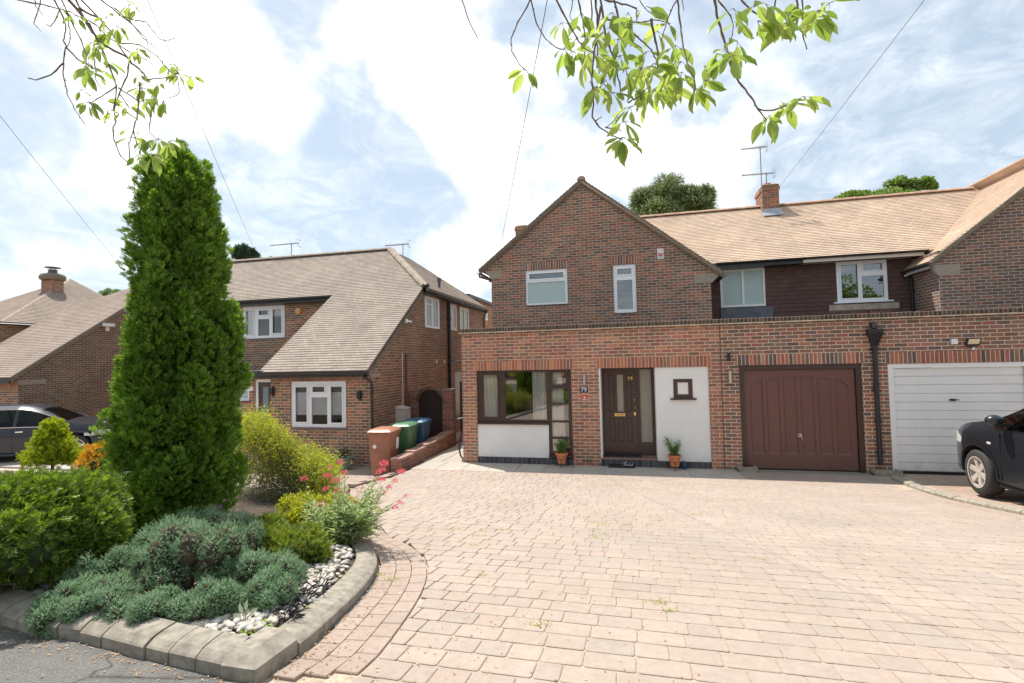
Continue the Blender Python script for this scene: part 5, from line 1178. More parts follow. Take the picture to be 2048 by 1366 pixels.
def pot(px, py, label, shape, seed):
    x0, y0 = px, py; z0 = gz(x0, y0)+.002
    t = thing('potted_plant', label, 'potted plant', (x0, y0, z0), 'terracotta pots on wire stands by the front door')
    zb = .075; h = .235; rb, rt = .085, .132
    prof = [(0, zb), (rb, zb), (rt-.012, zb+h-.05), (rt+.004, zb+h-.05), (rt+.008, zb+h), (rt-.008, zb+h), (rt-.016, zb+h-.03), (0, zb+h-.03)]
    part('pot', MB().lathe(prof, (x0, y0, z0), 28), M_TERRA, t, 40)
    part('compost', MB().lathe([(0, zb+h-.024), (rt-.017, zb+h-.026)], (x0, y0, z0), 16), M_SOIL, t)
    sm = MB()
    for hh, rr in ((zb+.10, rb+.022),): sm.tube([(x0+rr*math.cos(a), y0+rr*math.sin(a), z0+hh) for a in [2*math.pi*k/20 for k in range(21)]], .005, 5)
    for k in range(3):
        a = -math.pi/2+2*math.pi*k/3; cx, sx = math.cos(a), math.sin(a)
        pts = [(rb+.022, zb+.10), (rb+.018, .07), (rb+.028, .02), (rb+.052, .004), (rb+.072, .012), (rb+.070, .034), (rb+.055, .036)]
        sm.tube([(x0+r*cx, y0+r*sx, z0+z) for r, z in pts], .0055, 5)
    part('wire_stand', sm, M_BLK, t, 50)
    rng = np.random.default_rng(seed); pos = []; fw = []; lines = []; sc = []
    for ax, ay, top, nst in shape:
        for k in range(nst):
            bx, by = x0+rng.normal(0, .03), y0+rng.normal(0, .03); tx, ty, tz = x0+ax+rng.normal(0, .045), y0+ay+rng.normal(0, .045), z0+zb+h+top*rng.uniform(.55, 1.05)
            P = [Vector((bx, by, z0+zb+h-.03))*(1-q)+Vector((tx, ty, tz))*q+Vector((0, 0, .02*math.sin(q*3))) for q in (0, .35, .7, 1)]
            lines.append((P, .003, .0015))
            for j in range(26):
                q = rng.uniform(.2, 1.05); b = P[0]*(1-q)+P[-1]*q; a = rng.uniform(0, 6.28); pos.append((b.x, b.y, b.z)); fw.append((math.cos(a), math.sin(a), rng.uniform(-.3, .7))); sc.append(rng.uniform(.04, .07))
    np_obj('foliage', [scatter(LVn, LFn, pos, fw, np.tile([0, 0, 1.], (len(pos), 1)), sc)], M_POTL, t)
    part('stems', tubes_np(lines), M_STEMG, t)
    return t
pa = at(1124, 936, 'Y', -.16); pb = at(1348, 941, 'Y', -.16)
pot(pa[0], -.17, 'terracotta pot on wire stand with a round bushy plant, under the tall window', [(0, 0, .26, 20), (.08, 0, .22, 12), (-.09, 0, .20, 12)], 3)
pot(pb[0]+.02, -.17, 'terracotta pot on wire stand with a forked leaning plant, against the white panel', [(-.14, 0, .36, 12), (.05, 0, .30, 12), (-.03, 0, .16, 12)], 4)
jb = at(1368, 936, 'Y', -.06); single('glazed_jar', MB().lathe([(0, 0), (.05, 0), (.062, .03), (.062, .10), (.045, .13), (.052, .15), (.04, .15), (.035, .12), (0, .12)], (jb[0], -.07, .003), 18), plain('blue_glaze', (.02, .06, .12), .15, .2, 6), 'small dark blue glazed jar on the ground behind the right terracotta pot', 'jar', smooth=40)
# doormats
dmx = MB(); dmx.box(-.74, .10, .16, .42, .176, .192); single('doormat', dmx, plain('black_rubber', (.02, .022, .022), .8, .3, 60, bump=.6), 'dark rubber doormat lying on the step in front of the brown front door', 'doormat')
m2 = MB(); m2.box(-.66, -.02, -.14, -.02, .003, .10); bs = at(1212, 935, 'Y', -.14); m2 = MB().box(-.62, -.06, -.15, -.012, .003, .012).box(-.62, -.06, -.15, -.13, .0125, .055).box(-.62, -.06, -.03, -.012, .0125, .055)
sc_t = thing('boot_scraper', 'low black boot scraper with small grey figure standing against the blue brick step', 'boot scraper', (-.34, -.08, .003)); part('tray', m2, M_BLK, sc_t)
brs = MB()
for i in range(26): brs.box(-.60+i*.02, -.592+i*.02, -.125, -.035, .0125, .058)
part('bristles', brs, plain('bristle_black', (.03, .03, .032), .9), sc_t)
part('figure', MB().bar((-.30, -.12, .058), (-.10, -.12, .058), .016).bar((-.26, -.12, .06), (-.26, -.12, .13), .012).bar((-.30, -.12, .10), (-.22, -.12, .13), .010).bar((-.17, -.12, .06), (-.17, -.12, .10), .012).bar((-.11, -.12, .06), (-.11, -.12, .095), .012), plain('scraper_grey', (.45, .45, .46), .5), sc_t)
# pale planter by the left house
pp = at(690, 938, 'Y', -.25); gp = gz(pp[0], -.25)
tp = thing('planter', 'grey green glazed planter with a small dark shrub beside the left house wall', 'planter', (pp[0], -.25, gp)); 
part('pot', MB().lathe([(0, 0), (.12, 0), (.17, .10), (.195, .30), (.205, .31), (.19, .315), (.17, .28), (0, .28)], (pp[0], -.25, gp), 24), plain('grey_green_glaze', (.24, .27, .25), .35, .2, 5), tp, 40)
M_DARKL = leafmat('dark_shrub_leaf', [(0, (.02, .045, .02)), (.6, (.05, .09, .035)), (1, (.10, .13, .06))], .25)
d = rdir(420, -.1, 1); np_obj('foliage', [scatter(LV, LF, np.array([pp[0], -.25, gp+.34])+d*np.array([.17, .17, .20])*RNG.uniform(.3, 1, (420, 1)), d+RNG.normal(0, .5, (420, 3)), np.tile([0, 0, 1.], (420, 1)), RNG.uniform(.025, .045, 420))], M_DARKL, tp)
# bicycle leaning behind the left corner of the porch (only its wheels and bars peek out)
bk = thing('bicycle', 'dark bicycle leaning on the side of the red porch, its wheel and bars just showing', 'bicycle', (-4.16, .7, 0))
for yy in (.42, 1.45):
    w = MB(); R = .33; w.tube([(-4.13, yy+R*math.cos(a), .34+R*math.sin(a)) for a in [2*math.pi*k/28 for k in range(29)]], .02, 6); wo = part('wheel', w, M_BLK, bk, 50)
    s_ = MB(); [s_.bar((-4.13, yy, .34), (-4.13, yy+R*math.cos(a), .34+R*math.sin(a)), .004) for a in [2*math.pi*k/16 for k in range(16)]]; part('spokes', s_, M_STEEL, wo)
fm = MB(); 
for a, b in (((-4.13, .42, .34), (-4.12, .52, .95)), ((-4.12, .55, .80), (-4.13, .92, .32)), ((-4.12, .55, .84), (-4.12, 1.12, .86)), ((-4.13, .92, .32), (-4.12, 1.12, .92)), ((-4.13, .92, .32), (-4.13, 1.45, .34)), ((-4.12, 1.12, .86), (-4.13, 1.45, .34))): fm.bar(a, b, .03)
part('frame', fm, plain('bike_dark_paint', (.03, .03, .04), .3), bk); part('saddle', MB().box(-4.17, -4.07, 1.02, 1.24, .93, .98), M_BLK, bk); part('handlebar', MB().tube([(-4.30, .46, .97), (-4.12, .50, 1.0), (-3.98-.12, .46, .97)], .014, 6), M_STEEL, bk)
# ================================================================== foliage builders
def spray_tpl(nl=7, wid=.16, spread=1.0):
    """flat fan spray of scale leaves: central axis with side lobes"""
    v = []; f = []
    def lobe(a, b, w):
        a, b = np.array(a), np.array(b); d = (b-a)/np.linalg.norm(b-a); s = np.array([d[1], -d[0], 0])*w; m = a*.45+b*.55; o = len(v)
        v.extend([a, m+s+np.array([0, 0, .02]), b, m-s+np.array([0, 0, -.02])]); f.extend([(o, o+1, o+2), (o, o+2, o+3)])
    lobe((0, 0, 0), (0, 1, -.08), wid*.6)
    for i in range(nl-1):
        t = .12+.72*i/(nl-1); sd = 1 if i % 2 else -1; l = .52*(1-t*.55)*spread
        lobe((0, t, -.03*t), (sd*l*.75, t+l*.75, .05*math.sin(i*2.1)-.06), wid*.5)
    return np.array(v), np.array(f)
SV, SF = spray_tpl(11, .095)
def shoot_tpl(nn=14, w=.05, nl=.26):
    """upright shoot ringed with short needles"""
    v = []; f = []
    for i in range(nn):
        t = .05+.9*i/nn; a = i*2.4; d = np.array([math.cos(a)*.85, .55, math.sin(a)*.85]); d /= np.linalg.norm(d); b = np.array([0, t, 0]); s = np.cross(d, [0, 1, 0]); s /= np.linalg.norm(s)
        o = len(v); v.extend([b-s*w, b+s*w, b+d*nl*(1.15-.5*t)]); f.append((o, o+1, o+2))
    return np.array(v), np.array(f)
NV, NF = shoot_tpl()
def ellips_clump(c, rad, n, axis=None, zlo=-.3, jitter=.25):
    d = rdir(n, zlo, 1); p = np.array(c)+d*np.array(rad)*RNG.uniform(.72, 1.05, (n, 1)); f = d/np.array(rad); f /= np.linalg.norm(f, axis=1, keepdims=True)
    return p, f+RNG.normal(0, jitter, (n, 3))
def core(c, rad, mat, parent, name='inner_foliage', sub=3, disp=.1):
    import bmesh
    bm = bmesh.new(); bmesh.ops.create_icosphere(bm, subdivisions=sub, radius=1); r = random.Random(1)
    m = MB(); m.v = [(c[0]+v.co.x*rad[0]*(1+r.uniform(-disp, disp)), c[1]+v.co.y*rad[1]*(1+r.uniform(-disp, disp)), c[2]+v.co.z*rad[2]*(1+r.uniform(-disp, disp))) for v in bm.verts]
    m.f = [tuple(v.index for v in f.verts) for f in bm.faces]; m.uv = [[(0, 0)]*3 for _ in m.f]; bm.free()
    return part(name, m, mat, parent, 80)
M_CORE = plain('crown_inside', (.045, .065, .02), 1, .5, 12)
# ---- tall conifer
M_THUJA = leafmat('thuja_leaf', [(.16, (.15, .09, .04)), (.19, (.06, .135, .025)), (.40, (.11, .22, .035)), (.65, (.21, .34, .05)), (1, (.42, .52, .09))], .45, tint=(1.3, 1.35, .4), objvar=.35)
def thuja():
    b = at(345, 1065, 'Y', -7.62); X0, Y0 = -4.03, -7.62; z0 = bedz(X0, Y0)-.02; H = 3.46
    t = thing('conifer_tree', 'tall dark green columnar conifer standing in the planting bed in front of the houses', 'conifer', (X0, Y0, z0))
    # half width in metres by height fraction, left and right sides of the picture
    hs = np.array([0, .04, .10, .2, .3, .42, .5, .58, .68, .76, .84, .90, .95, .98, 1.0]); wl = np.array([.44, .48, .49, .47, .43, .37, .33, .31, .29, .27, .27, .28, .26, .19, .08]); wr = np.array([.46, .50, .52, .53, .54, .53, .52, .48, .43, .36, .30, .25, .20, .14, .07])
    def rad(h, a): k = (math.cos(a)+1)/2; return np.interp(h, hs, wl)*(1-k)+np.interp(h, hs, wr)*k
    part('trunk', MB().tube([(X0, Y0, z0-.1), (X0+.02, Y0, z0+1.2), (X0, Y0+.01, z0+3.0)], [.09, .06, .02], 8), M_TWIG, t)
    P = []; Fw = []; Up = []; S = []; rng = np.random.default_rng(12)
    N = 470
    for i in range(N):
        h = rng.uniform(0.01, .985); a = rng.uniform(0, 2*math.pi); R = rad(h, a); q = rng.uniform(.62, 1.0)
        if h > .93: q = rng.uniform(.2, 1)
        L = rng.uniform(.20, .38)*(1 if h < .9 else .7); base = np.array([X0+(R*q-.075)*math.cos(a), Y0+(R*q-.075)*math.sin(a), z0+h*H-L*.35])
        tilt = rng.uniform(.12, .50); ax = np.array([math.cos(a)*tilt, math.sin(a)*tilt, 1.]); ax /= np.linalg.norm(ax); wd = L*rng.uniform(.24, .36)
        n = int(112*L/.3)
        tt = rng.uniform(0, 1, n)**.8; ang = rng.uniform(0, 2*math.pi, n); e1 = np.cross(ax, [0, 0, 1.]); e1 /= np.linalg.norm(e1)+1e-9; e2 = np.cross(ax, e1)
        rr = wd*np.sin(np.pi*np.clip(tt*.9+.12, 0, 1))*rng.uniform(.55, 1, n); rd = np.cos(ang)[:, None]*e1+np.sin(ang)[:, None]*e2
        P.append(base+ax*(tt*L)[:, None]+rd*rr[:, None]); Fw.append(rd*.75+ax*(.55+tt*.6)[:, None]+rng.normal(0, .25, (n, 3))); Up.append(rd+rng.normal(0, .6, (n, 3))); S.append(rng.uniform(.045, .085, n))
    n = 9000; th = rng.uniform(.01, .95, n); a = rng.uniform(0, 6.28, n); q = rng.uniform(.25, .72, n); RR = np.array([rad(h_, a_) for h_, a_ in zip(th, a)])*q; P.append(np.stack([X0+RR*np.cos(a), Y0+RR*np.sin(a), z0+th*H], 1)); Fw.append(np.stack([np.cos(a), np.sin(a), rng.uniform(.2, 1.6, n)], 1)); Up.append(rng.normal(0, 1, (n, 3))); S.append(rng.uniform(.06, .11, n))
    # wispy tip and edge sprigs
    n = 160; th = rng.uniform(.94, 1.015, n); a = rng.uniform(0, 6.28, n); P.append(np.stack([X0+.14*(1.02-th)*10*.3*np.cos(a), Y0+.14*(1.02-th)*3*np.sin(a), z0+H*th], 1)); Fw.append(np.stack([np.cos(a)*.3, np.sin(a)*.3, np.ones(n)], 1)); Up.append(rng.normal(0, 1, (n, 3))); S.append(rng.uniform(.06, .11, n))
    np_obj('foliage', [scatter(SV, SF, np.concatenate(P), np.concatenate(Fw), np.concatenate(Up), np.concatenate(S))], M_THUJA, t)
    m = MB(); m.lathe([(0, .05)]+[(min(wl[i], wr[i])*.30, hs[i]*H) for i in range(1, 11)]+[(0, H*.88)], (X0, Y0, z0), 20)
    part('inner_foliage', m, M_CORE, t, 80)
thuja()
# ---- generic low conifer / shrub made of shoots
def shrub(name, label, cat, clumps, mat, tpl, count, ssz, zlo=-.2, jitter=.4, upbias=.3, group=None, coremat=M_CORE, cr=.80, twigs=0, kind=None, corez=1.):
    c0 = np.mean([c[0] for c in clumps], 0); t = thing(name, label, cat, (c0[0], c0[1], gz(c0[0], c0[1])), group)
    P = []; Fw = []
    for c, r, w in clumps:
        p, f = ellips_clump(c, r, int(count*w), zlo=zlo, jitter=jitter); f[:, 2] += upbias; P.append(p); Fw.append(f)
    P = np.concatenate(P); Fw = np.concatenate(Fw); n = len(P)
    np_obj('foliage', [scatter(tpl[0], tpl[1], P, Fw, RNG.normal(0, 1, (n, 3)), RNG.uniform(ssz[0], ssz[1], n))], mat, t)
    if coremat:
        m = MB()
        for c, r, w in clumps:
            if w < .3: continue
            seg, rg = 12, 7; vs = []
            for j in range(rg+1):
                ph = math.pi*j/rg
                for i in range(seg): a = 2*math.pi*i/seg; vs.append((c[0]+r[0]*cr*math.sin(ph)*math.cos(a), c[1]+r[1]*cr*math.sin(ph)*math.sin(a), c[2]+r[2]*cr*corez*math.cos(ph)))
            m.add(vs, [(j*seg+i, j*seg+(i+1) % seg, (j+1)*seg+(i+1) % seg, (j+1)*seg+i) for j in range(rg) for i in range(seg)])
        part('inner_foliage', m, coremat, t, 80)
    if twigs:
        ln = []
        r = random.Random(9); bx = c0[0]; by = c0[1]; bz = gz(bx, by)
        for i in range(twigs):
            c, rr, w = clumps[r.randrange(len(clumps))]; e = Vector(c)+Vector((r.uniform(-1, 1)*rr[0], r.uniform(-1, 1)*rr[1], r.uniform(-.5, 1)*rr[2]))*.95
            s = Vector((bx+r.uniform(-.12, .12), by+r.uniform(-.12, .12), bz)); m1 = s.lerp(e, .35)+Vector((r.uniform(-.08, .08), r.uniform(-.08, .08), r.uniform(0, .06))); m2 = s.lerp(e, .7)+Vector((r.uniform(-.08, .08), r.uniform(-.08, .08), r.uniform(-.03, .06)))
            ln.append(([s, m1, m2, e], .010, .002))
        part('twigs', tubes_np(ln, 4), M_TWIG, t)
    return t
def on_bed(px, py, up=.0):
    """point seen at this pixel, standing `up` above the bed surface"""
    r = ray(px, py); lo, hi = .5, 60.
    for _ in range(50):
        m = (lo+hi)/2; p = CAM+r*m
        if p[2]-bedz(p[0], p[1])-up > 0: lo = m
        else: hi = m
    return CAM+r*lo
# blue juniper: mounds placed where they stand in the bed; (px, py of the mound's middle, half width px, height above soil)
M_BLUE_J = leafmat('blue_juniper', [(.20, (.26, .19, .09)), (.23, (.11, .20, .10)), (.45, (.20, .335, .18)), (.85, (.31, .44, .24)), (1, (.46, .52, .24))], .18, tint=(1, 1.1, .8), objvar=.45)
mounds = [(300, 1120, 55, .25), (355, 1070, 70, .42), (420, 1075, 65, .42), (300, 1075, 40, .30), (250, 1110, 40, .28), (345, 1118, 44, .30), (425, 1135, 40, .22), (455, 1150, 34, .16), (450, 1040, 60, .40), (395, 1030, 50, .40), (490, 1060, 45, .32),
          (520, 1125, 60, .24), (570, 1135, 46, .22), (540, 1155, 50, .20), (490, 1110, 40, .24), (548, 1175, 40, .14), (590, 1125, 22, .15),
          (170, 1135, 30, .22), (210, 1130, 45, .22), (240, 1160, 48, .20), (150, 1165, 36, .18), (195, 1175, 45, .18), (100, 1200, 32, .15), (65, 1225, 28, .12), (140, 1215, 42, .14), (120, 1232, 34, .09), (185, 1225, 38, .11), (235, 1215, 42, .13), (275, 1215, 44, .15), (215, 1200, 40, .17), (75, 1232, 20, .07),
          (315, 1205, 42, .16), (340, 1215, 36, .14), (370, 1220, 30, .11), (400, 1195, 42, .17), (440, 1180, 40, .18), (428, 1205, 32, .13), (465, 1200, 32, .12), (512, 1195, 34, .12), (268, 1240, 26, .09), (505, 1180, 34, .13)]
cl = []; rj = random.Random(21)
for px, py, hw, upz in mounds:
    upz *= .8; p = on_bed(px, py, upz); dd = np.linalg.norm(p-CAM); r = hw*dd/1000/1.5
    if py > 1185: p[1] += .07; p[0] -= .02
    for k in range(8):
        a = rj.uniform(0, 6.28); q = rj.uniform(.25, 1.0)*r
        cl.append((np.array([p[0]+q*math.cos(a), p[1]+q*math.sin(a)*.9, p[2]-.045-.05*(q/r)**2+rj.uniform(-.03, .045)]), np.array([r*.40, r*.40, max(.055, min(.11, upz*.42))])*rj.uniform(.75, 1.2), .35))
    cl.append((np.array([p[0], p[1], p[2]-.12]), np.array([r*.8, r*.75, max(.06, upz*.5)]), .4))
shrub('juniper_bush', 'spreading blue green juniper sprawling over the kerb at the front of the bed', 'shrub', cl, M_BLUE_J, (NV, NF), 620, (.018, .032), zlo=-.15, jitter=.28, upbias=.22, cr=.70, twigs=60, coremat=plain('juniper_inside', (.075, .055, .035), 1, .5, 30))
# ---- big green shrub mass on the left
M_GREENJ = leafmat('green_spreading_conifer', [(.17, (.20, .12, .05)), (.20, (.07, .13, .02)), (.45, (.14, .23, .04)), (.7, (.28, .38, .06)), (1, (.46, .52, .12))], .32, tint=(1.3, 1.3, .4), objvar=.4)
gm = [(30, 985, 60, .60), (85, 978, 58, .60), (135, 980, 50, .56), (170, 995, 36, .50), (20, 1030, 60, .5), (75, 1025, 60, .48), (125, 1030, 50, .45), (165, 1040, 34, .40), (30, 1070, 50, .34), (90, 1072, 48, .32), (140, 1072, 38, .30), (-40, 990, 60, .6), (-40, 1050, 60, .42), (-100, 1000, 70, .55), (-110, 1080, 60, .35), (60, 1095, 40, .18), (0, 1095, 40, .18)]
cl = []
for px, py, hw, upz in gm:
    p = on_bed(px, py, upz); dd = np.linalg.norm(p-CAM); r = hw*dd/1000/1.1
    cl.append((np.array([p[0], p[1]+.1, p[2]-.17]), np.array([r*.95, r*.9, .24]), 1.))
    for k in range(6):
        a = rj.uniform(0, 6.28); q = rj.uniform(.3, .95)*r; cl.append((np.array([p[0]+q*math.cos(a), p[1]+q*math.sin(a), p[2]-.10+rj.uniform(-.05, .05)]), np.array([r*.38, r*.38, .12])*rj.uniform(.7, 1.2), .26))
shrub('conifer_shrub', 'wide low green conifer shrub with yellow tips, left of the tall conifer', 'shrub', cl, M_GREENJ, (SV, SF), 640, (.045, .08), zlo=-.5, jitter=.5, upbias=.25, cr=.86, twigs=40, corez=.95)
# ---- golden airy shrub right of the tall conifer
M_GOLD = leafmat('golden_shrub_leaf', [(0, (.20, .26, .05)), (.4, (.38, .42, .06)), (.8, (.58, .56, .08)), (1, (.70, .66, .16))], .45, tint=(1.15, 1.15, .35), objvar=.3)
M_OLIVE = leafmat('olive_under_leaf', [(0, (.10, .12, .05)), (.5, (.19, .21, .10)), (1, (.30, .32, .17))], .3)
def airy():
    Yc = -5.55; base = on_bed(560, 1040, 0); bx, by = -4.05, -5.6; bz = bedz(bx, by)
    t = thing('golden_shrub', 'airy golden yellow shrub with bare grey twigs below, right of the tall conifer', 'shrub', (bx, by, bz))
    rng = np.random.default_rng(5); ends = []
    tips = [(485, 835), (495, 850), (510, 860), (530, 860), (545, 880), (565, 900), (515, 835), (478, 860), (590, 915), (605, 925), (500, 830), (520, 845), (485, 850), (540, 870), (560, 880), (580, 895), (600, 905), (620, 915), (640, 912), (655, 925), (668, 940), (660, 960), (640, 965), (490, 880), (520, 900), (550, 925), (580, 940), (610, 950), (500, 960), (540, 985), (580, 990), (610, 985), (635, 990), (490, 1000), (520, 1020), (560, 1030), (600, 1010), (470, 930), (470, 870), (575, 965), (600, 975), (530, 940), (625, 940), (650, 940), (520, 985), (555, 1000), (590, 1020), (540, 1030), (500, 1030), (620, 1000), (575, 1040), (600, 1045), (480, 980), (485, 1020), (515, 1045), (640, 1010)]
    lines = []; P = []; Fw = []; S = []; P2 = []; F2 = []; S2 = []
    for px, py in tips:
        for k in range(4):
            yy = Yc+rng.uniform(-.40, .40); e = Vector(at(px+rng.uniform(-14, 14), py+rng.uniform(-12, 12), 'Y', yy)); s = Vector((bx+rng.uniform(-.15, .15), by+rng.uniform(-.1, .1), bz)); 
            m1 = s.lerp(e, .4)+Vector((rng.uniform(-.1, .1), rng.uniform(-.1, .1), rng.uniform(0, .08))); m2 = s.lerp(e, .75)+Vector((rng.uniform(-.06, .06), rng.uniform(-.06, .06), rng.uniform(0, .06)))
            lines.append(([s, m1, m2, e], .008, .0015)); L = (e-s).length
            for q in range(3):
                tt = rng.uniform(.45, .95); b = m1.lerp(e, tt); g2 = b+Vector(tuple(rng.normal(0, .07, 3))); lines.append(([b, b.lerp(g2, .5)+Vector((0, 0, .01)), g2], .003, .001))
            top = py < 955 or px > 600
            n = 170 if top else 90
            q = rng.uniform(0, 1, n)**.6; c = np.array(e)[None]*q[:, None]+np.array(m2)[None]*(1-q[:, None])+rng.normal(0, .075, (n, 3))
            d = rdir(n, -.3, 1)
            if top: P.append(c); Fw.append(d); S.append(rng.uniform(.022, .036, n))
            n2 = 40 if top else 60; c2 = np.array(m1)[None]+rng.normal(0, .11, (n2, 3))+(np.array(m2)-np.array(m1))[None]*rng.uniform(0, 1.2, (n2, 1)); P2.append(c2); F2.append(rdir(n2)); S2.append(rng.uniform(.016, .032, n2))
            if not top: P2.append(c); F2.append(d); S2.append(rng.uniform(.016, .032, n))
    up1 = lambda n: RNG.normal(0, 1, (n, 3))
    P = np.concatenate(P); P2 = np.concatenate(P2)
    np_obj('golden_leaves', [scatter(LV, LF, P, np.concatenate(Fw), up1(len(P)), np.concatenate(S))], M_GOLD, t)
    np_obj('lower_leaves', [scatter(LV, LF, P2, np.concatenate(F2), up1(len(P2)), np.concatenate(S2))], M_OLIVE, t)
    part('twigs', tubes_np(lines, 4), M_TWIG, t)
airy()
# small yellow-green shrubs filling in front of it
cl = []
for px, py, hw, upz in ((540, 1075, 40, .16), (580, 1085, 38, .15), (520, 1050, 36, .18), (610, 1070, 30, .16), (625, 1095, 26, .10)):
    p = on_bed(px, py, upz); r = hw*np.linalg.norm(p-CAM)/1000; 
    for k in range(5): a = rj.uniform(0, 6.28); cl.append((p+np.array([r*.5*math.cos(a), r*.5*math.sin(a), -.06]), np.array([r*.5, r*.5, .09]), .4))
shrub('golden_juniper', 'low yellow green juniper between the blue juniper and the golden shrub', 'shrub', cl, leafmat('golden_juniper_leaf', [(0, (.10, .15, .03)), (.5, (.22, .28, .05)), (1, (.45, .46, .09))], .3), (SV, SF), 260, (.04, .08), cr=.8)
cl = []
for px, py, hw, upz in ((590, 1000, 30, .25), (620, 1010, 34, .25), (650, 1005, 34, .25), (675, 1015, 30, .22), (640, 1030, 34, .18), (600, 1035, 28, .16)):
    p = on_bed(px, py, upz); r = hw*np.linalg.norm(p-CAM)/1000
    for k in range(5): a = rj.uniform(0, 6.28); cl.append((p+np.array([r*.5*math.cos(a), r*.5*math.sin(a), -.05+rj.uniform(-.05, .05)]), np.array([r*.5, r*.5, .10]), .4))
shrub('euonymus_bush', 'small bright yellow leaved bush behind the pink flowers', 'shrub', cl, M_GOLD, (LV, LF), 330, (.03, .05), cr=.5, coremat=None, twigs=30)
# little golden cone and orange bush beyond the green shrub, small cone conifer
M_GCONE = leafmat('golden_cone_leaf', [(0, (.16, .24, .02)), (.5, (.34, .42, .03)), (1, (.60, .62, .06))], .35, tint=(1.2, 1.2, .3), objvar=.4)
def cone(pxc, pybase, pytop, hwpx, Y, mat, name, label, n=2600):
    b = at(pxc, pybase, 'Y', Y); tp_ = at(pxc, pytop, 'Y', Y); H = tp_[2]-b[2]; R = hwpx*np.linalg.norm(b-CAM)/1000/1.05; zb = min(b[2], gz(b[0], Y)); t = thing(name, label, 'conifer', (b[0], Y, zb))
    P = []; Fw = []
    for k in range(110):
        h = RNG.uniform(0, 1)**1.1; a = RNG.uniform(0, 6.28); rr = R*(1-h**1.25)*RNG.uniform(.55, .92)*(1 if h > .08 else .85); c = np.array([b[0]+rr*math.cos(a), Y+rr*math.sin(a), b[2]+h*H*.93]); p, f = ellips_clump(c, (R*.26, R*.26, H*.11), n//64, zlo=-.5, jitter=.3); f[:, 2] += .6; P.append(p); Fw.append(f)
    P = np.concatenate(P); Fw = np.concatenate(Fw); np_obj('foliage', [scatter(SV, SF, P, Fw, RNG.normal(0, 1, (len(P), 3)), RNG.uniform(.06, .12, len(P)))], mat, t)
    part('trunk', MB().tube([(b[0], Y, zb-.05), (b[0], Y, b[2]+H*.6)], [.04, .015], 6), M_TWIG, t)
    part('inner_foliage', MB().lathe([(0, .02), (R*.56, .06*H), (R*.42, .4*H), (R*.12, .78*H), (0, .85*H)], (b[0], Y, b[2]), 14), M_CORE, t, 80)
cone(105, 928, 845, 37, -4.2, M_GCONE, 'golden_conifer', 'small bright yellow green cone-shaped conifer in front of the parked dark car')
M_ORNG = leafmat('orange_heather', [(0, (.42, .25, .03)), (.5, (.70, .42, .05)), (1, (.85, .58, .10))], .35, tint=(1.1, .95, .3))
cl = []
for px, py, hw in ((190, 915, 24), (205, 905, 22), (172, 925, 16), (215, 925, 26), (190, 935, 24)):
    p = at(px, py, 'Y', -4.4); r = hw*np.linalg.norm(p-CAM)/1000
    for k in range(4): a = rj.uniform(0, 6.28); cl.append((p+np.array([r*.45*math.cos(a), r*.45*math.sin(a), rj.uniform(-.1, .0)]), np.array([r*.6, r*.6, r*.7]), .4))
shrub('orange_bush', 'small orange yellow bush between the dark parked car and the tall conifer', 'shrub', cl, M_ORNG, (SV, SF), 300, (.05, .10), cr=.7, twigs=10)
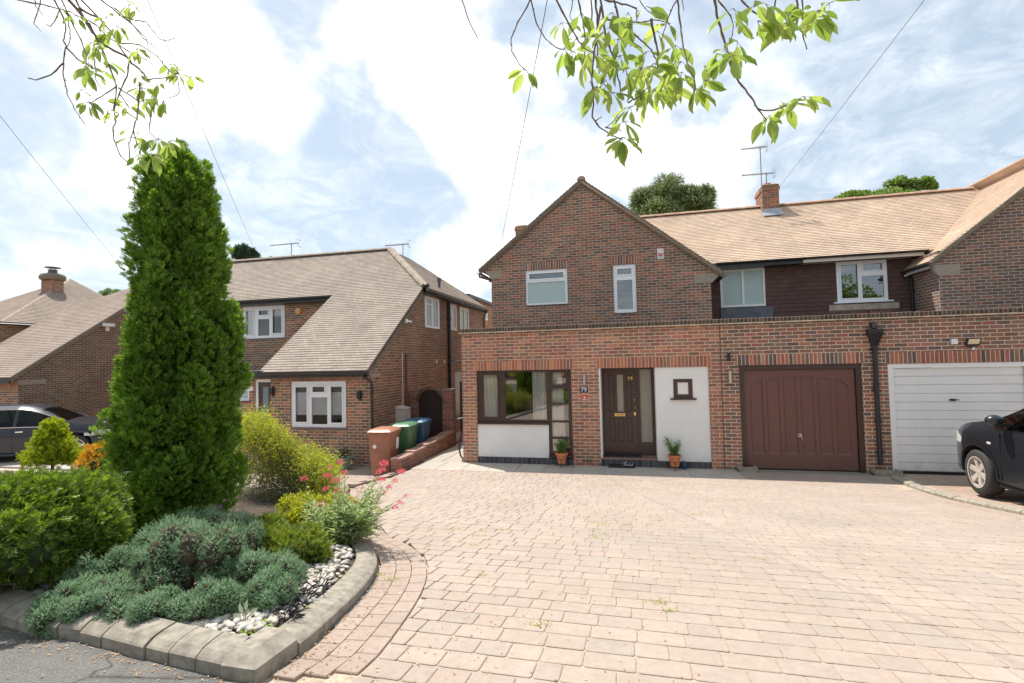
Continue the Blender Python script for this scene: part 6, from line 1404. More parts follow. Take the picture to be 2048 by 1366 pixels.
# ---- pink valerian
M_VALL = leafmat('valerian_leaf', [(0, (.20, .30, .12)), (.5, (.38, .48, .24)), (1, (.56, .64, .38))], .45, tint=(1.1, 1.15, .6))
M_VALF = leafmat('valerian_flower', [(0, (.60, .08, .13)), (.5, (.82, .16, .22)), (1, (.92, .36, .40))], .35, tint=(1.1, .7, .7))
def flowers():
    heads = [(680, 925, 6), (655, 953, 7), (670, 962, 8), (652, 978, 5), (676, 982, 6), (608, 958, 6), (643, 1010, 7), (648, 1022, 4), (690, 945, 5), (768, 928, 8), (765, 940, 6), (757, 945, 6), (802, 944, 7), (765, 960, 6), (790, 962, 5), (752, 960, 4), (712, 1003, 5), (700, 1000, 4), (800, 1006, 5), (790, 1015, 5), (812, 992, 4), (778, 975, 4), (770, 985, 3), (751, 1017, 3), (745, 1043, 3), (718, 1052, 4), (725, 975, 3), (735, 990, 3), (660, 935, 4), (694, 985, 3)]
    c0 = on_bed(690, 1085, 0); t = thing('valerian_plant', 'pink red flowering valerian clump with grey green leaves at the back end of the kerb', 'flowering plant', tuple(c0), 'flowering plants in the bed')
    rng = np.random.default_rng(8); lines = []; P = []; Fw = []; S = []; FP = []; FF = []; FS = []
    roots = [on_bed(px, py, 0) for px, py in ((650, 1085), (680, 1090), (700, 1075), (670, 1060), (720, 1070), (640, 1070), (610, 1075), (700, 1055))]
    def stem(e, leafy=1.):
        s = Vector(min(roots, key=lambda q: abs(q[0]-e[0])+rng.uniform(0, .25)))+Vector((rng.uniform(-.05, .05), rng.uniform(-.05, .05), 0)); e = Vector(e); m1 = s.lerp(e, .35)+Vector((0, 0, .03)); m2 = s.lerp(e, .7)+Vector((0, 0, .025)); lines.append(([s, m1, m2, e], .0035, .0018))
        L = (e-s).length; n = int((16+L*48)*leafy); 
        for k in range(n):
            q = rng.uniform(.02, .85)**1.2; b = s.lerp(e, q)+Vector((0, 0, .03*math.sin(q*3))); a = rng.uniform(0, 6.28); P.append(tuple(b)); Fw.append((math.cos(a), math.sin(a), rng.uniform(-.15, .9))); S.append(rng.uniform(.05, .10)*(1.15-q*.6))
    for px, py, sz in heads:
        e = at(px, py, 'Y', -7.35+rng.uniform(-.2, .25)); stem(e); n = sz*sz*4; r = sz*np.linalg.norm(e-CAM)/1000*1.15; d = rdir(n, -.5, 1); FP.append(e+d*r*rng.uniform(.3, 1, (n, 1))*np.array([1, 1, .8])); FF.append(d+rng.normal(0, .4, (n, 3))); FS.append(rng.uniform(.007, .014, n))
    for px, py in [(600+rng.uniform(0, 170), 1000+rng.uniform(-5, 75)) for _ in range(210)]:
        stem(at(px, py, 'Y', -7.4+rng.uniform(-.25, .25)), .9)
    n = len(P); np_obj('leaves', [scatter(LVn, LFn, P, Fw, RNG.normal(0, .3, (n, 3))+[0, 0, 1.], S)], M_VALL, t)
    FP = np.concatenate(FP); np_obj('flower_heads', [scatter(LV, LF, FP, np.concatenate(FF), RNG.normal(0, 1, (len(FP), 3)), np.concatenate(FS))], M_VALF, t)
    part('stems', tubes_np(lines, 4), plain('valerian_stem', (.30, .28, .16), .7), t)
flowers()
# one purple cranesbill and the dry white-flowered wisps
pf = at(441, 1013, 'Y', -7.95); q0 = on_bed(455, 1060, 0); tf_ = thing('cranesbill', 'single small purple flower on a thin stem above the blue juniper', 'flower', tuple(q0))
part('stem', tubes_np([([q0, (q0+pf)/2+np.array([.03, 0, .02]), pf], .002, .0015), ([q0, (q0+pf)/2+np.array([-.1, 0, .1]), pf+np.array([-.22, 0, .05])], .002, .001), ([q0, (q0+pf)/2+np.array([.1, 0, .1]), pf+np.array([.16, 0, .12])], .002, .001)], 4), M_STEMG, tf_)
fwp = [(math.cos(a), -.2, math.sin(a)) for a in [2*math.pi*k/5 for k in range(5)]]; np_obj('petals', [scatter(LV*[1.6, 1, 1], LF, [pf]*5, fwp, [[0, -1, 0]]*5, [.022]*5)], plain('purple_petal', (.36, .08, .42), .6), tf_)
wl_ = []; WP = []; rw = np.random.default_rng(3); wt0 = thing('seed_stalks', 'thin dry stalks with tiny white flowers between the green shrub and the blue juniper', 'wild plant', tuple(on_bed(165, 1150, 0)))
for px, py in ((126, 1112), (138, 1102), (150, 1120), (160, 1105), (147, 1140), (175, 1125), (190, 1100), (200, 1115), (208, 1110), (225, 1092), (222, 1125), (214, 1130), (131, 1125), (183, 1112)):
    s = on_bed(px+rw.uniform(-4, 12), 1155, 0); e = at(px, py, 'Y', s[1]); wl_.append(([s, (s+e)/2+rw.normal(0, .01, 3), e], .0018, .0008))
    for k in range(14): q = rw.uniform(.4, 1.03); WP.append(s*(1-q)+e*q+rw.normal(0, .006, 3))
part('stems', tubes_np(wl_, 4), plain('dry_stem', (.25, .17, .10), .9), wt0); WP = np.array(WP); np_obj('flowers', [scatter(LV, LF, WP, rdir(len(WP)), RNG.normal(0, 1, (len(WP), 3)), RNG.uniform(.006, .011, len(WP)))], plain('tiny_white_flower', (.62, .60, .58), .7), wt0)
# black grass and small weeds in the pebbles, broad pale leaves, dead needles
bgp = []; bgf = []; 
for px, py, n in ((600, 1200, 60), (560, 1225, 50), (635, 1180, 36), (640, 1095, 45), (660, 1085, 30), (575, 1240, 30)):
    for k in range(n): p = on_bed(px+rw.normal(0, 13), py+rw.normal(0, 9), 0); bgp.append(p); a = rw.uniform(0, 6.28); bgf.append((math.cos(a), math.sin(a), rw.uniform(.2, 1.2)))
bo = np_obj('black_grass', [scatter(leaf_tpl(1, .06, 0)[0]-np.array([0, 0, 0]), LF, bgp, bgf, np.tile([0, 0, 1.], (len(bgp), 1)), RNG.uniform(.06, .13, len(bgp)))], plain('black_grass_blade', (.045, .04, .05), .5, .4, 20)); meta(bo, 'tufts of black ornamental grass on the pebbles beside the blue juniper', 'grass', kind='stuff')
wp = []; wf = []
for px, py, n, r in ((440, 1255, 16, 6), (498, 1262, 60, 16), (525, 1250, 50, 14), (540, 1258, 24, 10), (570, 1232, 12, 8), (700, 1150, 16, 6), (615, 1215, 16, 8), (690, 1152, 8, 6)):
    for k in range(n): wp.append(on_bed(px+rw.normal(0, r), py+rw.normal(0, r*.5), .01)); a = rw.uniform(0, 6.28); wf.append((math.cos(a), math.sin(a), rw.uniform(.1, 1)))
bo = np_obj('bed_weeds', [scatter(LV, LF, wp, wf, np.tile([0, 0, 1.], (len(wp), 1)), RNG.uniform(.012, .03, len(wp)))], leafmat('weed_leaf', [(0, (.22, .34, .05)), (1, (.46, .52, .12))], .4)); meta(bo, 'small bright green weeds growing between the pebbles', 'weeds', kind='stuff')
pl_ = thing('pale_leaf_plant', 'single upright pale green broad-leaved seedling in the pebbles in front of the juniper', 'plant', tuple(on_bed(490, 1245, 0)))
bp_ = [on_bed(490, 1240, .02)]; tips_ = [at(495, 1190, 'Y', bp_[0][1]), at(470, 1230, 'Y', bp_[0][1]), at(520, 1210, 'Y', bp_[0][1]), at(478, 1205, 'Y', bp_[0][1])]
np_obj('leaves', [scatter(LV, LF, [bp_[0]+(e-bp_[0])*.35 for e in tips_], [e-bp_[0] for e in tips_], np.tile([0, -1., .5], (4, 1)), [.058]*4)], plain('pale_leaf', (.52, .58, .38), .6, .1, 9), pl_); part('stem', tubes_np([([bp_[0]-np.array([0, 0, .03]), bp_[0]+(e-bp_[0])*.2, bp_[0]+(e-bp_[0])*.4], .003, .002) for e in tips_], 4), M_STEMG, pl_)
# ================================================================== pebbles in the bed
def peb_mat():
    m, nt, bs = newmat('pebble'); b = NB(nt); g = b.n('ShaderNodeNewGeometry')
    c = b.ramp(g.outputs['Random Per Island'], [(0, (.30, .27, .24)), (.2, (.52, .46, .38)), (.45, (.62, .57, .50)), (.7, (.46, .40, .33)), (.85, (.36, .35, .34)), (1, (.68, .65, .60))])
    nt.links.new(b.mix(.5, c, b.ramp(b.noise(g.outputs['Position'], 60, 4, .7), [(.3, (.75, .75, .75)), (.7, (1.2, 1.2, 1.2))]), 'MULTIPLY'), bs.inputs['Base Color']); bs.inputs['Roughness'].default_value = .75; return m
import bmesh as _bm
b_ = _bm.new(); _bm.ops.create_icosphere(b_, subdivisions=2, radius=.5); PV = np.array([v.co[:] for v in b_.verts]); PF = np.array([[v.index for v in f.verts] for f in b_.faces]); b_.free()
pp_ = []; ps = []; pf_ = []
placed = []
regs = [((330, 1250), (640, 1180), 60), ((380, 1290), (600, 1240), 40), ((620, 1200), (720, 1110), 50), ((0, 1180), (130, 1165), 40), ((0, 1220), (90, 1180), 30)]
rp = np.random.default_rng(17)
for k in range(5200):
    s = rp.uniform(0, 1)
    if k % 3 == 0: x = rp.uniform(-4.6, -1.8); y = kfy(x)+rp.uniform(.14, .75)
    elif k % 3 == 1:
        ss = rp.uniform(.2, 3.0); x, y, _, _ = along(BEDK, ss); nx, ny = smooth_n(BEDK, ss); o = rp.uniform(.19, .85); x -= nx*o; y -= ny*o
    else: x = rp.uniform(-5.2, -2.0); y = rp.uniform(-9.3, -8.2)
    if not in_bed(x, y) or dist_poly(x, y, BEDK) > -.155: continue
    r = rp.uniform(.010, .024); 
    cell = (int(x/.05), int(y/.05)); ok = True
    for q in placed[-0:]: pass
    pp_.append((x, y, bedz(x, y)+r*.35+rp.uniform(0, .018))); ps.append(r*2); pf_.append((math.cos(s*40), math.sin(s*40), rp.uniform(-.15, .15)))
V_, F_2 = scatter(PV*[.78, 1.25, .62], PF, pp_, pf_, np.tile([0, 0, 1.], (len(pp_), 1)), ps)
po = np_obj('pebbles', [(V_, F_2)], peb_mat()); po.data.shade_smooth(); meta(po, 'rounded cream and grey pebbles covering the bed behind the kerb', 'pebbles', kind='stuff')
# slab rocks by the shrub and a big stone
rk = thing('garden_rock', 'flat grey rock lying on the pebbles under the green shrub', 'rock', tuple(on_bed(95, 1165, 0))); rb = on_bed(95, 1160, .03); part('rock_body', MB().add([tuple(np.array(rb)+v*np.array([.42, .20, .10])) for v in PV], [tuple(f) for f in PF]), plain('rock_grey', (.34, .32, .29), .9, .3, 12, bump=.6), rk)
# debris: fallen blossom, twigs and bits on road and drive
dp_ = []; rd = np.random.default_rng(31)
for k in range(900):
    px, py = rd.uniform(0, 1400), rd.uniform(1150, 1366)
    if rd.uniform() > math.exp(-abs(px-650)/420): continue
    r = ray(px, py); lo, hi = .5, 40.
    for _ in range(40):
        mm = (lo+hi)/2; p = CAM+r*mm
        if p[2]-gz(p[0], p[1]) > 0: lo = mm
        else: hi = mm
    p = CAM+r*lo
    if dist_poly(p[0], p[1], BEDK) < .02 and p[1] > kfy(p[0]): continue
    dp_.append(p+[0, 0, .004])
for k in range(500):
    ss = rd.uniform(0, 3.4); x, y, _, _ = along(BEDK, ss); nx, ny = smooth_n(BEDK, ss); o = abs(rd.normal(0, .09))+.015; dp_.append(np.array([x+nx*o, y+ny*o, gz(x, y)+.004]))
for k in range(420): x = rd.uniform(-4.5, -1.5); yk = kfy(x)-.01-abs(rd.normal(0, .07)); dp_.append(np.array([x, yk, gz(x, yk)]))
n = len(dp_); dd_ = rdir(n, -.1, .2); do = np_obj('leaf_litter', [scatter(LV, LF, dp_, dd_, np.tile([0, 0, 1.], (n, 1)), RNG.uniform(.006, .020, n))], leafmat('litter', [(0, (.22, .08, .03)), (.4, (.40, .20, .08)), (.8, (.55, .38, .18)), (1, (.60, .52, .36))], .15)); meta(do, 'small brown and tan bits of fallen blossom and leaves scattered on the paving', 'leaf litter', kind='stuff')
# moss and weeds in the joints of the drive
wd = []; wdf = []; wds = []
spots = [(1195, 1030, 10), (1205, 1045, 12), (1168, 1035, 8), (1178, 1045, 8), (1210, 1050, 9), (1150, 960, 6), (1170, 1010, 5), (1185, 970, 4), (1250, 1052, 8), (1262, 1050, 5), (1187, 1060, 6), (1190, 1075, 6), (1210, 1068, 6), (920, 1057, 9), (955, 1072, 8), (965, 1062, 7), (995, 1060, 7), (900, 1058, 6), (835, 1018, 5), (1077, 1250, 12), (1315, 1205, 10), (1340, 1222, 7), (963, 1150, 5), (1300, 1048, 6), (1392, 1030, 6), (1215, 975, 7), (1320, 1042, 5), (1010, 1000, 6), (1050, 1005, 5), (1002, 1022, 4), (780, 1160, 12), (945, 1090, 6), (760, 1150, 5), (1480, 1000, 5), (1700, 1050, 4), (1530, 1120, 5), (1610, 980, 4), (1920, 1045, 6), (1890, 1005, 6)]
for px, py, sz in spots:
    r = ray(px, py); lo, hi = .5, 40.
    for _ in range(40):
        mm = (lo+hi)/2; p = CAM+r*mm
        if p[2]-gz(p[0], p[1]) > 0: lo = mm
        else: hi = mm
    p = CAM+r*lo
    for k in range(sz*4): a = rd.uniform(0, 6.28); q = sz*.0035*np.linalg.norm(p-CAM)/5; wd.append(p+[rd.normal(0, q*1.5), rd.normal(0, q), .002]); wdf.append((math.cos(a), math.sin(a), rd.uniform(.1, 1.1))); wds.append(rd.uniform(.010, .028))
for k in range(1500): x, y = rd.uniform(-4.5, 4.4), rd.uniform(-9, -1); y = -.97-.1635*round((-.97-y)/.1635)-.0; wd.append(np.array([x, y+.001, gz(x, y)-.002])); a = rd.uniform(0, 6.28); wdf.append((math.cos(a), math.sin(a), .7)); wds.append(rd.uniform(.004, .010))
do = np_obj('joint_weeds', [scatter(LVn, LFn, wd, wdf, np.tile([0, 0, 1.], (len(wd), 1)), wds)], leafmat('joint_weed_leaf', [(0, (.24, .30, .06)), (1, (.50, .52, .14))], .4)); meta(do, 'tiny yellow green weeds growing in the joints of the paved drive', 'weeds', kind='stuff')
# ================================================================== cars
M_TYRE = plain('tyre_rubber', (.035, .034, .033), .8, .25, 20, bump=.3)
M_ALLOY = plain('alloy_wheel', (.70, .63, .56), .35, .06, 6, metal=.3)
M_CHROME = plain('chrome_trim', (.75, .75, .76), .15, .05, 5, metal=1)
M_HEAD = plain('headlamp', (.62, .60, .55), .1, .2, 20, coat=1)
M_TINT = glassmat('car_glass', .02, (.22, .30, .27), fm=.12)
def car(label, paintcol, wx, wy, heading, base_z, spec, near=1):
    """local frame: +x forward from the front axle, y to the left side, z up"""
    h = heading; hx, hy = math.cos(h), math.sin(h); lx, ly = -hy, hx
    o = np.array([wx, wy, base_z])-np.array([lx, ly, 0])*spec['trk']*near        # (wx,wy): outer foot of the near front wheel
    T = lambda x, y, z: (o[0]+hx*x+lx*y, o[1]+hy*x+ly*y, base_z+z)
    t = thing('parked_car', label, 'car', T(-spec['wb']/2, 0, 0)); m, nt, paint = newmat('car_paint'); paint.inputs['Base Color'].default_value = (*paintcol, 1); paint.inputs['Roughness'].default_value = .28; paint.inputs['Coat Weight'].default_value = .45; paint.inputs['Coat Roughness'].default_value = .03; paint.inputs['Metallic'].default_value = .0; paint.inputs['Specular IOR Level'].default_value = .4
    W2_ = spec['w']/2; R = spec['R']; wb = spec['wb']; arch = R+.065
    xs_ = sorted(set([round(v, 3) for v in np.concatenate([np.linspace(spec['rear'], spec['nose'], 34), np.linspace(-arch, arch, 15), np.linspace(-wb-arch, -wb+arch, 15), [p for p in spec['cuts']]])]), reverse=True)
    roofz = lambda x: np.interp(x, spec['top'][0], spec['top'][1]); beltz = lambda x: min(np.interp(x, spec['belt'][0], spec['belt'][1]), roofz(x)-.004)
    def botz(x):
        z = np.interp(x, spec['bot'][0], spec['bot'][1])
        for c in (0, -wb):
            if abs(x-c) < arch: z = max(z, R+math.sqrt(max(0, arch**2-(x-c)**2)))
        return z
    def hw(x):      # plan shape
        return W2_*float(np.interp(x, spec['plan'][0], spec['plan'][1]))
    rows_ = []
    for x in xs_:
        b, bt, rf, w = botz(x), beltz(x), roofz(x), hw(x); tall = max(0, rf-bt); cab = min(1, tall/.35)
        zm = b+(bt-b)*.5; tum = spec['tumble']
        P = [(w-.05, b), (w-.01, b+.03), (w, zm), (w-.012, bt-.06 if bt-.06 > zm else (zm+bt)/2), (w-.04, bt), (w-.05-tum*.92*cab, bt+(rf-bt)*.86), (w-.14-tum*cab*1.1, rf-.012), (w*.45, rf+.012*cab+.01), (0, rf+.02*cab+.022)]
        rows_.append([(x, y, z) for y, z in P]+[(x, -y, z) for y, z in P[-2::-1]])
    body = MB(); glass = {}; n = len(rows_[0]); vs = [T(*p) for r in rows_ for p in r]; fb = []
    sw0, sw1 = spec['side_glass']; ws0, ws1 = spec['screen']; pil = spec['pillars']
    gl = {'windscreen': [], 'side_window': [], 'side_window2': [], 'rear': []}
    for i in range(len(xs_)-1):
        xm = (xs_[i]+xs_[i+1])/2
        for k in range(n-1):
            f = (i*n+k, i*n+k+1, (i+1)*n+k+1, (i+1)*n+k); kk = k if k < n//2 else n-2-k
            key = None
            if kk == 4 and sw0 < xm < sw1 and not any(abs(xm-p) < .045 for p in pil) and roofz(xm)-beltz(xm) > .06: key = 'side_window' if k < n//2 else 'side_window2'
            if kk in (6, 7) and ws0 < xm < ws1: key = 'windscreen'
            (gl[key] if key else fb).append(f)
    fb.append(tuple(range(n))); fb.append(tuple(range((len(rows_)-1)*n, len(rows_)*n))[::-1])
    body.add(vs, fb); bo = part('body', body, m, t, 38)
    for k, fl in gl.items():
        if fl:
            g = MB(); used = sorted(set(i for f in fl for i in f)); mp = {u: j for j, u in enumerate(used)}; g.add([vs[u] for u in used], [tuple(mp[i] for i in f) for f in fl]); part('windscreen' if k == 'windscreen' else 'side_window', g, M_TINT, t, 38)
    # dark underside, wheel wells, cabin
    inn = MB().obox(T, spec['rear']+.12, spec['nose']-.30, -W2_+.30, W2_-.30, R*.55, beltz(-.9)-.12); part('underbody', inn, M_BLK, t)
    for s in (1, -1):
        sk = MB(); a, b = -arch-.02, -wb+arch+.02; sk.add([T(a, s*(W2_-.035), botz(a-.02)+.012), T(b, s*(W2_-.035), botz(a-.02)+.012), T(b, s*(W2_-.02), botz(a-.02)-.05), T(a, s*(W2_-.02), botz(a-.02)-.05), T(a, s*(W2_-.20), botz(a-.02)-.10), T(b, s*(W2_-.20), botz(a-.02)-.10)], [(0, 1, 2, 3), (3, 2, 5, 4)]); part('sill', sk, M_BLK if spec['clad'] else m, t)
        for c in (0, -wb):
            am = MB(); pr = []
            for j in range(13):
                q = math.pi*j/12; pr.append((c+math.cos(q)*arch, R+math.sin(q)*arch))
            for (xa, za), (xb, zb) in zip(pr, pr[1:]):
                am.add([T(xa, s*(hw(xa)-.012), za), T(xb, s*(hw(xb)-.012), zb), T(xb, s*(W2_-.34), zb), T(xa, s*(W2_-.34), za)], [(0, 1, 2, 3)])
            for (xa, za), (xb, zb) in zip(pr, pr[1:]):
                xo, zo = c+(xa-c)*1.11, R+(za-R)*1.11; xp, zp = c+(xb-c)*1.11, R+(zb-R)*1.11
                if spec['clad']: am.add([T(xa, s*(hw(xa)+.004), za), T(xb, s*(hw(xb)+.004), zb), T(xp, s*(hw(xp)+.004), zp), T(xo, s*(hw(xo)+.004), zo)], [(0, 1, 2, 3)])
            am.add([T(c, s*(W2_-.34), R)]+[T(x, s*(W2_-.34), z) for x, z in pr], [(0, j+1, j+2) for j in range(12)]); part('wheel_arch', am, M_BLK, t)
    for c in (0, -wb):
        for s in (1, -1):
            y1 = s*spec['trk']; y0_ = s*(spec['trk']-.225); wv = lambda r, d: (r, d)
            st = spec.get('steer', 0) if c == 0 else 0; cs, sn = math.cos(st), math.sin(st)
            TW = lambda x, y, z, c=c, s=s, cs=cs, sn=sn, st=st: T(c+cs*x-sn*(y-s*(spec['trk']-.11)), s*(spec['trk']-.11)+sn*x+cs*(y-s*(spec['trk']-.11)), z)
            ty = MB(); prof = [(R*.62, y1-s*.005), (R*.66, y1), (R*.92, y1-s*.002), (R*.985, y1-s*.022), (R, y1-s*.05), (R, y0_+s*.05), (R*.98, y0_+s*.02), (R*.92, y0_), (R*.62, y0_)]
            vs2 = []; sg = 40
            for k in range(sg):
                a = 2*math.pi*k/sg
                for r, y in prof: vs2.append(TW(r*math.cos(a), y, R+r*math.sin(a)))
            npf = len(prof); ty.add(vs2, [(k*npf+i, ((k+1) % sg)*npf+i, ((k+1) % sg)*npf+i+1, k*npf+i+1) for k in range(sg) for i in range(npf-1)])
            wo = part('wheel', ty, M_TYRE, t, 45)
            rm = MB(); vs2 = []; pr2 = [(R*.64, y1-s*.15), (R*.64, y1-s*.02), (R*.69, y1-s*.004), (R*.69, y1+s*.003), (R*.63, y1-s*.0)]
            for k in range(sg):
                a = 2*math.pi*k/sg
                for r, y in pr2: vs2.append(TW(r*math.cos(a), y, R+r*math.sin(a)))
            rm.add(vs2, [(k*5+i, ((k+1) % sg)*5+i, ((k+1) % sg)*5+i+1, k*5+i+1) for k in range(sg) for i in range(4)])
            ns = spec['spokes']
            for k in range(ns):
                a = 2*math.pi*(k+.25)/ns; ca, sa = math.cos(a), math.sin(a); q = []
                for rr, hwid, yo in ((R*.10, R*.085, -.030), (R*.645, R*spec['spw'], -.012)):
                    for sg2 in (-1, 1): q.append((rr*ca-sg2*hwid*sa, y1+s*yo, R+rr*sa+sg2*hwid*ca))
                for rr, hwid, yo in ((R*.10, R*.085, -.06), (R*.645, R*spec['spw'], -.045)):
                    for sg2 in (-1, 1): q.append((rr*ca-sg2*hwid*sa, y1+s*yo, R+rr*sa+sg2*hwid*ca))
                rm.add([TW(*p) for p in q], [(0, 1, 3, 2), (0, 2, 6, 4), (1, 5, 7, 3), (2, 3, 7, 6)])
            for k in range(16):
                a = 2*math.pi*k/16; b_ = 2*math.pi*(k+1)/16; rm.add([TW(0, y1-s*.022, R), TW(R*.15*math.cos(a), y1-s*.028, R+R*.15*math.sin(a)), TW(R*.15*math.cos(b_), y1-s*.028, R+R*.15*math.sin(b_))], [(0, 1, 2)])
            part('rim', rm, M_ALLOY, wo, 35)
            bd = MB(); bd.add([TW(0, y1-s*.10, R)]+[TW(R*.6*math.cos(2*math.pi*k/20), y1-s*.10, R+R*.6*math.sin(2*math.pi*k/20)) for k in range(20)], [(0, k+1, (k+1) % 20+1) for k in range(20)]); part('brake_disc', bd, plain('brake_dark_grey', (.09, .085, .08), .6), wo)  # dark grey disc set behind the spokes
    # mirrors
    for s in (1, -1):
        mx, mz = spec['mirror']; w = hw(mx); mm = MB(); c_ = (mx, s*(w+.10), mz)
        vs2 = [T(c_[0]+v[0]*.20*(1 if v[0] < 0 else .9), c_[1]+v[1]*.24, c_[2]+v[2]*.17) for v in PV]; mm.add(vs2, [tuple(f) for f in PF]); mm.obox(T, mx-.05, mx+.04, s*(w-.06) if s > 0 else s*(w+.02), s*(w+.02) if s > 0 else s*(w-.06), mz-.10, mz-.05)
        part('door_mirror', mm, m, t, 60)
        hl = MB()
        for k, (x, y, z) in enumerate(()): pass
        hx0, hx1, hz0, hz1 = spec['lamp']; q = []
        NXX = 6
        for j in range(NXX+1):
            x = hx0+(hx1-hx0)*j/NXX; ww = hw(x)+.006; zl_ = hz0+.02*abs(j-NXX/2)/NXX; zu = hz0+(hz1-hz0)*(j/NXX)**.7*(.5)+(hz1-hz0)*.45
            zt_ = min(zu, beltz(x)+.01); q.append((T(x, s*ww, zl_), T(x, s*(ww-.012), zt_), T(x, s*(ww-.10), zt_+.01)))
        vs3 = [p for r in q for p in r]; hl.add(vs3, [(3*j+i, 3*j+i+1, 3*j+i+4, 3*j+i+3) for j in range(NXX) for i in (0, 1)]); part('headlight', hl, M_HEAD, t, 50)
        ix, iz = spec['indicator']
        if ix is not None: part('side_indicator', MB().add([T(ix+v[0]*.10, s*(hw(ix)+v[1]*.02), iz+v[2]*.045) for v in PV], [tuple(f) for f in PF]), M_HEAD, t, 60)
        # door shut lines, handles
        for dx in spec['doors']:
            zt2 = beltz(dx)-.05; zb = botz(dx)+.06; zmid = (zt2+zb)/2; w = hw(dx); part('door_gap', MB().obox(T, dx-.004, dx+.004, s*(w-.03) if s > 0 else s*(w+.0015), s*(w+.0015) if s > 0 else s*(w-.03), zb, zt2), M_BLK, t)
        for dx in spec['handles']: part('door_handle', MB().obox(T, dx-.09, dx+.09, s*(hw(dx)-.01) if s > 0 else s*(hw(dx)+.03), s*(hw(dx)+.03) if s > 0 else s*(hw(dx)-.01), beltz(dx)-.14, beltz(dx)-.11), M_CHROME if spec['chrome'] else m, t)
        tr = MB()
        xa = np.linspace(sw1, sw0, 16)
        for a, b in zip(xa, xa[1:]): tr.bar(T(a, s*(hw(a)-.036), beltz(a)+.004), T(b, s*(hw(b)-.036), beltz(b)+.004), .012)
        if spec['chrome']:
            for a, b in zip(xa, xa[1:]):
                f2 = lambda x: (x, s*(hw(x)-.05-spec['tumble']*.92*min(1, max(0, roofz(x)-beltz(x))/.35)+.004), beltz(x)+(roofz(x)-beltz(x))*.86)
                tr.bar(T(*f2(a)), T(*f2(b)), .014)
            part('window_trim', tr, M_CHROME, t)
        else: part('window_trim', tr, M_BLK, t)
    gr_ = MB().obox(T, spec['nose']-.01, spec['nose']+.006, -.42, .42, .42, .66); part('grille', gr_, M_BLK, t)
    return t
SUV1 = dict(w=1.81, wb=2.56, R=.355, nose=.86, rear=-3.5, trk=.895, tumble=.16, spokes=6, spw=.125, clad=True, chrome=False, steer=-.12,
    top=([-3.5, -3.35, -3.2, -2.4, -1.6, -1.2, -.95, -.45, -.15, .25, .6, .78, .86], [1.15, 1.48, 1.66, 1.74, 1.73, 1.69, 1.62, 1.32, 1.20, 1.12, 1.02, .91, .78]),
    belt=([-3.5, -2.5, -1.2, -.3, .2, .6, .78, .86], [1.16, 1.15, 1.11, 1.08, 1.05, .95, .83, .70]), bot=([-3.5, -3.3, -2.9, .5, .75, .86], [.46, .32, .30, .28, .30, .40]),
    plan=([-3.5, -3.3, -2.8, -1.5, -.2, .35, .62, .78, .86], [.80, .93, .99, 1, 1, .965, .87, .74, .60]), cuts=[-.42, -.95, -1.45, -1.5, -2.3, -2.35, .7, .8], side_glass=(-3.1, -.38), screen=(-1.02, -.42), pillars=[-1.48, -2.33],
    mirror=(-.60, 1.24), lamp=(.36, .80, .76, .95), indicator=(-.30, .86), doors=[-.52, -1.5], handles=[-1.32, -2.2])
ca = at(1968, 996, 'Z', .05)
car('dark navy car parked facing the white garage door at the right edge', (.014, .017, .022), 5.20, -1.83, math.radians(93), gz(5.3, -2.2)+.0, SUV1)
SUV2 = dict(w=1.86, wb=2.67, R=.345, nose=.90, rear=-3.55, trk=.915, tumble=.20, spokes=5, spw=.12, clad=False, chrome=True, steer=0,
    top=([-3.55, -3.4, -3.15, -2.2, -1.5, -1.2, -.9, -.35, -.0, .3, .65, .82, .90], [1.0, 1.25, 1.52, 1.63, 1.62, 1.57, 1.45, 1.16, 1.06, 1.02, .92, .82, .70]),
    belt=([-3.55, -2.5, -1.2, -.3, .2, .6, .82, .90], [1.02, 1.04, 1.01, .98, .96, .87, .74, .62]), bot=([-3.55, -3.3, -2.9, .5, .8, .90], [.46, .32, .28, .24, .26, .36]),
    plan=([-3.55, -3.3, -2.8, -1.5, -.2, .35, .65, .82, .90], [.78, .92, .99, 1, 1, .97, .87, .72, .55]), cuts=[-.42, -.95, -1.45, -1.5, -2.3, -2.35, .7, .8], side_glass=(-3.0, -.34), screen=(-1.0, -.30), pillars=[-1.50, -2.4],
    mirror=(-.66, 1.07), lamp=(.20, .82, .66, .86), indicator=(None, 0), doors=[-.48, -1.52], handles=[-1.34, -2.25])
cp = at(151, 917, 'Y', .35)
car('slate grey family car parked at the far left behind the small golden conifer', (.014, .017, .026), cp[0], .35, math.radians(33), cp[2], SUV2, near=-1)
pd = MB().box(cp[0]-5, cp[0]+2.6, -.9, 3.2, -2, cp[2]-.003); struct('left_parking_pad', pd, plain('pad_concrete', (.40, .36, .32), .9, .2, 8))
kk = MB().box(-24, -11.2, -1.62, -1.45, -1.0, at(80, 941, 'Y', -1.5)[2]); struct('left_kerb', kk, M_CREAS)
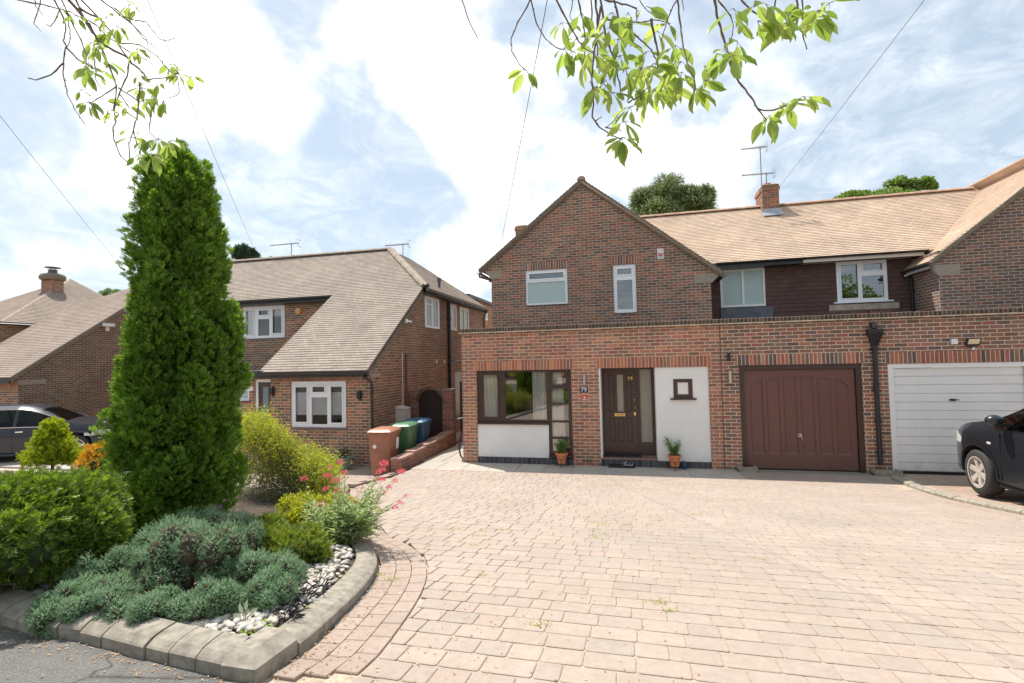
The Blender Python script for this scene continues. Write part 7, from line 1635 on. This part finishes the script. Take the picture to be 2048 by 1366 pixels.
# ================================================================== overhead wires
PO = CAM-ray(850, 1320)*8.0
post = thing('telegraph_pole', 'tall wooden telegraph pole by the road carrying the overhead wires', 'pole', (PO[0], PO[1], 1.0)); part('pole', MB().tube([(PO[0], PO[1], .5), (PO[0], PO[1], PO[2]+.3)], [.14, .10], 12), plain('pole_wood', (.20, .15, .11), .9, .3, 9), post, 50)
def wire(pa, pb, endY, label, r=.0045, sag=.25):
    e = at(pb[0], pb[1], 'Y', endY); m = Vector(at(pa[0], pa[1], 'Y', (endY*.35+CAM[1]*.65))); s = Vector(PO); ev = Vector(e); pts = []
    for i in range(41): q = i/40; p = s.lerp(ev, q); p.z -= sag*4*q*(1-q)-sag*0; pts.append(p)
    single('overhead_wire', MB().tube(pts, r, 5), plain('wire_black', (.05, .05, .055), .6), label, 'wire', 'overhead telephone wires', smooth=60)
wire((0, 255), (240, 531), 6.5, 'thin overhead wire running down behind the left side of the tall conifer', sag=.1)
wire((270, 10), (507, 494), 6.1, 'thin overhead wire running down to the left neighbour roof, right of the tall conifer', sag=.1)
wire((1100, 0), (999, 503), 2.8, 'thin overhead wire running down to the left eaves of the brick gable', sag=.1)
wire((1830, 0), (1560, 372), 6.0, 'thin overhead wire running down to the chimney on the orange roof', sag=.1)
# ================================================================== overhanging cherry branches
M_CHL = leafmat('cherry_leaf', [(0, (.22, .32, .09)), (.5, (.36, .47, .15)), (1, (.55, .61, .25))], .55, rough=.45, tint=(1.18, 1.20, .58), objvar=.2)
def branches(org, scale, lines, clusters, dep, name, label, back, leafsz, lean, seed):
    rng = np.random.default_rng(seed); O = np.array(org, float); px = lambda x, y: (O[0]+x/scale, O[1]+y/scale)
    t = thing(name, label, 'branch', tuple(dist(*px(*lines[0][0][0]), dep)), 'branches hanging in from the tree overhead'); tw = MB(); ends = []
    for pts, r in lines:
        dz = rng.uniform(-.22, .22); P = []
        P0 = px(*pts[0])
        if pts[0][1] <= 5:      # continues up out of the picture to the limb
            P.append(dist(P0[0]+(P0[0]-back[0])*-.15, P0[1]-90, dep+dz*.5))
        for i in range(len(pts)):
            x, y = px(*pts[i]); P.append(dist(x, y, dep+dz+.05*math.sin(i*1.3)))
        Q = []                                     # subdivide, add knobbly spurs
        for a, b in zip(P, P[1:]):
            n = max(2, int(np.linalg.norm(b-a)/.022))
            for k in range(n): Q.append(a+(b-a)*k/n+rng.normal(0, .0012, 3))
        Q.append(P[-1]); L_ = len(Q); rs = [r*.8*(1.25-.7*i/L_)*(1+.35*(i % 3 == 0)*rng.uniform(.2, 1)) for i in range(L_)]
        tw.tube(Q, rs, 6)
        for i in range(2, L_, 2):                     # bud spurs
            if rng.uniform() < .35: d = rng.normal(0, 1, 3); d /= np.linalg.norm(d); tw.tube([Q[i], Q[i]+d*.010], [rs[i]*.8, rs[i]*.5], 4)
    P = []; Fw = []; Up = []; S = []; pet = tw
    for x, y, n in clusters:
        cx, cy = px(x, y); c = dist(cx, cy, dep+rng.uniform(-.2, .2))
        for k in range(n):
            a = rng.uniform(0, 2*math.pi); d = R_*math.cos(a)*rng.uniform(.4, 1.1)+F_*rng.uniform(-.5, .5)+U_*(-.55+.55*math.sin(a))+R_*lean; d /= np.linalg.norm(d); s = leafsz*rng.uniform(.55, 1.25); q = c+d*.018
            P.append(q); Fw.append(d+np.array([0, 0, -.25])); Up.append(rng.normal(0, .55, 3)+np.array([0, 0, 1.])-F_*.4); S.append(s); pet.tube([c, q], [.0012, .0009], 4, caps=False)
    np_obj('leaves', [scatter(LV, LF, P, Fw, Up, S)], M_CHL, t); part('twigs', tw, M_TWIG, t, 60)
RL = [([(60, 0), (100, 120), (135, 185)], .0035), ([(390, 0), (330, 110), (297, 190), (300, 250), (340, 320), (375, 345)], .0040), ([(395, 0), (420, 110), (465, 190), (520, 235), (560, 240)], .0038), ([(520, 0), (560, 80), (620, 190), (660, 240), (700, 260)], .0050), ([(625, 0), (650, 110), (660, 200)], .005), ([(710, 0), (720, 110), (720, 330)], .006),
      ([(735, 0), (760, 180), (800, 290), (825, 400), (840, 490)], .0060), ([(735, 30), (700, 280), (690, 380), (700, 480), (693, 570), (730, 620), (790, 660), (835, 680)], .0055), ([(760, 620), (835, 635)], .003), ([(710, 590), (740, 570)], .003), ([(835, 540), (790, 600), (760, 620)], .003),
      ([(800, 0), (830, 110), (900, 170), (980, 240), (1010, 300), (1020, 330)], .0055), ([(980, 90), (1000, 200), (1015, 260), (1010, 330)], .005), ([(1105, 0), (1060, 90), (1030, 200)], .004), ([(1110, 0), (1125, 130), (1135, 220), (1165, 340), (1190, 390), (1195, 430), (1190, 460)], .0045), ([(1130, 0), (1140, 50)], .003),
      ([(1290, 0), (1310, 110), (1345, 220), (1360, 300), (1410, 400), (1480, 490), (1500, 530), (1560, 540), (1610, 525), (1640, 515)], .0060), ([(1500, 530), (1540, 580)], .004), ([(1310, 0), (1370, 80), (1380, 130), (1370, 200), (1350, 230)], .0045), ([(1420, 0), (1480, 60), (1560, 110), (1610, 112)], .005), ([(1585, 0), (1580, 40), (1545, 90)], .0045), ([(1690, 0), (1700, 70), (1720, 90)], .005), ([(1720, 0), (1720, 180), (1740, 240)], .0045), ([(740, 95), (850, 105), (930, 110), (1000, 95), (1075, 115)], .004),
      ([(690, 0), (690, 120), (650, 240), (690, 380)], .004), ([(755, 0), (860, 20), (910, 40), (910, 110)], .005), ([(870, 500), (930, 465), (960, 430)], .003), ([(600, 0), (585, 80), (600, 130)], .003), ([(925, 0), (960, 50), (1000, 80)], .003), ([(720, 380), (760, 420), (750, 440)], .003)]
RC = [(370, 340, 6), (560, 230, 5), (545, 110, 4), (600, 250, 6), (640, 300, 5), (700, 250, 6), (770, 270, 6), (830, 270, 6), (760, 390, 6), (790, 450, 6), (700, 420, 5), (880, 520, 6), (850, 590, 5), (840, 670, 9), (930, 330, 7), (900, 420, 7), (960, 250, 6), (990, 310, 6), (1040, 400, 7), (1000, 440, 7), (1090, 420, 7), (1130, 300, 6), (1130, 350, 5), (1100, 220, 4), (1010, 150, 4), (1060, 110, 4), (880, 120, 5), (790, 60, 5), (960, 30, 4), (1190, 430, 7), (1240, 320, 3), (1240, 390, 4), (1300, 260, 5), (1345, 240, 6), (1380, 270, 4), (1400, 200, 4), (1410, 100, 4), (1380, 40, 3), (1500, 100, 6), (1580, 100, 8), (1640, 60, 7), (1710, 60, 8), (1760, 90, 6), (1800, 50, 6), (1850, 15, 6), (1640, 510, 9), (1560, 560, 4), (1720, 470, 5), (1530, 575, 3), (1640, 110, 5), (620, 190, 5), (820, 190, 5), (870, 60, 4), (640, 60, 4), (710, 170, 4), (960, 480, 4), (780, 130, 4), (1700, 20, 5), (860, 350, 6), (1060, 330, 5), (1540, 20, 4), (1490, 20, 3)]
branches((900, 0), 2.438, RL, RC, 2.15, 'cherry_branch', 'leafy drooping branches with bright green leaves hanging in at the top right centre', (1300, 0), .092, .12, 5)
LL = [([(540, 0), (640, 110), (720, 240), (800, 340), (900, 400), (1000, 450), (1040, 500), (1110, 550), (1160, 620)], .0085), ([(430, 0), (500, 140), (520, 230), (500, 320), (520, 360), (500, 490), (500, 600), (530, 740), (590, 860), (670, 980)], .0042), ([(500, 500), (400, 590), (290, 630), (220, 615)], .004), ([(490, 0), (530, 100), (545, 210), (560, 300), (520, 380)], .004), ([(280, 0), (280, 50), (340, 120)], .003), ([(320, 0), (290, 120), (265, 180), (320, 245)], .003), ([(470, 80), (430, 170), (400, 205), (365, 195)], .003), ([(140, 0), (350, 40), (560, 95), (700, 180)], .0042),
      ([(640, 0), (740, 100), (880, 260), (950, 380), (1020, 470), (1000, 600), (940, 740), (900, 860), (915, 960), (890, 1000), (895, 1090), (950, 1230), (1020, 1290), (1015, 1120)], .0046), ([(700, 180), (820, 420), (880, 580), (920, 680), (910, 780), (890, 870)], .0048), ([(800, 0), (960, 130), (1160, 180), (1200, 240), (1260, 310), (1310, 320), (1375, 300)], .0038), ([(560, 160), (620, 280), (680, 440), (680, 530)], .003), ([(740, 330), (740, 480), (760, 570), (750, 620), (800, 700)], .0035), ([(520, 370), (620, 470), (740, 540), (850, 575)], .0035), ([(900, 60), (1050, 200), (1120, 290), (1250, 400)], .0032), ([(940, 340), (1100, 350), (1240, 440), (1330, 560), (1400, 610), (1410, 700), (1400, 750), (1330, 770)], .0032), ([(1160, 630), (1400, 600)], .0028), ([(920, 680), (800, 760), (700, 820)], .0035), ([(930, 690), (1100, 800), (1180, 780)], .003), ([(1100, 650), (1090, 860), (1050, 1030), (1020, 1120)], .0038), ([(1225, 810), (1190, 880), (1175, 1040), (1220, 1090)], .0026), ([(940, 740), (1020, 850), (1050, 880)], .0026), ([(870, 300), (1000, 400), (1130, 460), (1220, 520)], .003),
      ([(600, 0), (660, 140), (760, 200), (860, 300)], .0055), ([(620, 60), (720, 120), (800, 150)], .006), ([(1050, 1020), (1075, 1120), (1070, 1200)], .0026), ([(960, 130), (1060, 205), (1160, 320), (1165, 380)], .003)]
LC = [(700, 520, 3), (690, 560, 4), (640, 700, 2), (700, 800, 8), (780, 560, 3), (870, 780, 3), (850, 870, 3), (960, 880, 3), (1000, 820, 4), (1120, 690, 7), (1130, 800, 5), (1200, 750, 4), (1290, 790, 6), (1250, 640, 3), (1340, 500, 5), (1400, 570, 9), (1500, 600, 4), (1090, 580, 3), (1000, 1010, 3), (1040, 1080, 4), (1130, 1110, 7), (1250, 1090, 9), (1330, 1110, 9), (1080, 1220, 4), (1200, 1220, 7), (820, 470, 3), (860, 250, 7), (720, 330, 4), (770, 370, 6), (840, 130, 4), (600, 120, 4), (480, 50, 3), (1080, 60, 4), (1020, 30, 4), (1080, 380, 6), (920, 200, 5), (700, 490, 3)]
branches((0, 0), 3.938, LL, LC, 2.5, 'cherry_branch', 'sparse knobbly twigs with few pale leaves hanging at top left above the tall conifer', (150, 0), .070, .05, 6)
# ================================================================== trees beyond the roofs and across the road
def leafy_tree(name, label, cx, cy, z0, ztrunk, crown, mat, n, sz, cat='tree', tpl=None, clump=26, cr=.22, group='trees beyond the houses'):
    t = thing(name, label, cat, (cx, cy, z0), group); top = crown[0]; P = []; Fw = []; lines = [([(cx, cy, z0), (cx+.1, cy, (z0+top[2])/2), (top[0], top[1], top[2]+top[5]*.4)], .28, .06)]
    for (x, y, z, rx, ry, rz) in crown:
        lines.append(([(cx, cy, z0+(z-z0)*.45), (x*.4+cx*.6, y*.4+cy*.6, z-rz*.8), (x, y, z+rz*.3)], .10, .02))
        for k in range(clump):
            d = rdir(1, -.7, 1)[0]*RNG.uniform(.45, 1.0); c = np.array([x, y, z])+d*np.array([rx, ry, rz]); p, f = ellips_clump(c, (rx*cr*1.3, ry*cr*1.3, rz*cr), max(6, n//(clump*len(crown))), zlo=-.6, jitter=.5); P.append(p); Fw.append(f)
            if k % 3 == 0: lines.append(([(x, y, z-rz*.3), tuple((np.array([x, y, z])+c)/2), tuple(c)], .03, .008))
    P = np.concatenate(P); Fw = np.concatenate(Fw); tp_ = tpl or (LV, LF); np_obj('crown', [scatter(tp_[0], tp_[1], P, Fw, RNG.normal(0, 1, (len(P), 3)), RNG.uniform(sz*.7, sz*1.3, len(P)))], mat, t)
    part('trunk', tubes_np(lines, 6), M_TWIG, t, 60)
M_PINE = leafmat('pine_needles', [(0, (.10, .14, .06)), (.5, (.19, .24, .10)), (1, (.32, .36, .17))], .3)
M_BROAD = leafmat('broad_leaf', [(0, (.12, .19, .05)), (.5, (.20, .30, .08)), (1, (.32, .42, .13))], .4)
M_CYP = leafmat('blue_cypress', [(0, (.04, .08, .06)), (1, (.10, .17, .12))], .2)
def blob(px, py, hw, hh, Y): p = at(px, py, 'Y', Y); s = (Y-CAM[1])/1000*1.05; return (p[0], Y, p[2], hw*s, hw*s*.8, hh*s)
Y_ = 24; leafy_tree('pine_tree', 'round-topped pine tree rising behind the orange roof beside the brick gable', at(1345, 400, 'Y', Y_)[0], Y_, 0, 0, [blob(1345, 400, 52, 36, Y_), blob(1300, 405, 30, 25, Y_), blob(1390, 402, 28, 25, Y_), blob(1345, 450, 75, 50, Y_)], M_PINE, 15000, .42, tpl=(NV, NF), clump=34, cr=.24)
Y_ = 20; leafy_tree('broadleaf_tree', 'green leafy treetop showing in two clumps above the right end of the orange roof', at(1790, 380, 'Y', Y_)[0], Y_, 0, 0, [blob(1840, 370, 16, 13, Y_), blob(1797, 375, 17, 16, Y_), blob(1740, 392, 22, 8, Y_), blob(1700, 394, 24, 7, Y_), blob(1770, 400, 60, 12, Y_), blob(1862, 372, 6, 6, Y_)], M_BROAD, 9000, .16, clump=16)
Y_ = 19; leafy_tree('cypress_tree', 'dark blue green cypress tops behind the left neighbour roof, right of the tall conifer', at(495, 510, 'Y', Y_)[0], Y_, 0, 0, [blob(490, 505, 10, 20, Y_), blob(507, 512, 8, 14, Y_), blob(475, 510, 9, 18, Y_), blob(520, 525, 12, 8, Y_), blob(542, 524, 6, 5, Y_), blob(480, 560, 40, 40, Y_)], M_CYP, 6000, .22, tpl=(SV, SF), clump=16)
Y_ = 24; leafy_tree('broadleaf_tree', 'pale distant treetop between the far left roof and the tall conifer', at(215, 590, 'Y', Y_)[0], Y_, -1, 0, [blob(225, 588, 26, 16, Y_), blob(195, 600, 16, 10, Y_), blob(235, 620, 40, 30, Y_)], leafmat('pale_leaf_tree', [(0, (.15, .22, .10)), (1, (.32, .40, .22))], .3), 5000, .16, clump=16)
# across the road, seen only as reflections in the windows
M_HEDGE = leafmat('opposite_hedge_leaf', [(0, (.06, .09, .02)), (.5, (.16, .20, .04)), (1, (.36, .34, .06))], .25)
for i, (x, y, z, r, lab, mt) in enumerate(((-7, -22, 2.0, 1.5, 'rounded golden bush across the road', M_GOLD), (-3.4, -21, 2.0, 1.3, 'rust orange bush across the road', M_ORNG), (1.5, -23, 2.4, 1.7, 'green bush across the road', M_BROAD), (7.0, -24, 3.0, 2.0, 'tall green hedge bush across the road', M_HEDGE), (-12, -24, 3.2, 2.3, 'dark green hedge bush across the road', M_HEDGE))):
    leafy_tree('bush', lab, x, y, 1.05, 0, [(x, y, z, r, r*.8, r*.8), (x+r*.7, y, z-.5, r*.7, r*.6, r*.6)], mt, 4200, .16, 'bush', group='bushes across the road', clump=30)
for x, y, lab in ((-9, -27, 'large broadleaf tree across the road on the left'), (4, -29, 'large broadleaf tree straight across the road'), (15, -27, 'large broadleaf tree across the road on the right')):
    leafy_tree('broadleaf_tree', lab, x, y, 1.0, 0, [(x, y, 6.5, 3.2, 2.8, 2.4), (x+2.2, y, 5.6, 2.2, 2, 1.6), (x-2.2, y, 5.6, 2.2, 2, 1.6)], M_BROAD, 9000, .30, group='trees across the road', clump=30)
fnc = thing('panel_fence', 'weathered wooden panel fence across the road', 'fence', (0, -26, 1)); fmb = MB()
for i in range(16): fmb.box(-16+i*2, -16+i*2+1.9, -26, -25.96, 1.05, 2.7)
part('fence_panels', fmb, plain('fence_wood', (.22, .16, .12), .9, .3, 5), fnc); pm = MB(); [pm.box(-16.1+i*2, -16+i*2, -26.05, -25.95, 1.0, 2.8) for i in range(17)]; part('fence_posts', pm, M_CONC, fnc)
